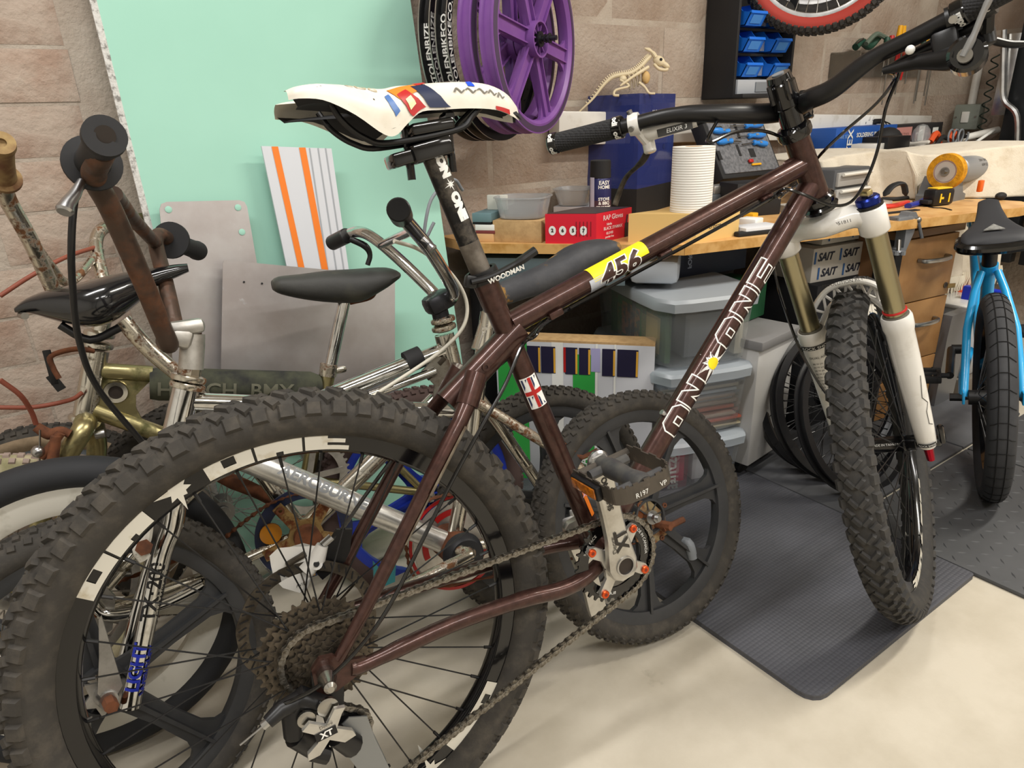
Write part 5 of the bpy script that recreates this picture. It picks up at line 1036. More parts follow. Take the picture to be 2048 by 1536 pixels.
XC = PC.X(PC.on(618, 955, .04)); gear(40, .078, .006, .062, (0, 0, 0), XC, .003).obj('chainring', aludull, Cb, 25)
for i in range(5): a = 2 * pi * i / 5; M(XC).box((.04 * cos(a), 0, .04 * sin(a)), (.06, .003, .012), V((cos(a), 0, sin(a))), Y_).obj('chainring_arm', aludull, Cb)
rusty_chain(PC, [(540, 925, .045), (575, 885, .045), (650, 870, .045), (850, 900, .045)], Cb, rust)
for lat in (.04, -.04): tb(PC, [(620, 960, lat * .6), (850, 985, lat * 1.3)], .009, goldch, 'chain_stay', Cb); tb(PC, [(650, 790, lat * .5), (850, 985, lat * 1.3)], .008, goldch, 'seat_stay', Cb)
# --- two loose wheels between the bikes and the wall ---
t = thing('bicycle_wheel', 'tan sidewall wheel with silver rim leaning on the wall at far left', 'wheel', PC.on(118, 1090, -.2)); spoked_wheel(PC.X(PC.on(118, 1082, -.20)), t, .25, .024, rubberdust, mat('grey_blue_rim', '9aa3b0', .4, .5), steel, 'block', wall=tanwall, name='wheel_assembly')
t = thing('bicycle_wheel', 'silver spoked wheel with knobbly tyre standing behind the chrome bmx frame', 'wheel', PC.on(445, 1015, -.10)); spoked_wheel(PC.X(PC.on(445, 1015, -.11)), t, .25, .024, rubberdust, alu, alu, 'bmx', name='wheel_assembly')
# teal scrap on the floor
tg = M().prism([(-.02, 0), (.02, 0), (.03, .06), (.0, .03), (-.015, .06)], PB.on(768, 1170, .05), U, Z, N * .004).obj('plastic_shard', teal); tag(tg, 'broken teal plastic shard standing on the floor between the bikes', 'plastic')
# ================= boards leaning on the wall =================
BN = (N + Z * .148).normalized()
def bd(px, py, off=0): return onp(px, py, W(0, .05 + off, 1.23), BN)
def bq(u, z, off=0): return W(u, .05 + (1.23 - z) * .148 + off, z)
def sheet(P, th, name, m, parent=None, hole=None):
    c = P[0]; ex = U; ey = BN.cross(U) * -1; ey = ey if ey.z > 0 else -ey
    return M().prism([((p - c).dot(ex), (p - c).dot(ey)) for p in P], c, ex, ey, -BN * th).obj(name, m, parent, 30)
gp_ = mat('green_plasterboard', 'a5d6c4', .75, n=(1.5, '9fd0be', .4, .6))
o = M(); q = [bq(u, z, d) for d in (0, -.0125) for u, z in ((.192, .004), (.863, .004), (.863, 1.36), (.192, 1.36))]
o.add(q, [(0, 1, 2, 3), (4, 7, 6, 5), (0, 4, 5, 1), (1, 5, 6, 2), (2, 6, 7, 3), (3, 7, 4, 0)]); pb = tag(o.obj('plasterboard_sheet', gp_), 'large pale green plasterboard sheet leaning on the block wall', 'board')
M().tube([bq(.190, .01, -.006), bq(.190, 1.355, -.006)], .0085, 6).obj('torn_paper_edge', mat('gypsum_edge', 'd9d8d4', .9, n=(80, '8f8c88', .5, .62), b=(90, .8, .004)), pb)
alsh = mat('brushed_sheet', 'c4c1c0', .42, .7, n=(5, 'b0a8a6', .4, .65, 6), second=(26, .66, .74, 'dcdcdc', .5, .6), b=(15, .02, .01))
def rc_(P, r=.012):
    out = []
    for i in range(len(P)):
        a, b_, c = P[i - 1], P[i], P[(i + 1) % len(P)]; p = b_ + (a - b_).normalized() * r; q = b_ + (c - b_).normalized() * r
        out += [p, (p + q) / 2 * .4 + b_ * .6 if 0 else (p * .5 + q * .5) * .55 + b_ * .45, q]
    return out
P = [bd(318, 404, .03), bd(492, 400, .03), bq(.60, .16, .03), bq(.37, .16, .03)]
P[2] = bd(560, 790, .03); P[3] = bd(352, 800, .03)
s1 = tag(sheet(rc_(P, .014), .004, 'metal_sheet', alsh), 'scratched aluminium sheet with corner holes behind the rusty handlebar', 'metal sheet')
for q in ((337, 419), (476, 415), (484, 464)): c = bd(*q, .0305); M().lathe([(.0, 0), (.006, 0), (.0068, .0006), (.006, .001)], c, BN, 16).obj('bolt_hole', gp_, s1)
P = [bd(446, 520, .07), bd(790, 552, .07), bd(790, 850, .07), bd(440, 850, .07)]
s2 = tag(sheet(rc_(P, .006), .003, 'metal_sheet', alsh), 'dull aluminium sheet behind the grey worn bmx saddle', 'metal sheet')
for q in ((488, 564), (524, 567)): c = bd(*q, .0708); M().cyl(c, c + BN * .001, .0022, n=8).obj('pin_hole', blackmat, s2)
P = [bd(523, 292, .045), bd(663, 297, .045), bd(712, 640, .045), bd(596, 640, .045)]
s3 = tag(sheet(P, .006, 'stripe_board', mat('pale_grey_board', 'd3d6dc', .5)), 'pale grey board with two orange stripes on the plasterboard', 'board')
def strip(a0, a1, b0, b1, nm, m, off): o = .045 + off; M().add([bd(*a0, o), bd(*a1, o), bd(*b1, o), bd(*b0, o)], [(0, 1, 2, 3)]).obj(nm, m, s3)
strip((543, 293), (556, 293), (620, 640), (632, 640), 'orange_stripe', orange, .0012); strip((598, 295), (611, 295), (662, 640), (675, 640), 'orange_stripe', orange, .0012)
for x in (618, 635, 650): strip((x, 296), (x + 2.5, 296), (x + 52, 640), (x + 54.5, 640), 'board_groove', mat('groove_grey', 'a4a8ae', .6), .001)
# ================= wheels hung on the wall =================
hub = at(1063, 80, 1.60); ha = G @ V((.86, -.5, .0)).normalized()
def HX(off, rot=0):
    Yv = -ha; xv = Z.cross(ha).normalized(); c = hub - ha * off; xv = Yv.cross(Z); m_ = Matrix(((xv.x, Yv.x, 0, c.x), (xv.y, Yv.y, 0, c.y), (0, 0, 1, c.z), (0, 0, 0, 1))); return m_ @ Matrix.Rotation(rot, 4, 'Y')
def purple_wheel(off, rot, label, axle):
    t = thing('mag_wheel', label, 'wheel', hub - ha * off); X = HX(off, rot); R = .208
    M(X).lathe([(R, -.017), (R, -.013), (R - .008, -.008), (R - .008, .008), (R, .013), (R, .017), (R - .022, .019), (R - .030, .012), (R - .032, 0), (R - .030, -.012), (R - .022, -.019)], (0, 0, 0), Y_, 80, closed=True).obj('rim', purple, t, 35)
    for s_ in (-1, 1): M(X).lathe([(R - .003, .0176 * s_), (R - .017, .0195 * s_)], (0, 0, 0), Y_, 80, cap=False).obj('brake_track', mat('worn_purple', '4b3a55', .6), t, 50)
    for i in range(6):
        a = 2 * pi * i / 6; d = V((cos(a), 0, sin(a))); tt = V((-sin(a), 0, cos(a))); b = M(X); e = R - .028
        P = [(.028, .022), (.06, .0165), (.11, .0155), (e - .03, .02), (e - .012, .03), (e, .05)]; b.prism([(x, y) for x, y in P] + [(x, -y) for x, y in P[::-1]], V((0, -.004, 0)), d, tt, V((0, .008, 0)))
        for s_ in (-1, 1): b.prism([(.028, -.012), (e, -.010), (e, .010), (.028, .012)], tt * (.0135 * s_), d, Y_, tt * (.003 * s_))
        b.obj('wheel_spoke', purple, t, 30)
    M(X).lathe([(.036, -.026), (.040, -.026), (.040, .026), (.036, .026), (.034, .006), (.034, -.006)], (0, 0, 0), Y_, 40, closed=True).obj('hub_ring', purple, t)
    for i in range(10): a = 2 * pi * i / 10; M(X).box((.026 * cos(a), 0, .026 * sin(a)), (.024, .04, .0028), V((cos(a), 0, sin(a))), Y_).obj('hub_rib', purple, t)
    b = M(X); b.cyl((0, -.026, 0), (0, .026, 0), .017, n=24)
    if axle: b.cyl((0, -.03, 0), (0, .026, 0), .0105, n=20); b.cyl((0, -.066, 0), (0, 0, 0), .0055, n=12); b.cyl((0, -.036, 0), (0, -.040, 0), .010, n=6); b.cyl((0, -.046, 0), (0, -.05, 0), .011, n=20)
    b.obj('hub_bearing', mat('dark_hub', '4a4a4e', .35, .9), t); return t
pw = purple_wheel(0, .15, 'front purple six spoke wheel of the wall stack, axle showing', True); purple_wheel(.055, .5, 'rear purple six spoke wheel hung behind the other purple one', False)
p = at(1000, 60, 1.63); o = M().cyl(p, p + ha * .003, .016, n=20).obj('valve_sticker', mat('white_sticker', 'd9d9e2', .5), pw)
def loose_rim(off, R, label, m, txt):
    t = M(HX(off)).lathe([(R, -.016), (R, -.012), (R - .012, -.008), (R - .012, .008), (R, .012), (R, .016), (R - .020, .016), (R - .026, .008), (R - .026, -.008), (R - .020, -.016)], (0, 0, 0), Y_, 80, closed=True).obj('wheel_rim', m); tag(t, label, 'rim')
    M(HX(off)).lathe([(R + .0006, -.0160), (R + .0006, -.0130)], (0, 0, 0), Y_, 80, cap=False).obj('polished_edge', alu, t); M(HX(off)).lathe([(R + .0006, .0160), (R + .0006, .0130)], (0, 0, 0), Y_, 80, cap=False).obj('polished_edge', alu, t)
    fnr = lambda x, y: (lambda a: V(((R - .010 + .010) * cos(a), 0, (R) * sin(a))))(0)
    X = HX(off); sgn = 1
    text(txt, .024, lambda x, y: (lambda a: V(((R - .0105 + y * .8) * cos(a), -.0168, (R - .0105 + y * .8) * sin(a))))(pi * 1.03 - x / R), whitep, t, bold=.0006, sub=1, X=X, wide=1.1)
    text(txt, .022, lambda x, y: (lambda a: V(((R - .0112) * cos(a) * 1.0, y * .9, (R - .0112) * sin(a))))(pi * 1.05 - x / R), whitep, t, bold=.0006, sub=1, X=X, wide=1.1)
    for i in range(36): a = 2 * pi * i / 36; M(X).cyl(((R - .0265) * cos(a), 0, (R - .0265) * sin(a)), ((R - .0275) * cos(a), 0, (R - .0275) * sin(a)), .003, n=6).obj('spoke_hole', blackmat, t)
    return t
def rim_side_text(): pass
loose_rim(.105, .222, 'black alloy rim with white lettering just behind the purple wheels', black, 'STOLENBIKECO.')
loose_rim(.150, .222, 'outermost left lettered black rim of the stack, against the wall', black, 'STOLENRIZE')
b = M(); c = hub - ha * .08 + Z * .178; b.tube([onw(985, -40, .0), c - Z * 0 - ha * .14, c, c + ha * .10, c + ha * .11 + Z * .03], .007, 10); tag(b.obj('wall_hook', blackmat), 'black steel hook holding the purple wheels on the wall', 'hook')
# two wheels hanging near the ceiling
def hung(px, py, d, R, label, wallm, yaw):
    c = at(px, py, d); a = (EYE - c); a.z = 0; a.normalize(); a = Matrix.Rotation(radians(yaw), 3, 'Z') @ a; Yv = -a; xv = Yv.cross(Z); X = Matrix(((xv.x, Yv.x, 0, c.x), (xv.y, Yv.y, 0, c.y), (0, 0, 1, c.z), (0, 0, 0, 1)))
    t = thing('hanging_wheel', label, 'wheel', c); wp = spoked_wheel(X, t, R, .026, rubber, alu, steel, 'mtb', wall=wallm, name='wheel_assembly'); M().tube(bez([V((c.x, c.y, 2.5)), V((c.x, c.y, c.z + R + .06)), V((c.x, c.y, c.z + R + .0)) + xv * .03, V((c.x, c.y, c.z + R - .075)), V((c.x, c.y, c.z + R - .06)) - xv * .03], 5), .004, 8).obj('ceiling_hook', steel, t)
hung(1648, -112, 2.10, .252, 'red walled knobbly wheel hanging from the ceiling above the desk', mat('red_sidewall', 'a5362c', .7), 0); hung(1640, -132, 2.22, .252, 'black knobbly wheel hanging behind the red walled one', None, 6)
# ================= organiser with blue bins =================
t = thing('parts_organiser', 'tall black wall organiser holding rows of blue bins', 'organiser', W(2.1, .07, 1.0)); z0, z1, u0, u1, dp = .985, 1.52, 1.98, 2.29, .13
blk = mat('organiser_black', '1d1e21', .55)
b = M(); b.box(W(u0 + .006, dp / 2, (z0 + z1) / 2), (.012, dp, z1 - z0), U, -N, Z, bev=.002); b.obj('side_panel', blk, t); M().box(W(u1 - .006, dp / 2, (z0 + z1) / 2), (.012, dp, z1 - z0), U, -N, Z, bev=.002).obj('side_panel', blk, t)
M().box(W((u0 + u1) / 2, .004, (z0 + z1) / 2), (u1 - u0, .008, z1 - z0), U, -N, Z).obj('back_panel', blk, t); M().box(W((u0 + u1) / 2, dp / 2 + .02, z0 + .006), (u1 - u0, dp + .04, .012), U, -N, Z, bev=.002).obj('bottom_shelf', blk, t)
rowz = [1.05, 1.1255, 1.201]
for z in rowz: M().box(W((u0 + u1) / 2, .05, z - .006), (u1 - u0 - .02, .09, .008), U, -N, Z).obj('shelf_rail', blk, t); M().box(W((u0 + u1) / 2, .1, z + .02), (.05, .004, .03), U, -N, Z).obj('clear_drawer_front', clear, t)
dr = M(); dr.box(W((u0 + u1) / 2, .08, 1.018), (u1 - u0 - .03, .11, .046), U, -N, Z, bev=.003); dr.obj('clear_drawer', mat('milky_drawer', 'b9bec6', .25, trans=.2), t); M().box(W((u0 + u1) / 2, .137, 1.018), (.1, .003, .03), U, -N, Z).obj('drawer_label', greyp, t)
names = {(0, 0): 'lowest left', (0, 1): 'lowest right', (1, 0): 'second row left', (1, 1): 'second row right', (2, 0): 'third row left', (2, 1): 'third row right'}
def bin_mesh():
    w_, th = .082, .0025; b = M(); prof = [(.02, 0), (.125, 0), (.145, .034), (.138, .037), (.112, .042), (.098, .055), (.088, .067), (.02, .067)]
    for s_ in (-1, 1): b.prism(prof, U * (s_ * (w_ / 2 - th / 2)) - U * th / 2, N, Z, U * th)
    b.prism([(.02, 0), (.125, 0), (.125, th), (.02, th)], U * -w_ / 2, N, Z, U * w_); b.prism([(.125, 0), (.145, .034), (.142, .035), (.122, .002)], U * -w_ / 2, N, Z, U * w_); b.prism([(.02, 0), (.023, 0), (.023, .067), (.02, .067)], U * -w_ / 2, N, Z, U * w_)
    b.prism([(.142, .032), (.148, .033), (.146, .041), (.138, .039)], U * -w_ / 2, N, Z, U * w_); return b
for r, z in enumerate(rowz):
    for c_, uu in enumerate((2.062, 2.208)):
        o = bin_mesh(); o.v = [v_ + W(uu, 0, z) - W(0, 0, 0) + W(0, 0, 0) for v_ in o.v]; bo = tag(o.obj('storage_bin', bluep), 'blue plastic parts bin, %s on the black organiser' % names[(r, c_)], 'bin', 'blue bins on the wall organiser')
        M().prism([(.1295, .006), (.1432, .029), (.1442, .029), (.1305, .006)], W(uu - .026, 0, z), N, Z, U * .052).obj('bin_label', mat('pale_blue_card', '4b8fe0', .5), bo)
# ================= tool rack =================
t = thing('tool_rack', 'clear plastic tool shelf fixed to the block wall near the corner', 'rack', W(3.05, .05, 1.14)); pers = mat('smoked_perspex', 'b7b3a6', .1, trans=.8, alpha=.45)
M().box(W(3.07, .06, 1.14), (.7, .12, .006), U, -N, Z, bev=.001).obj('shelf_plate', pers, t); M().box(W(3.07, .004, 1.10), (.7, .006, .09), U, -N, Z, bev=.001).obj('back_plate', pers, t); M().box(W(2.724, .06, 1.09), (.006, .12, .10), U, -N, Z, bev=.001).obj('end_plate', pers, t)
def driver(u, v, name, label, cat, hm, hl, hr, sl, sm=steel, m2=None):
    tt = thing(name, label, cat, W(u, v, 1.14), 'tools standing in the clear rack'); p = W(u, v, 1.146)
    hd_ = M().lathe([(hr * .55, 0), (hr * .8, .006), (hr * .6, .016), (hr, .03), (hr * .92, hl * .6), (hr, hl - .01), (hr * .7, hl)], p, Z, 14).obj('handle', hm, tt)
    if m2: M().lathe([(hr * 1.02, .035), (hr * .95, hl * .6), (hr * 1.02, hl - .02)], p, Z, 14).obj('grip_band', m2, hd_)
    M().cyl(p - Z * sl, p + Z * .004, .0032, n=8).obj('shaft', sm, tt)
yell = mat('yellow_plastic', 'e8ab1d', .4); dg = mat('dark_green_plastic', '23483a', .45)
driver(2.95, .09, 'screwdriver', 'short screwdriver with pale shaft near the left of the clear rack', 'tool', dg, .05, .012, .09); driver(3.02, .07, 'screwdriver', 'long screwdriver hanging below the middle of the clear rack', 'tool', red, .06, .012, .2)
driver(3.29, .07, 'screwdriver', 'red and yellow screwdriver upright at the right of the rack', 'tool', red, .095, .016, .19, m2=yell); driver(3.36, .08, 'screwdriver', 'green handled screwdriver at the right end of the rack', 'tool', dg, .10, .013, .21); driver(3.2, .06, 'screwdriver', 'clear handled screwdriver beside the red and yellow one', 'tool', mat('clear_handle', 'd8d0c4', .2, trans=.5), .07, .012, .12); driver(3.24, .09, 'screwdriver', 'thin green screwdriver left of the clear handled one', 'tool', dg, .05, .01, .2); driver(3.4, .05, 'hex_key', 'thin steel rod in the far right hole of the rack', 'tool', steel, .02, .004, .17); driver(3.15, .05, 'screwdriver', 'small orange screwdriver in the middle of the rack', 'tool', yell, .045, .013, .16, m2=red)
def pliers(u, v, name, label, m1, m2, up_, dn):
    tt = thing(name, label, 'tool', W(u, v, 1.14), 'tools standing in the clear rack'); p = W(u, v, 1.15)
    for s_ in (-1, 1): M().tube([p + U * .008 * s_ + Z * 0, p + U * .016 * s_ + Z * up_ * .5, p + U * .012 * s_ + Z * up_], [.008, .011, .009], 10).obj('handle', m1, tt); M().tube([p + U * .006 * s_, p + U * .009 * s_ - Z * dn * .5, p + U * .003 * s_ - Z * dn], [.005, .006, .002], 8).obj('jaw', m2, tt)
pliers(3.05, .09, 'pliers', 'yellow and red insulated pliers standing tall in the rack', yell, red, .09, .10); pliers(3.12, .08, 'pliers', 'red jawed insulated pliers next to the tall yellow pair', yell, red, .06, .11)
tt = thing('caulking_clamp', 'dark green squeeze clamp lying on the clear rack', 'tool', W(2.88, .06, 1.15)); b = M(); b.tube(bez([W(2.80, .05, 1.16), W(2.84, .05, 1.18), W(2.9, .05, 1.165), W(2.94, .06, 1.2)], 4), .014, 10); b.obj('clamp_body', dg, tt); M().tube(bez([W(2.82, .08, 1.17), W(2.88, .08, 1.205), W(2.93, .08, 1.2), W(3.0, .07, 1.19)], 4), .009, 8).obj('clamp_arm', mat('grey_green', '5f6d62', .5), tt); M().tube([W(2.79, .06, 1.175), W(2.83, .06, 1.19)], .004, 8).obj('clamp_bolt', steel, tt)
# ================= desk and what stands on it =================
DZ = .655
dk = thing('desk', 'pale oak workshop desk with an angled front edge', 'desk', W(1.7, .4, 0))
poly = [(.905, .03), (.905, .20), (1.25, .603), (2.35, .885), (2.44, .885), (2.50, .83), (2.50, .03)]
b = M().prism([(u, v) for u, v in poly], W(0, 0, DZ - .025), U, N, Z * .025); top = b.obj('desktop', oakpale, dk, 30)
edm = oakpale.copy(); edm.name = 'oak_edge_band'
for i in (1, 2, 3, 4):
    a, c = W(*poly[i], DZ - .0125), W(*poly[i + 1], DZ - .0125); nn_ = (c - a).cross(Z).normalized(); nn_ = nn_ if nn_.dot(EYE - a) > 0 else -nn_
    M().box((a + c) / 2 + nn_ * .0006, ((c - a).length, .002, .0245), c - a, nn_, Z).obj('edge_band', mat('oak_edge', 'd2a566', .45, n=(22, 'b98845', .42, .62)), dk)
for u, v in ((1.0, .08), (2.42, .12), (1.28, .45)): M().box(W(u, v, (DZ - .025) / 2), (.05, .05, DZ - .025), U, N, Z, bev=.004).obj('desk_leg', blackmat, dk)
M().box(W(2.02, .70, (DZ - .025) / 2), (.05, .06, DZ - .025), U, N, Z, bev=.003).obj('desk_leg', blackmat, dk)
def quad(pa, pb, pc, z0, h, name, m, parent=None, bev=.002, z=None):
    """upright carton: pb is its nearest lower corner, pa and pc the neighbouring ones"""
    a, b_, c = onz(*pa, z0), onz(*pb, z0), onz(*pc, z0); return quad3(a, b_, c, h, name, m, parent, bev)
def quad3(a, b_, c, h, name, m, parent=None, bev=.002):
    ex = a - b_; ey = c - b_; ey = ey - ex.normalized() * (ey.dot(ex.normalized()) * .0); q = [b_, b_ + ex, b_ + ex + ey, b_ + ey]
    o = M().add(q + [p + Z * h for p in q], [(0, 1, 2, 3), (4, 5, 6, 7), (0, 1, 5, 4), (1, 2, 6, 5), (2, 3, 7, 6), (3, 0, 4, 7)]).obj(name, m, parent); o2 = dict(o=o, b=b_, ex=ex, ey=ey, h=h); QD[o.name] = o2; return o
QD = {}
def face(o, which):
    q = QD[o.name]; e = q['ex'] if which == 'a' else q['ey']; n_ = q['ey'] if which == 'a' else q['ex']; d = e.normalized(); out = d.cross(Z); out = out if out.dot(n_) < 0 else -out
    x = d if d.cross(Z).dot(out) > 0 else -d; o_ = q['b'] + e / 2 + Z * q['h'] / 2; return plane_fn(o_ + out * .0002, x, Z, .0008), e.length, q['h']
# books and offcuts at the left end
def slab(l, r, yb, dep, h, z0, name, label, m, cat):
    a, c = onz(l, yb, z0), onz(r, yb, z0); d = (c - a); n_ = d.cross(Z).normalized(); n_ = n_ if n_.dot(EYE - a) < 0 else -n_
    return tag(M().box((a + c) / 2 + n_ * dep / 2 + Z * h / 2, (d.length, dep, h), d, n_, Z, bev=.0015).obj(name, m), label, cat)
a0 = onz(948, 484, DZ); a1 = onz(986, 485, DZ); dd = (a1 - a0); nn = dd.cross(Z).normalized(); nn = nn if nn.dot(EYE - a0) < 0 else -nn
z = DZ
for h, nm, lb, m, cat, sx in ((.021, 'wood_offcut', 'pale wood block at the bottom of the small stack', mat('pine', 'd9ae7c', .6), 'wood', 0), (.008, 'notebook', 'maroon notebook lying on the wood block', mat('maroon_cover', '7d3b3b', .6), 'book', .004), (.015, 'paper_pad', 'white pad of paper in the small stack', whitep, 'paper', .003), (.006, 'notebook', 'thin black notebook in the small stack', black, 'book', -.004), (.022, 'box_file', 'grey teal box on top of the small stack', mat('grey_teal', '6d8a90', .5), 'box', -.004)):
    tag(M().box((a0 + a1) / 2 + dd.normalized() * sx + nn * .06 + Z * (z + h / 2 - DZ), (dd.length, .11, h), dd, nn, Z, bev=.0015).obj(nm, m), lb, cat); z += h
tag(M().box((a0 + a1) / 2 + dd.normalized() * .012 + nn * .08 + Z * (z + .019 - DZ), (dd.length * 1.05, .012, .038), dd, nn, Z, bev=.002).obj('white_carton', mat('off_white_card', 'dcdad0', .6)), 'small off white card standing on the grey teal box', 'card')
a, b_ = onz(987, 484, DZ), onz(1083, 486, DZ); zt = zat(a, 987, 441); nb_ = (b_ - a).cross(Z).normalized(); nb_ = nb_ if nb_.dot(EYE - a) < 0 else -nb_
cb_ = tag(M().box((a + b_) / 2 + nb_ * .065 + Z * ((zt - DZ) / 2), ((b_ - a).length, .13, zt - DZ), b_ - a, nb_, Z, bev=.001).obj('cardboard_box', cardb), 'low brown cardboard box under a clear food tub', 'box')
c = (a + b_) / 2 + nb_ * .06 + Z * (zt - DZ); d1 = (b_ - a).normalized()
def tub(c, d1, d2, lx, ly, h, name, label, flare=1.18):
    def rr(s_, z, r=.3):
        out = []
        for i in range(32):
            q = 2 * pi * i / 32; x = cos(q); y = sin(q); k = (abs(x) ** 3.5 + abs(y) ** 3.5) ** (-1 / 3.5); out.append(c + d1 * (lx / 2 * s_ * x * k) + d2 * (ly / 2 * s_ * y * k) + Z * z)
        return out
    o = M(); o.loft([rr(.02, .002), rr(.97, .002), rr(1, .004), rr(flare, h - .004), rr(flare * 1.06, h - .003), rr(flare * 1.06, h), rr(flare * .985, h), rr(.97, .006), rr(.02, .006)], cap=False); return tag(o.obj(name, clearb, ang=50), label, 'tub')
tub(c + nb_ * .0, d1, nb_, .115, .10, .055, 'food_tub', 'clear plastic food tub standing on the low cardboard box')
tub(onz(1150, 440, DZ) + Z * .045, d1, nb_, .09, .09, .05, 'food_tub', 'round frosted tub behind the spray can', 1.3)
tag(M().box(onz(1150, 440, DZ) + Z * .0225, (.11, .09, .045), d1, nb_, Z, bev=.001).obj('white_carton', mat('pale_label_card', 'c9cbd2', .6)), 'flat pale carton under the round frosted tub', 'box')
gx = quad((1091, 487), (1192, 488), (1262, 471), DZ, .072, 'glove_box', redcard); gx['label'] = 'red disposable glove carton on the desk edge'; gx['category'] = 'box'
gf_, L1, hh = face(gx, 'a')
for i in range(4): x = -L1 / 2 + .018 + i * .026; disc(lambda a, b_, x=x: gf_(x + a * .8, -.004 + b_), .0115, 'round_icon', whitep, gx); text(('2', '6', '5', '7')[i] , .012, (lambda x_: (lambda a, b_: gf_(x_ + a, -.004 + b_) + gx_off))(x) if 0 else (lambda a, b_, x=x: gf_(x + a, -.004 + b_ - .0) + (EYE - QD[gx.name]['b']).normalized() * .0006), mat('dark_print', '2a2622', .5), gx, bold=.0006, name='icon_mark')
for k in range(5): patch(gf_, L1 / 2 - .05 + k * .009, L1 / 2 - .048 + k * .009, -.018, .018, 'text_column', mat('dark_red_print', '7d1420', .5), gx, 1, 1)
gf2_, L2, hh = face(gx, 'c'); pinkw = mat('pale_pink_print', 'f4d3d3', .5)
for s_, y, sz, x in (('RAP Gloves', .022, .017, -.006), ('Nitrile', .006, .008, -.022), ('BLACK SYNMAX', -.004, .0105, -.006), ('GLOVES', -.016, .008, -.02), ('powder free', -.025, .007, -.02)): text(s_, sz, lambda a, b_, x=x, y=y: gf2_(x + a, y + b_), pinkw, gx, bold=.0003)
patch(gf2_, L2 / 2 - .03, L2 / 2, -.036, .0, 'hand_print', mat('dark_hand', '33262a', .5), gx, 1, 1); M().tube([gf2_(L2 / 2 - .024 + i * .006, 0) for i in (0,)] + [gf2_(L2 / 2 - .02, .02)], .002, 6).obj('hand_print', mat('dark_hand', '33262a', .5), gx)
M().box(QD[gx.name]['b'] + QD[gx.name]['ex'] / 2 + QD[gx.name]['ey'] / 2 + Z * .0725, (QD[gx.name]['ex'].length * .96, QD[gx.name]['ey'].length * .96, .0015), QD[gx.name]['ex'], QD[gx.name]['ey'], Z).obj('dark_lid', mat('box_top_dark', '3a2d30', .4), gx)
sp0 = onz(1200, 446, DZ); t = thing('spray_can', 'stove paint spray can with a black cap behind the glove carton', 'can', sp0); zt = zat(sp0, 1200, 320); h = zt - DZ
M().lathe([(.029, 0), (.031, .004), (.031, h * .70), (.027, h * .74)], sp0, Z, 28).obj('can_body', mat('can_navy', '2b2c5c', .3, .2), t); M().cyl(sp0 + Z * h * .72, sp0 + Z * h, .030, .029, n=28, bev=.002).obj('cap', blackmat, t); cfn_ = lambda ang: (lambda x, y: sp0 + G @ V(((.0315) * sin(ang + x / .0315), -(.0315) * cos(ang + x / .0315), h * .4 + y)))
M().lathe([(.0314, h * .12), (.0314, h * .38)], sp0, Z, 28, cap=False).obj('label_band', mat('plum_label', '4d3440', .4), t)
patch(cfn_(-.9), -.012, .006, -.05, .06, 'barcode_panel', mat('lilac_label', 'c9c6dc', .5), t, 4, 1)
for s_, y, sz in (('EASY', .045, .015), ('HOME', .033, .013), ('STOVE', .0, .012), ('& BBQ', -.011, .012), ('SPRAY PAINT', -.022, .008)): f_ = cfn_(.25); text(s_, sz, lambda x, y_, y=y: f_(x, y + y_), whitep, t, bold=.0004, sub=1)
# printer hood (curing station)
nc = onz(1272, 432, DZ)
t = thing('resin_printer', 'tall navy acrylic hooded resin printer on the desk', 'printer', nc); zt = zat(nc, 1271, 187); h = zt - DZ
dA, dC = G @ V((-.80, .60, 0)), G @ V((.60, .80, 0)); A_ = nc + dA * tpx(nc, dA, 1170, 300); C_ = nc + dC * tpx(nc, dC, 1346, 300)
hb_ = quad3(A_ + Z * .08, nc + Z * .08, C_ + Z * .08, h - .08, 'hood', navy, t, .008); quad3(A_, nc, C_, .08, 'base', blackmat, t, .004)
QD['base_in'] = 0; M().box((A_ + C_) / 2 + Z * .2, (.05, .05, .24), U, N, Z, bev=.003).obj('inner_column', mat('dark_steel_blue', '1b2140', .4, .5), t); M().box((A_ + C_) / 2 + Z * .11 , (.12, .1, .05), U, N, Z, bev=.003).obj('inner_vat', mat('dark_steel_blue', '1b2140', .4, .5), t)
hf_, L3, hh = face(hb_, 'c'); text('ANYCUBIC', .022, lambda x, y: hf_(x + .012, hh * .5 - .055 + y), whitep, t, bold=.0006); disc(lambda x, y: hf_(x + .055, -.02 + y), .008, 'hood_latch', mat('latch_navy', '2c3564', .3), t)
ptop = nc + Z * h
# skeleton figurine on the hood
DS = (ptop - EYE).dot(fwd) + .03
sk = thing('skeleton_figurine', 'bone coloured horned dragon skeleton figurine perched on the printer hood', 'figurine', ptop)
def q_(px, py, dd_=0): return at(px, py, DS + dd_)
spn = bez([q_(1138, 245), q_(1160, 222), q_(1185, 198), q_(1205, 172), q_(1222, 156), q_(1240, 150), q_(1262, 146), q_(1280, 134), q_(1293, 120), q_(1302, 112)], 5)
M().tube(spn, [.0015 + .0045 * min(1, i / 22) for i in range(len(spn))], 8).obj('spine', boneM, sk); b = M()
for i in range(8, len(spn) - 1): d = (spn[i + 1] - spn[i]).normalized(); p = spn[i]; n_ = d.cross(fwd).normalized(); n_ = n_ if n_.z > 0 else -n_; b.box(p + n_ * .005, (.0028, .004, .013 * min(1, i / 20)), d, fwd, n_)
o = b.obj('vertebrae', boneM, sk); o['kind'] = 'stuff'
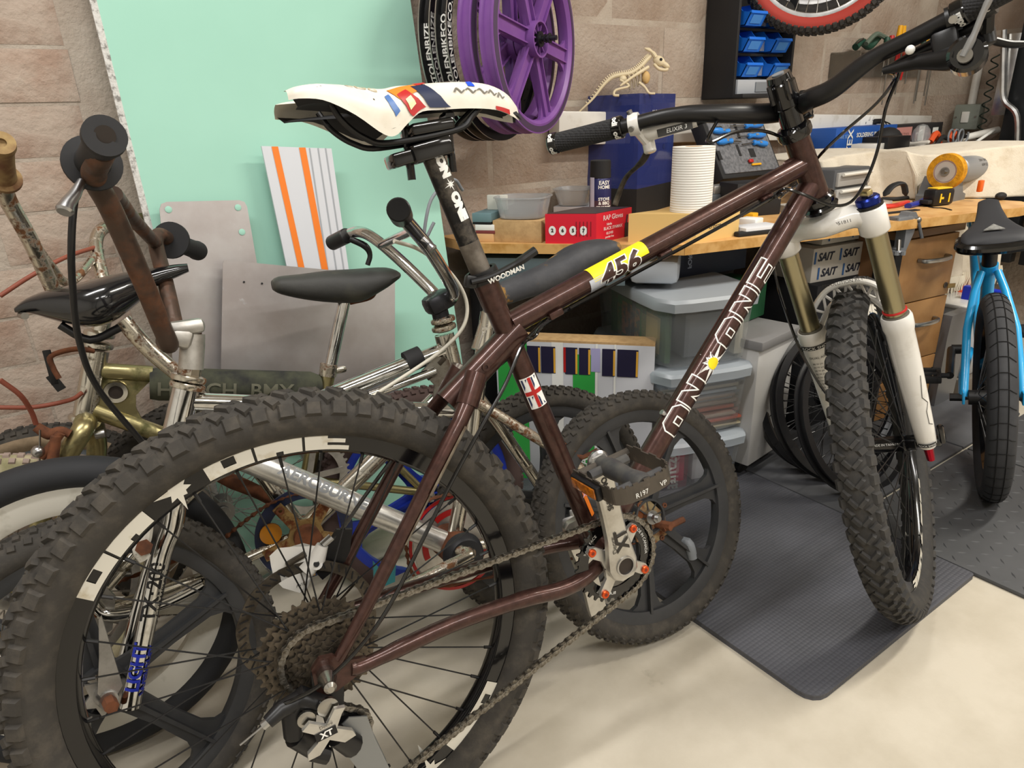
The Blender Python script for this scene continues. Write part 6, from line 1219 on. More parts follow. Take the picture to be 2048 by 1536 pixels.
b = M(); b.ball(q_(1318, 122), (.020, .012, .014), 14, at(1335, 132, DS) - at(1310, 116, DS), fwd); b.ball(q_(1330, 130), (.016, .009, .008), 12, at(1335, 132, DS) - at(1310, 116, DS), fwd); skl = b.obj('skull', boneM, sk); M().tube(bez([q_(1308, 128), q_(1318, 138), q_(1330, 140), q_(1336, 138)], 4), .0045, 8).obj('jaw', boneM, sk)
M().ball(q_(1322, 119, -.011), .0045).obj('eye_socket', blackmat, skl)
for s_ in (-1, 1): M().tube(bez([q_(1312, 115, .006 * s_), q_(1304, 104, .008 * s_), q_(1292 + 3 * s_, 96, .01 * s_)], 4), [.006] * 4 + [.004] * 4 + [.0015], 8).obj('horn', boneM, skl)
for s_ in (-1, 1):
    for k in range(5): a, c = spn[28 + k * 2], 0; M().tube(bez([a, a + V((.01, .0, -.015)) - fwd * .016 * s_, a + V((.016, 0, -.04)) - fwd * .006 * s_], 4), .0017, 6).obj('rib', boneM, sk)
    M().tube(bez([q_(1278, 165, -.012 * s_), q_(1290, 175, -.016 * s_), q_(1298, 186, -.016 * s_), q_(1310, 187, -.016 * s_)], 4), [.004] * 4 + [.0035] * 4 + [.003] * 5, 8).obj('front_leg', boneM, sk); M().tube(bez([q_(1240, 160, -.012 * s_), q_(1258, 172, -.018 * s_), q_(1232, 180, -.018 * s_), q_(1228, 190, -.018 * s_), q_(1238, 191, -.018 * s_)], 4), .0035, 8).obj('hind_leg', boneM, sk)
    M().tube(bez([q_(1297, 134, -.012 * s_), q_(1268, 152, -.02 * s_), q_(1240, 172, -.02 * s_)], 4), [.005] * 4 + [.004] * 4 + [.002], 8).obj('wing_bone', boneM, sk)
M().ball(q_(1292, 155), (.014, .010, .018), 12).obj('rib_cage', mat('bone_shadow', 'c7a56c', .6), sk); M().ball(q_(1246, 158), (.013, .010, .010), 12).obj('pelvis', boneM, sk)
# yellow carton, paper roll
yx = quad((1256, 484), (1391, 486), (1476, 471), DZ, .068, 'carton', yellowcard); yx['label'] = 'yellow brown carton on the desk corner below the paper roll'; yx['category'] = 'box'
yf, L4, hh = face(yx, 'c'); text('crosstour', .017, lambda x, y: yf(x + .0, y + .0), mat('dark_print', '2a2622', .5), yx)
yb = QD[yx.name]; rc0 = yb['b'] + yb['ex'] * .42 + yb['ey'] * .5 + Z * .0685; zt = zat(rc0, 1340, 294); t = thing('paper_roll', 'white paper towel roll standing on the yellow brown carton', 'paper roll', rc0); hr_ = zt - rc0.z
papm = mat('embossed_paper', 'f0ece4', .9); T = papm.node_tree; wv = T.nodes.new('ShaderNodeTexWave'); wv.bands_direction = 'Z'; wv.inputs['Scale'].default_value = 55; bm_ = T.nodes.new('ShaderNodeBump'); bm_.inputs['Strength'].default_value = .35; bm_.inputs['Distance'].default_value = .003; tc_ = T.nodes.new('ShaderNodeTexCoord'); T.links.new(tc_.outputs['Object'], wv.inputs['Vector']); T.links.new(wv.outputs['Fac'], bm_.inputs['Height']); T.links.new(bm_.outputs[0], T.nodes['Principled BSDF'].inputs['Normal'])
rr_ = .5 * (at(1381, 350, (rc0 - EYE).dot(fwd)) - at(1300, 350, (rc0 - EYE).dot(fwd))).length
M().lathe([(.02, 0), (rr_, 0), (rr_, hr_), (.02, hr_)], rc0, Z, 40, closed=True).obj('paper', papm, t); M().lathe([(.0185, .001), (.02, .001), (.02, hr_ + .0005), (.0185, hr_ + .0005)], rc0, Z, 24, closed=True).obj('card_core', cardb, t)
# open screwdriver case
t = thing('screwdriver_case', 'open black tool case with grey foam leaning upright against the wall', 'case', W(2.0, .12, DZ))
c1, c2, c3, c4 = at(1418, 232, 2.15), at(1528, 226, 2.32), at(1544, 338, 2.27), at(1436, 345, 2.10)
cx_ = ((c2 - c1) + (c3 - c4)) / 2; cy_ = ((c1 - c4) + (c2 - c3)) / 2; cn = cx_.cross(cy_).normalized(); cn = cn if cn.dot(EYE - c1) > 0 else -cn; cc = (c1 + c2 + c3 + c4) / 4; ex_ = cx_.normalized(); ey_ = cn.cross(ex_)
cw, ch = cx_.length, cy_.length
M().box(cc - cn * .025, (cw + .03, ch + .03, .05), ex_, ey_, cn, bev=.006).obj('case_shell', blackmat, t); fo_ = M().box(cc + cn * .001, (cw, ch, .006), ex_, ey_, cn, bev=.002).obj('foam_insert', foam, t)
cq = lambda px, py: onp(px, py, cc + cn * .006, cn)
for q in ((1440, 258, .03, .02), (1462, 243, .05, .012), (1505, 305, .03, .03), (1475, 262, .012, .05), (1478, 300, .012, .04), (1440, 310, .016, .03)): M().box(cq(q[0], q[1]) - cn * .0015, (q[2], q[3], .001), ex_, ey_, cn).obj('foam_slot', blackmat, fo_)
for i, (h0, h1, s1_, nm) in enumerate((((1488, 254), (1522, 250), (1458, 254), 'topmost'), ((1455, 265), (1423, 263), (1471, 267), 'upper left'), ((1494, 274), (1527, 271), (1472, 275), 'middle right'), ((1461, 284), (1433, 286), (1479, 285), 'lower left'), ((1504, 287), (1531, 290), (1481, 291), 'lowest right'))):
    tt = thing('screwdriver', 'blue and grey screwdriver, %s in the open foam case' % nm, 'tool', cq(*h0), 'blue screwdrivers in the case'); a, b_, s0 = cq(*h0) + cn * .006, cq(*h1) + cn * .006, cq(*s1_) + cn * .006; L = (b_ - a).length
    M().lathe([(.004, 0), (.009, .004), (.006, L * .25), (.0105, L * .6), (.009, L * .92), (.004, L)], a, b_ - a, 14).obj('handle', mat('screwdriver_blue', '2f86de', .35), tt); M().box(a.lerp(b_, .6) + cn * .007, (L * .5, .007, .004), b_ - a, ey_, cn, bev=.001).obj('grip_inlay', greyp, tt); M().cyl(a, s0, .002, n=8).obj('shaft', steel, tt)
M().box(cq(1500, 323) + cn * .004, (.022, .012, .008), ex_, ey_, cn, bev=.003).obj('red_bit_holder', red, t); M().box(cq(1512, 329) + cn * .002, (.05, .006, .004), ex_, ey_, cn).obj('yellow_rule', yell, t)
def bx(px, py, d, size, name, label, m, cat, rot=0, z0=DZ, bev=.003):
    c = at(px, py, d); p = V((c.x, c.y, z0 + size[2] / 2)); a = YAW + radians(rot); ex = V((cos(a), sin(a), 0)); return tag(M().box(p, size, ex, Z.cross(ex), Z, bev=bev).obj(name, m), label, cat)
bx(1500, 385, 2.02, (.15, .10, .095), 'tool_case_base', 'black lower tool case under the open foam lid', blackmat, 'case', -20)
t = thing('bench_clamp', 'grey metal quick clamp lying behind the paper roll', 'clamp', at(1420, 385, 2.05)); b = M(); p = at(1420, 395, 2.05); p.z = DZ + .03; b.box(p, (.09, .05, .06), ex_, Z.cross(ex_).normalized() if 0 else N, Z, bev=.006); b.obj('clamp_body', mat('mid_grey_paint', '6a6f74', .45, .3), t); M().box(p + U * .03 + Z * .042, (.07, .04, .025), U, N, Z, bev=.004).obj('clamp_jaw', aludull, t); M().cyl(p - U * .05 + Z * .02, p - U * .02 + Z * .02, .008, n=12).obj('clamp_screw', steel, t)
yb2 = bx(1502, 432, 1.78, (.045, .05, .028), 'small_carton', 'tiny white and yellow carton beside the brown bike tube', whitep, 'box', 10); 
bx(1502, 424, 1.84, (.03, .03, .032), 'yellow_tin', 'small yellow tin behind the tiny white carton', yell, 'tin', 10); bx(1512, 456, 1.72, (.11, .06, .02), 'white_tray', 'shallow white tray on the desk near the fork crown', mat('tray_white', 'd6d8dc', .5), 'tray', -14); bx(1515, 466, 1.70, (.13, .02, .012), 'black_bar', 'flat black bar at the desk edge in front of the white tray', blackmat, 'tool', -14)
# plastic drawer unit
t = thing('drawer_unit', 'grey plastic drawer unit with pale handles partly under the fleece', 'drawers', onz(1668, 405, DZ)); o = onz(1700, 408, DZ) + N * -.07; M().box(o + Z * .055, (.20, .13, .11), U, N, Z, bev=.004).obj('unit_body', mat('dark_grey_unit', '4c4e52', .5), t)
for k in range(2): M().box(o + N * .068 + Z * (.03 + .05 * k), (.18, .012, .042), U, N, Z, bev=.003).obj('drawer_front', mat('pale_grey_drawer', '9d9b98', .5), t); M().tube([o + N * .082 - U * .08 + Z * (.045 + .05 * k), o + N * .082 + U * .08 + Z * (.045 + .05 * k)], .005, 8).obj('drawer_handle', mat('pale_handle', 'd9d7d0', .4), t)
# fleece drape
base = [(1652, 406), (1690, 404), (1730, 398), (1762, 396), (1800, 398), (1835, 400), (1870, 400), (1910, 398), (1960, 398), (2010, 396), (2060, 394), (2120, 392)]; topy = [(1655, 324), (1690, 314), (1725, 309), (1760, 304), (1795, 300), (1835, 304), (1862, 312), (1905, 308), (1960, 302), (2010, 296), (2060, 290), (2120, 284)]
nB = len(base) - 1
def flc(a, c):
    i = min(int(a * nB), nB - 1); t_ = a * nB - i; q = [base[i][k] * (1 - t_) + base[i + 1][k] * t_ for k in (0, 1)]; p = onz(*q, DZ); ty = [topy[i][k] * (1 - t_) + topy[i + 1][k] * t_ for k in (0, 1)]; zt = zat(p, q[0], ty[1])
    fold = .012 * sin(a * 34) * (1 - c) + .010 * sin(a * 21 + 1) ; bulge = .05 * math.exp(-((a - .37) / .06) ** 2) * (1 - abs(c - .35) * 1.5)
    if c <= .72: z = DZ + .003 + (zt - DZ) * (c / .72); return p + N * (fold + bulge) - N * (.05 * c / .72) + Z * (z - DZ)
    k = (c - .72) / .28; r = .03; return p + N * (fold * (1 - k)) - N * (.05 + k * .28) + Z * (zt - DZ + .004 * sin(k * pi))
fl = tag(M().grid(flc, 90, 34).obj('fleece_cover', cream, ang=180), 'cream fleece draped over the bench behind the bench grinder', 'blanket'); so_ = fl.modifiers.new('thickness', 'SOLIDIFY'); so_.thickness = .006; so_.offset = -1
bench = tag(M().box(W(2.97, .21, .35), (.88, .38, .70), U, N, Z, bev=.004).obj('side_bench', mat('bench_dark', '4a4238', .7)), 'dark low bench along the wall under the cream fleece', 'bench')
fd = tag(M().tube(bez([at(1768, 392, 2.0), at(1785, 372, 2.0), at(1806, 368, 2.01), at(1812, 392, 2.02)], 4), [.004] + [.012] * 11 + [.004], 10, sq=.5).obj('black_gadget', blackmat), 'black plastic gadget peeping out under the fleece fold', 'gadget')
# fringed throw hanging beyond the desk
TH = [at(1838, 432, 2.30), at(2010, 420, 2.62)]; tl = [at(1832, 588, 2.30), at(2000, 548, 2.62)]
def thr(a, c): p = TH[0].lerp(TH[1], a).lerp(tl[0].lerp(tl[1], a), 1 - c); return p + N * (.012 * sin(a * 19) + .006 * sin(a * 43 + c * 2))
t = thing('fringed_throw', 'cream throw with a knotted fringe hanging behind the wooden drawers', 'blanket', tl[0]); M().grid(lambda a, c: thr(a, .12 + .88 * c), 50, 16).obj('throw_cloth', cream, t, 180)
b = M(); rn = random.Random(5)
for i in range(95):
    p = thr(i / 94, .12) + N * .004; l = rn.uniform(.05, .075); s_ = rn.uniform(-.012, .012); b.tube([p + Z * .004, p - Z * .012 + N * .004, p - Z * l * .6 + U * s_ * .4, p - Z * l + U * s_], [.0035, .0042, .003, .0016], 5)
o = b.obj('fringe', fringe, t); o['kind'] = 'stuff'
# bench grinder
g0 = onz(1930, 404, DZ) - N * .03; t = thing('bench_grinder', 'grey bench grinder with a yellow disc at its near end', 'grinder', g0); gD = (g0 - EYE).dot(fwd)
p1, p2 = at(1893, 343, gD - .05), at(1972, 333, gD + .10); ga = (p2 - p1).normalized(); kk = gD / F
b = M(); b.prism([(-.065, 0), (.065, 0), (.065, .018), (.045, .024), (.02, .075), (-.03, .075), (-.055, .024), (-.065, .018)], g0 - N * .0 - Z * 0, U, Z, N * -.09); gb = b.obj('grinder_base', mat('grinder_grey', '6e7174', .45), t); sw_p = at(1961, 372, gD - .04); M().box(sw_p, (.022, .012, .035), U, N, Z, bev=.003).obj('rocker_switch', mat('orange_switch', 'e0641c', .35), t)
M().cyl(p1.lerp(p2, .2), p1.lerp(p2, .85), .040, n=32, bev=.004).obj('motor_housing', mat('motor_grey', '8b8d90', .4, .3), t); mf = tube_fn(p1.lerp(p2, .2), p1.lerp(p2, .85), .040, -fwd + U * .2); text('230V 50Hz', .012, lambda x, y: mf(x + .02, y + .012), black, t, sub=1); text('65W S2', .012, lambda x, y: mf(x + .02, y - .004), black, t, sub=1)
M().lathe([(.034, -.012), (.052, -.012), (.0535, -.006), (.0535, .012), (.05, .016), (.03, .016)], p1, ga, 48, closed=True).obj('abrasive_disc', mat('yellow_abrasive', 'd99a14', .8, n=(60, 'b07a10', .4, .65), b=(200, .6, .003)), t); M().cyl(p1 - ga * .010, p1 + ga * .01, .0345, n=36).obj('disc_label', mat('disc_face', 'b9b2ac', .45), t); M().lathe([(.030, 0), (.0318, 0), (.0318, .0006), (.030, .0006)], p1 - ga * .0106, ga, 36, closed=True).obj('label_ring', mat('ring_rose', '9c7672', .5), t)
M().cyl(p1 - ga * .010, p1 - ga * .014, .013, n=20).obj('flange_washer', alu, t); M().cyl(p1 - ga * .014, p1 - ga * .024, .007, n=6).obj('arbor_nut', steel, t); M().lathe([(.02, -.016), (.043, -.014), (.046, 0), (.044, .014), (.02, .016)], p2, ga, 40).obj('polishing_mop', mat('grey_mop', '8b837a', .95, n=(50, '6b645c', .35, .65), b=(80, 1., .01)), t)
# tape measure, pliers and oddments
tp0 = onz(1886, 412, DZ); t = thing('tape_measure', 'black and yellow tape measure in front of the grinder', 'tape measure', tp0); fx = U * .97 + N * .22; fx.normalize(); fy = Z.cross(fx)
M().box(tp0 + Z * .026 + fy * .02, (.088, .042, .050), fx, fy, Z, bev=.010).obj('tape_case', black, t); M().box(tp0 + Z * .0515 + fy * .02, (.062, .036, .004), fx, fy, Z, bev=.002).obj('case_top', mat('tape_yellow', 'efc42c', .4), t)
for x, w_ in ((-.018, .005), (.018, .005), (-.010, .010)): M().box(tp0 + fx * x + Z * .024 - fy * .0012, (w_, .002, .026 if abs(x) > .011 else .006), fx, fy, Z).obj('yellow_mark', mat('tape_yellow', 'efc42c', .4), t)
M().box(tp0 - fx * .05 + Z * .014 + fy * .02, (.02, .03, .012), fx, fy, Z, bev=.003).obj('tape_tongue', blackmat, t)
def bar_tool(P, r, m, name, label, cat='tool', z=DZ, sq=.6): return tag(M().tube(bez([onz(*p, z + r * .62) for p in P], 4), r, 10, sq=.75).obj(name, m), label, cat)
bar_tool([(1752, 414), (1785, 412), (1814, 405)], .010, mat('red_grip', 'd2382c', .4), 'pliers', 'red plier grip lying on the desk beside the blue one'); bar_tool([(1816, 412), (1835, 407), (1850, 400)], .011, mat('blue_grip', '27348f', .4), 'pliers', 'blue plier grip lying on the desk between red grip and tape'); bar_tool([(1764, 398), (1795, 398), (1830, 393), (1842, 396)], .009, blackmat, 'pliers', 'black handled tool behind the red and blue grips')
bar_tool([(1826, 402), (1860, 414), (1885, 416), (1903, 420)], .0022, black, 'cable_tie', 'thin black cable tie hanging over the desk edge', 'cable tie'); tag(M().box(onz(1800, 424, DZ + .001) + Z * .0012, (.14, .018, .0024), fx, fy, Z).obj('steel_rule', blackmat), 'flat black steel rule along the desk front edge', 'ruler'); tag(M().ball(onz(2000, 400, DZ) + Z * .012, (.022, .015, .012), 14, U, N).obj('black_mouse', blackmat), 'small black rounded gadget at the far end of the desk', 'gadget')
# clamp-on vice
va = onz(1815, 470, DZ - .005) ; vp = W(1.925, .775, DZ)
vD = 1.84; V0 = at(1812, 448, vD); t = thing('bench_vice', 'small grey clamp-on vice on the desk front edge', 'vice', V0); vg = mat('vice_grey', '8d9197', .35, .6); vz = lambda px, py: at(px, py, vD)
b = M(); b.box(vz(1800, 445), (.055, .035, .034), fx, fy, Z, bev=.003); b.obj('fixed_jaw', vg, t); b = M(); b.prism([(-.02, 0), (.018, 0), (.022, .018), (.012, .030), (-.008, .030), (-.02, .014)], vz(1822, 447), fx, Z, fy * .03); b.obj('moving_jaw', vg, t); b = M(); b.prism([(-.02, 0), (.022, 0), (.020, -.02), (-.002, -.075), (-.026, -.078), (-.026, -.062), (-.010, -.058), (-.012, -.01)], vz(1820, 452), fx, Z, fy * .03); b.obj('clamp_arm', vg, t)
M().tube([vz(1798, 480), vz(1797, 502)], .0055, 10).obj('clamp_screw', steel, t); b = M(); [b.cyl(vz(1797, 506) + V((cos(q) * .012, sin(q) * .012, -.004)), vz(1797, 506) + V((cos(q) * .012, sin(q) * .012, .006)), .007, n=8) for q in (0, 1.57, 3.14, 4.71)]; b.cyl(vz(1797, 507), vz(1797, 503), .012, n=14); b.obj('thumb_wheel', vg, t); M().tube([vz(1836, 440), vz(1844, 477)], .0045, 8).obj('tommy_bar', mat('dark_steel_bar', '55575a', .4, .8), t); M().cyl(vz(1778, 444), vz(1790, 444), .008, n=12).obj('lead_screw', steel, t); M().ball(vz(1836, 440), .009).obj('screw_head', steel, t)
lf_ = plane_fn(vz(1795, 443) + (EYE - vz(1795, 443)).normalized() * .022, fx, Z, .001); [text('TOOLCRAFT 60 mm', .005, lambda x, y, k=k: lf_(x - .002, y + .006 - k * .0075), black, t) for k in range(3)]
# oddments along the wall behind the fleece
zb = .765
def wbx(u, v, size, z, name, label, m, cat, rot=0, bev=.002):
    a = YAW + radians(rot); ex = V((cos(a), sin(a), 0)); return tag(M().box(W(u, v, z + size[2] / 2), size, ex, Z.cross(ex), Z, bev=bev).obj(name, m), label, cat)
sb = wbx(2.78, .10, (.44, .12, .105), zb, 'carton', 'blue soldering iron set carton on the ledge under the trunking', mat('blue_card', '2456a8', .5), 'box')
sf_ = plane_fn(W(2.78, .161, zb + .052), U, Z, .001); text('SOLDERING IRON SET', .022, lambda x, y: sf_(x + .03, y + .022), whitep, sb, bold=.0006); text('REX', .05, lambda x, y: sf_(-.125 + y, x), whitep, sb, bold=.001); text('WARE SET', .018, lambda x, y: sf_(x - .175, y + .02), mat('pale_blue_print', '8fb6e6', .5), sb)
bb_ = wbx(3.22, .09, (.42, .1, .08), zb + .02, 'carton', 'black and pink tool carton right of the blue soldering carton', mat('black_card', '2c2a2c', .5), 'box'); bf_ = plane_fn(W(3.22, .141, zb + .06), U, Z, .001); patch(bf_, -.2, -.06, -.035, .03, 'pink_panel', mat('pink_panel', 'c98f88', .5), bb_, 1, 1); patch(bf_, .0, .05, -.03, .03, 'white_panel', whitep, bb_, 1, 1); patch(bf_, .12, .17, -.02, .02, 'white_panel', whitep, bb_, 1, 1); text('MULTI TOOL', .018, lambda x, y: bf_(x - .13, y), mat('dark_print', '2a2622', .5), bb_)
wbx(2.72, .27, (.16, .10, .055), .78, 'black_case', 'flat black case on the fleece in front of the blue carton', black, 'case'); tag(M().ball(W(2.82, .22, .815), (.07, .05, .05), 16, U, N).obj('black_headset', blackmat), 'rounded black ear defender behind the flat black case', 'ear defender')
wbx(2.60, .27, (.10, .09, .04), .775, 'white_adapter', 'white plastic adapter block on the fleece left of the black case', white, 'adapter', 12); 
tag(M().tube(bez([W(2.9 + .03 * cos(q * 2.1), .30 + .05 * sin(q * 2.1), .795 + .012 * sin(q * 5)) for q in range(9)], 5), .007, 8).obj('cable_bundle', mat('pale_cable', 'cfcac2', .5)), 'tangle of pale grey cable on the fleece', 'cable')
tag(M().ball(W(3.0, .26, .825), (.05, .03, .045), 12, U, N).obj('bubble_wrap', clear), 'crumpled clear plastic bag on top of the fleece', 'bag')
for i, (u, m, nm) in enumerate(((3.08, mat('clamp_orange', 'd8552a', .45), 'orange jawed spring clamp left of the grey coil'), (3.24, mat('clamp_orange', 'd8552a', .45), 'orange jawed spring clamp right of the grey coil'))):
    t = thing('spring_clamp', nm, 'clamp', W(u, .28, .785)); M().tube(bez([W(u - .04, .28, .80), W(u, .28, .83), W(u + .04, .28, .79)], 4), .012, 8).obj('clamp_jaw', m, t); M().tube(bez([W(u - .03, .30, .785), W(u + .01, .3, .815), W(u + .05, .3, .81)], 4), .009, 8).obj('clamp_grip', blackmat, t)
tag(M().tube([W(3.15 + .03 * cos(q * .5), .30, .812 + .03 * sin(q * .5)) + N * .0015 * q for q in range(40)], .004, 6).obj('wire_coil', greyp), 'grey wire coil standing between the orange clamps', 'coil')
tag(M().tube([W(3.3, .28, .80), W(3.44, .36, .83)], .014, 12).obj('sealant_tube', mat('tube_white', 'e4e2dc', .4)), 'white sealant tube lying along the top of the fleece', 'tube'); tag(M().tube([W(3.26, .36, .79), W(3.40, .36, .83)], .006, 8).obj('white_scissors_handle', whitep), 'white plastic handle crossing under the sealant tube', 'tool')
tag(M().tube([W(3.42 + .032 * cos(q * .5), .44, .83 + .032 * sin(q * .5)) + U * .001 * q for q in range(40)], .004, 6).obj('wire_coil', alu), 'silver spring coil at the right end of the fleece', 'coil'); t = thing('glue_gun', 'dark green glue gun at the right end of the fleece', 'tool', W(3.44, .5, .78)); M().tube(bez([W(3.36, .52, .79), W(3.44, .52, .83), W(3.46, .54, .84)], 4), .018, 10).obj('gun_body', dg, t); M().tube([W(3.46, .54, .84), W(3.48, .60, .865)], .006, 8).obj('glue_stick', mat('glue_white', 'e6e4d8', .4), t)
# ================= under the desk =================
# metal drawer tray under the left edge
e1 = (W(*poly[2], 0) - W(*poly[1], 0)).normalized(); e2 = e1.cross(Z); e2 = e2 if e2.dot(EYE - W(*poly[1], 0)) < 0 else -e2; s0 = W(*poly[1], DZ - .06)
t = thing('under_desk_tray', 'blue grey steel drawer hung under the left desk edge', 'drawer', s0 + e1 * .25 + e2 * .17); M().box(s0 + e1 * .19 + e2 * .16 + Z * -.005, (.40, .28, .05), e1, e2, Z, bev=.003).obj('drawer_body', mat('blue_grey_steel', '6f7f86', .4, .4), t); M().box(s0 + e1 * .19 + e2 * .018 - Z * .035, (.40, .006, .02), e1, e2, Z).obj('drawer_lip', mat('blue_grey_steel', '6f7f86', .4, .4), t)
tag(M().box(s0 + e1 * .46 + e2 * .14 - Z * .012, (.12, .24, .062), e1, e2, Z, bev=.016).obj('cable_tray_cover', mat('pale_grey_metal', 'b3b9c1', .4, .2)), 'pale grey rounded housing under the desk corner', 'housing')
# stack of clear storage boxes
Qn = onz(1312, 1003, 0); Rn = onz(1497, 966, 0); er = (Rn - Qn); wr_ = er.length; er.normalize(); el = Z.cross(er); el = el if el.dot(at(1000, 800, 2) - Qn) > 0 else -el
hs3 = [0, zat(Qn, 1312, 893), zat(Qn, 1312, 752), zat(Qn, 1312, 602)]
labs = ['bottom clear storage box of the stack, holding cartons', 'middle clear storage box of the stack, full of papers', 'top clear storage box of the stack, with a grey lid']
rnd = random.Random(8)
for k in range(3):
    z0, z1 = hs3[k], hs3[k + 1]; h = z1 - z0; t = thing('storage_box', labs[k], 'box', Qn + Z * z0, 'clear storage boxes under the desk'); wl = .46
    def ring(s_, z, off=0):
        out = []; c = Qn + er * wr_ / 2 + el * wl / 2
        for i in range(28):
            q = 2 * pi * i / 28; x, y = cos(q), sin(q); kk_ = (abs(x) ** 7 + abs(y) ** 7) ** (-1 / 7); out.append(c + er * ((wr_ / 2 * s_ + off) * x * kk_) + el * ((wl / 2 * s_ + off) * y * kk_) + Z * z)
        return out
    b = M(); b.loft([ring(.02, z0 + .006), ring(.9, z0 + .006), ring(.92, z0 + .01), ring(.985, z1 - .028)], cap=False); b.obj('box_wall', clear, t, 50)
    lidm = greylid if k == 2 else mat('clear_lid', 'd3dde6', .3, trans=.35, alpha=.8); b = M(); b.loft([ring(.985, z1 - .034), ring(1.0, z1 - .034, .006), ring(1.0, z1 - .012, .008), ring(.99, z1 - .004, .004), ring(.9, z1 - .002), ring(.02, z1 - .002)], cap=False); b.obj('lid', lidm, t, 40)
    c = Qn + er * wr_ / 2 + el * wl / 2; rr2 = random.Random(k)
    if k == 1:
        zz = z0 + .012; i = 0
        while zz < z1 - .045: hh_ = rr2.uniform(.003, .010); cl_ = rr2.choice(['d8d4cb', 'c9c4bd', 'b8a89c', 'e2dfd8', 'c9705c', 'a8b4c4', 'd5c9a8']); M().box(c + er * rr2.uniform(-.012, .012) + el * rr2.uniform(-.02, .02) + Z * (zz + hh_ / 2), (wr_ * .78, wl * .8, hh_), er, el, Z).obj('paper_bundle', mat('paper_' + cl_, cl_, .8), t); zz += hh_ + .0006
    elif k == 0:
        for i, (x, y, sx, sy, hh_, cl_) in enumerate(((-.25, -.32, .3, .12, .7, 'b83250'), (.1, -.34, .25, .1, .55, 'd9d9de'), (.33, -.3, .2, .14, .75, '7486a8'), (-.1, .1, .5, .3, .6, 'c7cbd6'), (.2, .3, .4, .25, .5, 'd2c39a'))): bo_ = M().box(c + er * wr_ * x + el * wl * y + Z * (z0 + .012 + h * hh_ / 2), (wr_ * sx, wl * sy, h * hh_), er, el, Z, bev=.002).obj('carton', mat('card_' + cl_, cl_, .6), t)
        fz = plane_fn(c + er * wr_ * -.25 - el * wl * .385 + Z * (z0 + .012 + h * .3), Z, -er, .001); text('yahtzee', .05, fz, whitep, t, bold=.001)
    else:
        for i, (x, y, sx, sy, hh_, cl_) in enumerate(((-.36, -.05, .06, .7, .75, '3e5a3c'), (.1, .0, .5, .7, .6, '767c84'), (.36, -.1, .08, .6, .8, 'c9c4b4'))): M().box(c + er * wr_ * x + el * wl * y + Z * (z0 + .012 + h * hh_ / 2), (wr_ * sx, wl * sy, h * hh_), er, el, Z, bev=.002).obj('stored_goods', mat('goods_' + cl_, cl_, .6), t)
        fz = plane_fn(c - er * (wr_ * .392) + Z * (z0 + h * .42), -el, Z, .001); 
        patch(fz, -.09, .08, -.05, .05, 'magazine_cover', mat('cover_green', '3f7a3c', .5), t, 1, 1); fz2 = plane_fn(c - er * (wr_ * .392) + Z * (z0 + h * .42), -el, Z, .002); patch(fz2, -.06, .05, -.05, .04, 'cover_photo', mat('cover_salmon', 'b97a52', .5, n=(40, '50504a', .45, .55)), t, 1, 1); patch(fz2, .085, .16, -.05, .045, 'magazine_cover', mat('cover_cream', 'b5a56a', .5), t, 1, 1); text('HARDCORE', .022, lambda x, y: plane_fn(c - er * (wr_ * .392) + Z * (z0 + h * .42), -el, Z, .003)(.07 + y, x), mat('cover_text', '2c2c28', .5), t)
# white and green carton in front of the boxes
Rb = onz(1298, 985, 0); dl = G @ V((-.967, .255, 0)).normalized(); dn_ = Z.cross(dl); dn_ = dn_ if dn_.dot(EYE - Rb) < 0 else -dn_; zt = zat(Rb, 1299, 692); t = thing('cardboard_carton', 'white and green printed tool carton behind the bmx rear wheel', 'box', Rb); wc = .41
M().box(Rb + dl * wc / 2 + dn_ * .03 + Z * zt / 2, (wc, .06, zt), dl, dn_, Z, bev=.001).obj('carton_body', mat('carton_grey', 'c3c5cb', .6), t); cz = Rb + dl * wc / 2 + Z * zt / 2; kf = plane_fn(cz - dn_ * .0003, -dl, Z, .0008); kf2 = plane_fn(cz - dn_ * .0003, -dl, Z, .0014); kf3 = plane_fn(cz - dn_ * .0003, -dl, Z, .002); ht = zt / 2
M().box(Rb + dl * wc / 2 + dn_ * .03 + Z * (zt + .002), (wc, .06, .006), dl, dn_, Z).obj('torn_rim', cardb, t)
patch(kf, .0, .057, -ht, ht - .03, 'green_panel', greenpr, t, 1, 1); patch(kf, -.20, -.12, -ht, ht - .0, 'green_panel', greenpr, t, 1, 1); patch(kf, .058, .064, -ht, ht, 'white_stripe', whitep, t, 1, 1); patch(kf, .105, .110, -ht, ht, 'white_stripe', whitep, t, 1, 1); patch(kf, -.055, -.025, -ht, ht, 'white_stripe', whitep, t, 1, 1)
nv_ = mat('navy_photo', '23203c', .45); yl_ = mat('ochre_photo', 'e3ad3c', .5)
for x0, x1 in ((-.12, -.085), (-.083, -.045), (-.02, .012), (.016, .045), (.075, .108), (.113, .165)): patch(kf2, x0, x1, ht - .085, ht - .012, 'product_photo', nv_, t, 1, 1); patch(kf3, x1 - .005, x1, ht - .083, ht - .016, 'yellow_edge', yl_, t, 1, 1)
patch(kf2, .047, .070, ht - .075, ht - .012, 'product_photo', mat('lilac_photo', 'a9a6cf', .5), t, 1, 1); patch(kf3, -.024, -.018, ht - .08, ht - .012, 'red_edge', red, t, 1, 1)
for s_, x, y, sz in (('PACK', -.165, .01, .028), ('GRID', -.150, .0, .02), ('TIES', .046, -.04, .028), ('node', .005, -.09, .034), ('BIKE RACK', .03, -.15, .03), ('SUITABLE FOR INDOORS', -.07, -.02, .008), ('KEEP DRY', -.06, -.02, .008)): text(s_, sz, lambda a, b_, x=x, y=y: kf3(x - b_, y + a), whitep if sz > .01 else black, t, bold=.0006)
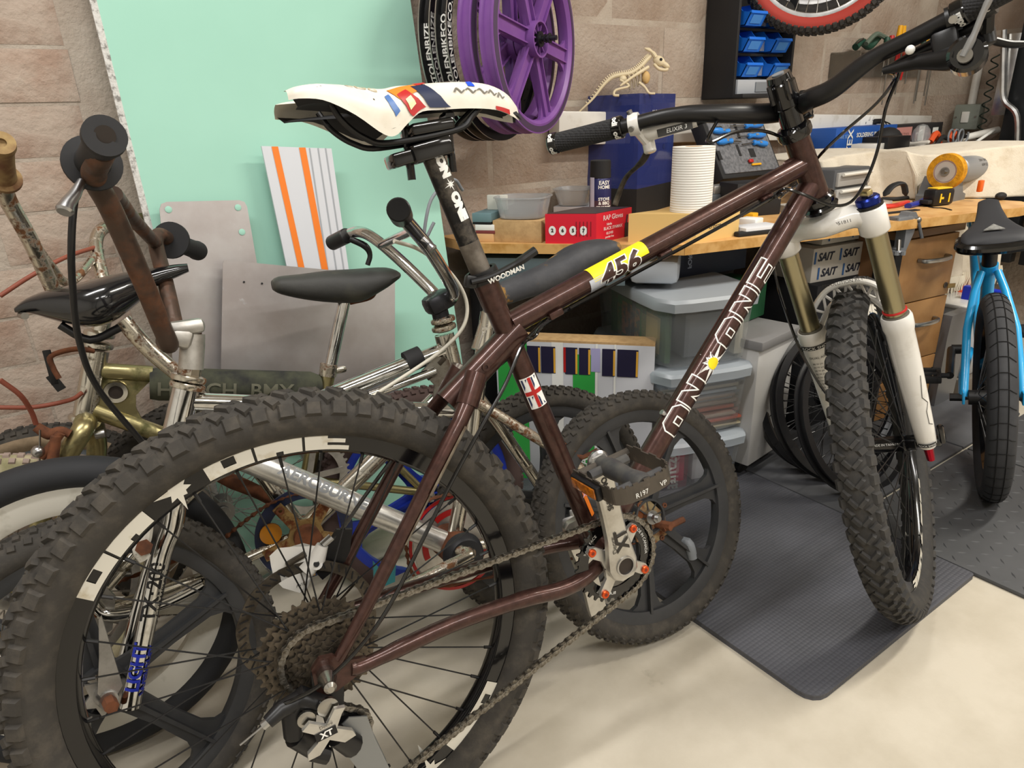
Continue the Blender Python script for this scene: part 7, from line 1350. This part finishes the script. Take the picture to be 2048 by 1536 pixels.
# grey castor unit
a, b_ = onz(1492, 966, 0), onz(1562, 918, 0); nn = (b_ - a).cross(Z).normalized(); nn = nn if nn.dot(EYE - a) < 0 else -nn; zt = zat(a, 1495, 700); t = thing('castor_cabinet', 'pale grey cabinet on castors right of the clear boxes', 'cabinet', a); d_ = (b_ - a).normalized(); L = (b_ - a).length
M().box(a + d_ * L / 2 + nn * .16 + Z * (zt / 2 + .025), (L, .32, zt - .05), d_, nn, Z, bev=.004).obj('cabinet_body', mat('pale_grey_cab', 'b5b4b2', .5), t); M().box(a + d_ * L / 2 + nn * .16 + Z * (zt + .012), (L + .01, .34, .024), d_, nn, Z, bev=.003).obj('cabinet_top', mat('mid_grey_top', '7b7a7a', .5), t)
for x, y in ((.04, .04), (L - .04, .04), (.04, .28), (L - .04, .28)): p = a + d_ * x + nn * y; M().cyl(p - nn * .009 + Z * .026, p + nn * .009 + Z * .026, .026, n=20, bev=.003).obj('castor', blackmat, t)
# cartons on the cabinet and a dark shelf behind
zs = zt + .024; sc_ = a + d_ * .16 + nn * .18
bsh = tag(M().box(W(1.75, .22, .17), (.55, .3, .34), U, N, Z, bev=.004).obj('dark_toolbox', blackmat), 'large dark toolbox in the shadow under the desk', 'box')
saitm = mat('sait_white', 'cfc9bf', .6)
def sait(u, v, z, label, rot=0):
    a_ = YAW + radians(rot); ex = V((cos(a_), sin(a_), 0)); ey = Z.cross(ex); o = tag(M().box(W(u, v, z + .05), (.30, .18, .10), ex, ey, Z, bev=.002).obj('abrasive_carton', saitm), label, 'box'); f1 = plane_fn(W(u, v, z + .05) - ey * .0905, ex, Z, .0008); f0 = plane_fn(W(u, v, z + .05) - ex * .1505, -ey, Z, .0008)
    for i in range(3):
        for j in range(2): text('SAIT', .032, lambda x, y: f1(-.1 + i * .105 + x + .02 * j, .022 - j * .047 + y), mat('ink_print', '2a2d3a', .5), o, bold=.001, shear=.25); patch(f1, -.145 + i * .105 + .02 * j, -.138 + i * .105 + .02 * j, .005 - j * .047, .04 - j * .047, 'blue_tick', mat('blue_tick', '3866a0', .5), o, 1, 1)
    text('SAIT', .032, lambda x, y: f0(x, y), mat('ink_print', '2a2d3a', .5), o, bold=.001, shear=.25)
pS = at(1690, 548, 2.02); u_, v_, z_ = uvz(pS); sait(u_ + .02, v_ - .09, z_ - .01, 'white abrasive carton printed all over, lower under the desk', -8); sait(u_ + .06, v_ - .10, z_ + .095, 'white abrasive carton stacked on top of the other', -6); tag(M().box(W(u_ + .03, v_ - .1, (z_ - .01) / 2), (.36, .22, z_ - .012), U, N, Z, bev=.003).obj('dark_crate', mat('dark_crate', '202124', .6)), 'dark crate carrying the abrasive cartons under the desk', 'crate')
pC = at(1432, 545, 1.85); u_, v_, z_ = uvz(pC); ac = wbx(u_, v_ - .08, (.26, .14, .12), z_ - .005, 'compressor_carton', 'dark navy air compressor carton under the desk corner', mat('dark_navy_card', '1c2438', .5), 'box', -6); f1 = plane_fn(W(u_, v_ - .08, z_ + .055) + N * .0718, U, Z, .0008); text('AIR COMPRESSOR', .018, lambda x, y: f1(x + .0, y + .01), mat('dim_print', '8d98ac', .5), ac, bold=.0004); text('FORCE', .02, lambda x, y: f1(-.1 + y, x), mat('dim_print', '8d98ac', .5), ac, bold=.0006)
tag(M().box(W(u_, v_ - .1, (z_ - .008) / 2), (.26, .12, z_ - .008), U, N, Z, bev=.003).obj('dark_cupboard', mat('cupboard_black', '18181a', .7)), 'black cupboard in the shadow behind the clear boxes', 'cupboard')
tag(M().box(sc_ + Z * (zs + .055 - sc_.z) , (.12, .14, .105), d_, nn, Z, bev=.004).obj('green_crate', mat('green_crate', '1f5a38', .5)), 'green plastic crate on the pale grey cabinet', 'crate')
# wooden drawer pedestal
a, b_ = onz(1752, 848, 0), onz(1850, 815, 0); d_ = (b_ - a).normalized(); a = b_ - d_ * .30; nn = d_.cross(Z); nn = nn if nn.dot(EYE - a) < 0 else -nn; L = .30; zt = .592
t = thing('drawer_pedestal', 'beech drawer pedestal with arched silver handles under the desk', 'drawers', a); M().box(a + d_ * L / 2 + nn * .26 + Z * zt / 2, (L, .48, zt - .01), d_, nn, Z, bev=.002).obj('carcass', mat('brown_carcass', '7d5a3a', .55), t); M().box(a + d_ * L / 2 + nn * .25 + Z * (zt + .006), (L + .012, .52, .022), d_, nn, Z, bev=.002).obj('pedestal_top', mat('brown_top', '84613f', .5), t)
for k, (z0, z1) in enumerate(((.012, .19), (.194, .385), (.389, .580))):
    df_ = M().box(a + d_ * L / 2 + nn * .009 + Z * (z0 + z1) / 2, (L - .004, .018, z1 - z0), d_, nn, Z, bev=.0015).obj('drawer', beech, t); c = a + d_ * (L * .60) - nn * .002 + Z * (z1 - .065)
    M().tube(bez([c - d_ * .065, c - d_ * .055 - nn * .022, c - nn * .03, c + d_ * .055 - nn * .022, c + d_ * .065], 5), .0048, 8, sq=1.5).obj('drawer_handle', alu, df_)
M().cyl(b_ - d_ * .025 - nn * .003 + Z * .42, b_ - d_ * .025 + nn * .002 + Z * .42, .009, n=14).obj('lock', steel, t); M().box(b_ - d_ * .012 - nn * .012 + Z * .418, (.026, .002, .014), d_ - nn * .3, Z.cross(d_), Z).obj('key', mat('brass_key', 'a68655', .35, .9), t)
# bare wheels standing under the desk
for (x, y, yaw, ln, R, lb) in ((.884, 1.645, 9.2, 18.7, .215, 'outermost of three bare black spoked wheels under the desk'), (.916, 1.601, 18.6, 23.4, .215, 'middle one of three bare black spoked wheels under the desk'), (.942, 1.542, 30.5, 26, .205, 'innermost smaller bare black wheel behind the white fork leg')):
    p = Pl(x, y, yaw, ln); c = p.p + p.w * R; t = thing('bare_wheel', lb, 'wheel', c, 'bare wheels under the desk'); X = p.X(c)
    M(X).lathe([(R, -.014), (R, -.010), (R - .010, -.006), (R - .010, .006), (R, .010), (R, .014), (R - .018, .015), (R - .028, .005), (R - .028, -.005), (R - .018, -.015)], (0, 0, 0), Y_, 72, closed=True).obj('rim', mat('rim_black', '1a1a1c', .35), t, 35); spokes(X, t, 32, .022, .03, R - .027, black, .0011); b = M(X); b.cyl((0, -.045, 0), (0, .045, 0), .016, n=18); [b.cyl((0, s * .03 - .002, 0), (0, s * .03 + .002, 0), .027, n=24) for s in (-1, 1)]; b.obj('hub', black, t)
# things behind the pedestal
p = onz(1945, 775, 0); wl_ = tag(M().box(at(1918, 668, 2.42), (.22, .16, .24), U, N, Z, bev=.006).obj('storage_box', mat('frosted_box', 'c9ccd0', .35, trans=.3)), 'frosted storage box under the fringe beside the drawers', 'box'); c = at(1918, 668, 2.42); wl_.location.z -= c.z - .12 - .0 if c.z < .12 else 0
M().box(c + Z * .125, (.24, .18, .014), U, N, Z, bev=.004).obj('box_lid', white, wl_); M().box(c + N * .0812 + U * .02, (.08, .002, .12), U, N, Z).obj('box_window', greyp, wl_)
st_ = tag(M().box(V((c.x, c.y, (c.z - .12) / 2)), (.26, .2, max(.02, c.z - .122)), U, N, Z, bev=.003).obj('low_crate', mat('grey_brown_crate', '6b645c', .8)), 'low grey brown crate under the frosted storage box', 'crate')
pq = at(1905, 668, 2.2); pq.z = max(pq.z, .1); tag(M().loft([[pq + U * x * s_ + N * y + Z * z for x, y in ((-.07, -.015), (.07, -.015), (.07, .015), (-.07, .015))] for z, s_ in ((-pq.z + .01, .9), (-.0, 1), (.06, .95), (.075, .9))]).obj('grey_pouch', mat('foil_grey', '6f7175', .35, .4)), 'grey foil pouch standing right of the drawers', 'pouch')
tag(M().box(at(1958, 650, 2.35), (.03, .14, .26), U, N, Z, bev=.006).obj('blue_folder', bluecable), 'upright bright blue plastic folder next to the frosted box', 'folder'); tag(M().box(at(1925, 582, 2.5), (.14, .06, .03), U, N, Z, bev=.008).obj('orange_tool_case', mat('burnt_orange', 'c0491c', .5)), 'burnt orange case peeping out under the cream fringe', 'case')
# ================= blue bicycle at the right =================
PL = Pl(1.230, 1.523, 60.1, 8.5); cB = G @ V((1.196, 1.542, .257)); XB = PL.X(cB); t = thing('bmx_bicycle', 'bright blue bmx seen from behind at the right edge', 'bicycle', PL.p)
smt = mat('grooved_tyre', '2f3033', .75, n=(20, '3a3b3e', .4, .7)); wp = part('rear_wheel', t); tyre(XB, wp, .26, .029, smt, 'slick', name='tyre')
gv = M(XB)
for k in range(44):
    th = 2 * pi * k / 44
    for s_ in (-1, 1):
        q = [V(((.231 + .0292 * cos(ph)) * cos(th + tw), .0292 * s_ * sin(ph), (.231 + .0292 * cos(ph)) * sin(th + tw))) for ph, tw in ((0.0, 0), (.3, 0), (.31, 0), (.6, .02), (.95, .035))]; gv.tube(q, .0011, 4)
for ph in (-.32, .32): gv.tube([V(((.231 + .0292 * cos(ph)) * cos(2 * pi * i / 90), .0292 * sin(ph), (.231 + .0292 * cos(ph)) * sin(2 * pi * i / 90))) for i in range(90)], .0011, 4, closed=True)
o = gv.obj('tyre_grooves', mat('groove_black', '0d0d0e', .9), wp); o['kind'] = 'stuff'
M(XB).lathe([(.205, -.015), (.205, .015), (.185, .016), (.176, .006), (.176, -.006), (.185, -.016)], (0, 0, 0), Y_, 64, closed=True).obj('rim', blackgloss, wp, 35); spokes(XB, wp, 36, .025, .03, .178, black); b = M(XB); b.cyl((0, -.05, 0), (0, .05, 0), .019, n=18); b.cyl((0, -.08, 0), (0, .085, 0), .0065, n=10); b.cyl((0, .062, 0), (0, .09, 0), .010, n=6); b.obj('hub', black, wp)
for s_ in (-1, 1): M(XB).tube([(0, .060 * s_, 0), (.10, .052 * s_, .15), (.185, .034 * s_, .225), (.222, .018 * s_, .272)], [.010, .0095, .0095, .010], 12).obj('seat_stay', cyan, t); M(XB).tube([(0, .062 * s_, 0), (.15, .055 * s_, .005), (.34, .03 * s_, .02)], .0105, 12).obj('chain_stay', cyan, t); M(XB).box((.0, .061 * s_, .004), (.045, .006, .032), bev=.002).obj('dropout', cyan, t)
M(XB).tube([(.345, 0, .02), (.240, 0, .280)], .0155, 16).obj('seat_tube', cyan, t); M(XB).tube([(.345, 0, .02), (.88, 0, .34)], .019, 16).obj('down_tube', cyan, t); M(XB).tube([(.25, 0, .255), (.86, 0, .36)], .017, 16).obj('top_tube', cyan, t); M(XB).tube([(.87, 0, .30), (.84, 0, .43)], .02, 16).obj('head_tube', cyan, t); M(XB).cyl((.245, 0, .268), (.236, 0, .290), .021, n=20).obj('seat_clamp', cyan, t); M(XB).tube([(.237, 0, .285), (.205, 0, .372)], .0175, 16).obj('seatpost', black, t)
for s_ in (-1, 1): M(XB).cyl((.35, .03 * s_, .02), (.35, .075 * s_, .02), .014, n=14).obj('crank_axle', black, t)
M(XB).tube([(.35, .075, .02), (.17, .085, .0)], .011, 10).obj('crank_arm', black, t); M(XB).tube([(.35, -.075, .02), (.51, -.085, .025)], .011, 10).obj('crank_arm', black, t)
def pedal_(x, s_, z):
    pp = part('pedal', t); b = M(XB); c = V((x, s_ * .155, z)); b.box(c + V((.036, 0, 0)), (.016, .10, .02), bev=.004); b.box(c - V((.036, 0, 0)), (.016, .10, .02), bev=.004); b.box(c, (.018, .10, .018), bev=.004)
    for y in (-.045, .045): b.box(c + V((0, y, 0)), (.09, .012, .018), bev=.003)
    b.cyl(c - V((0, .07 * s_, 0)), c, .007, n=10); b.obj('pedal_body', blackmat, pp)
    for dx in (-.036, .036):
        for dy in (-.03, .0, .03): M(XB).cyl(c + V((dx, dy, .009)), c + V((dx, dy, .0135)), .002, n=6).obj('pedal_pin', steel, pp)
pedal_(.17, 1, .0); pedal_(.51, -1, .025)
gear(25, .05, .005, .03, (.35, -.045, .02), XB, .004).obj('chainring', black, t, 25); gear(9, .018, .004, .008, (0, -.045, 0), XB, .004).obj('rear_cog', steel, t, 25); b = M(XB)
for z0_, z1_ in ((.018, .07), (-.018, -.03)): b.tube([V((x_ / 40 * .35, -.043, z0_ + (z1_ - z0_) * x_ / 40)) for x_ in range(41)], [.0035 + .0015 * (x_ % 2) for x_ in range(41)], 6)
o = b.obj('chain', steel, t); o['kind'] = 'stuff'
# seat
ST_ = [(.105, .060, .362, .018), (.12, .072, .370, .024), (.15, .070, .380, .02), (.19, .052, .390, .016), (.23, .036, .402, .014), (.29, .028, .420, .014), (.335, .024, .436, .014), (.355, .012, .440, .008)]
b = M(XB); b.loft([[V((x, hw * cos(q), zc + (hh_ * .7 * abs(sin(q)) ** .5 if sin(q) > 0 else -hh_ * 1.3 * abs(sin(q)) ** .6))) for q in [2 * pi * i / 20 for i in range(20)]] for x, hw, zc, hh_ in ST_]); st2 = b.obj('seat', mat('charcoal_seat', '2e2f33', .6), t, 60); M(XB).tube(bez([(.15, -.068, .370), (.115, -.068, .358), (.103, -.03, .353), (.103, .03, .353), (.115, .068, .358), (.15, .068, .370)], 5), .014, 10).obj('seat_bumper', blackgloss, st2); M(XB).prism([(-.022, 0), (.022, 0), (0, .030)], V((.135, 0, .3945)), (0, 1, 0), (1, 0, .3), V((0, 0, .0022))).obj('seat_emblem', mat('seat_badge', '8b8b88', .7, n=(90, '6b6b68', .4, .6)), st2)
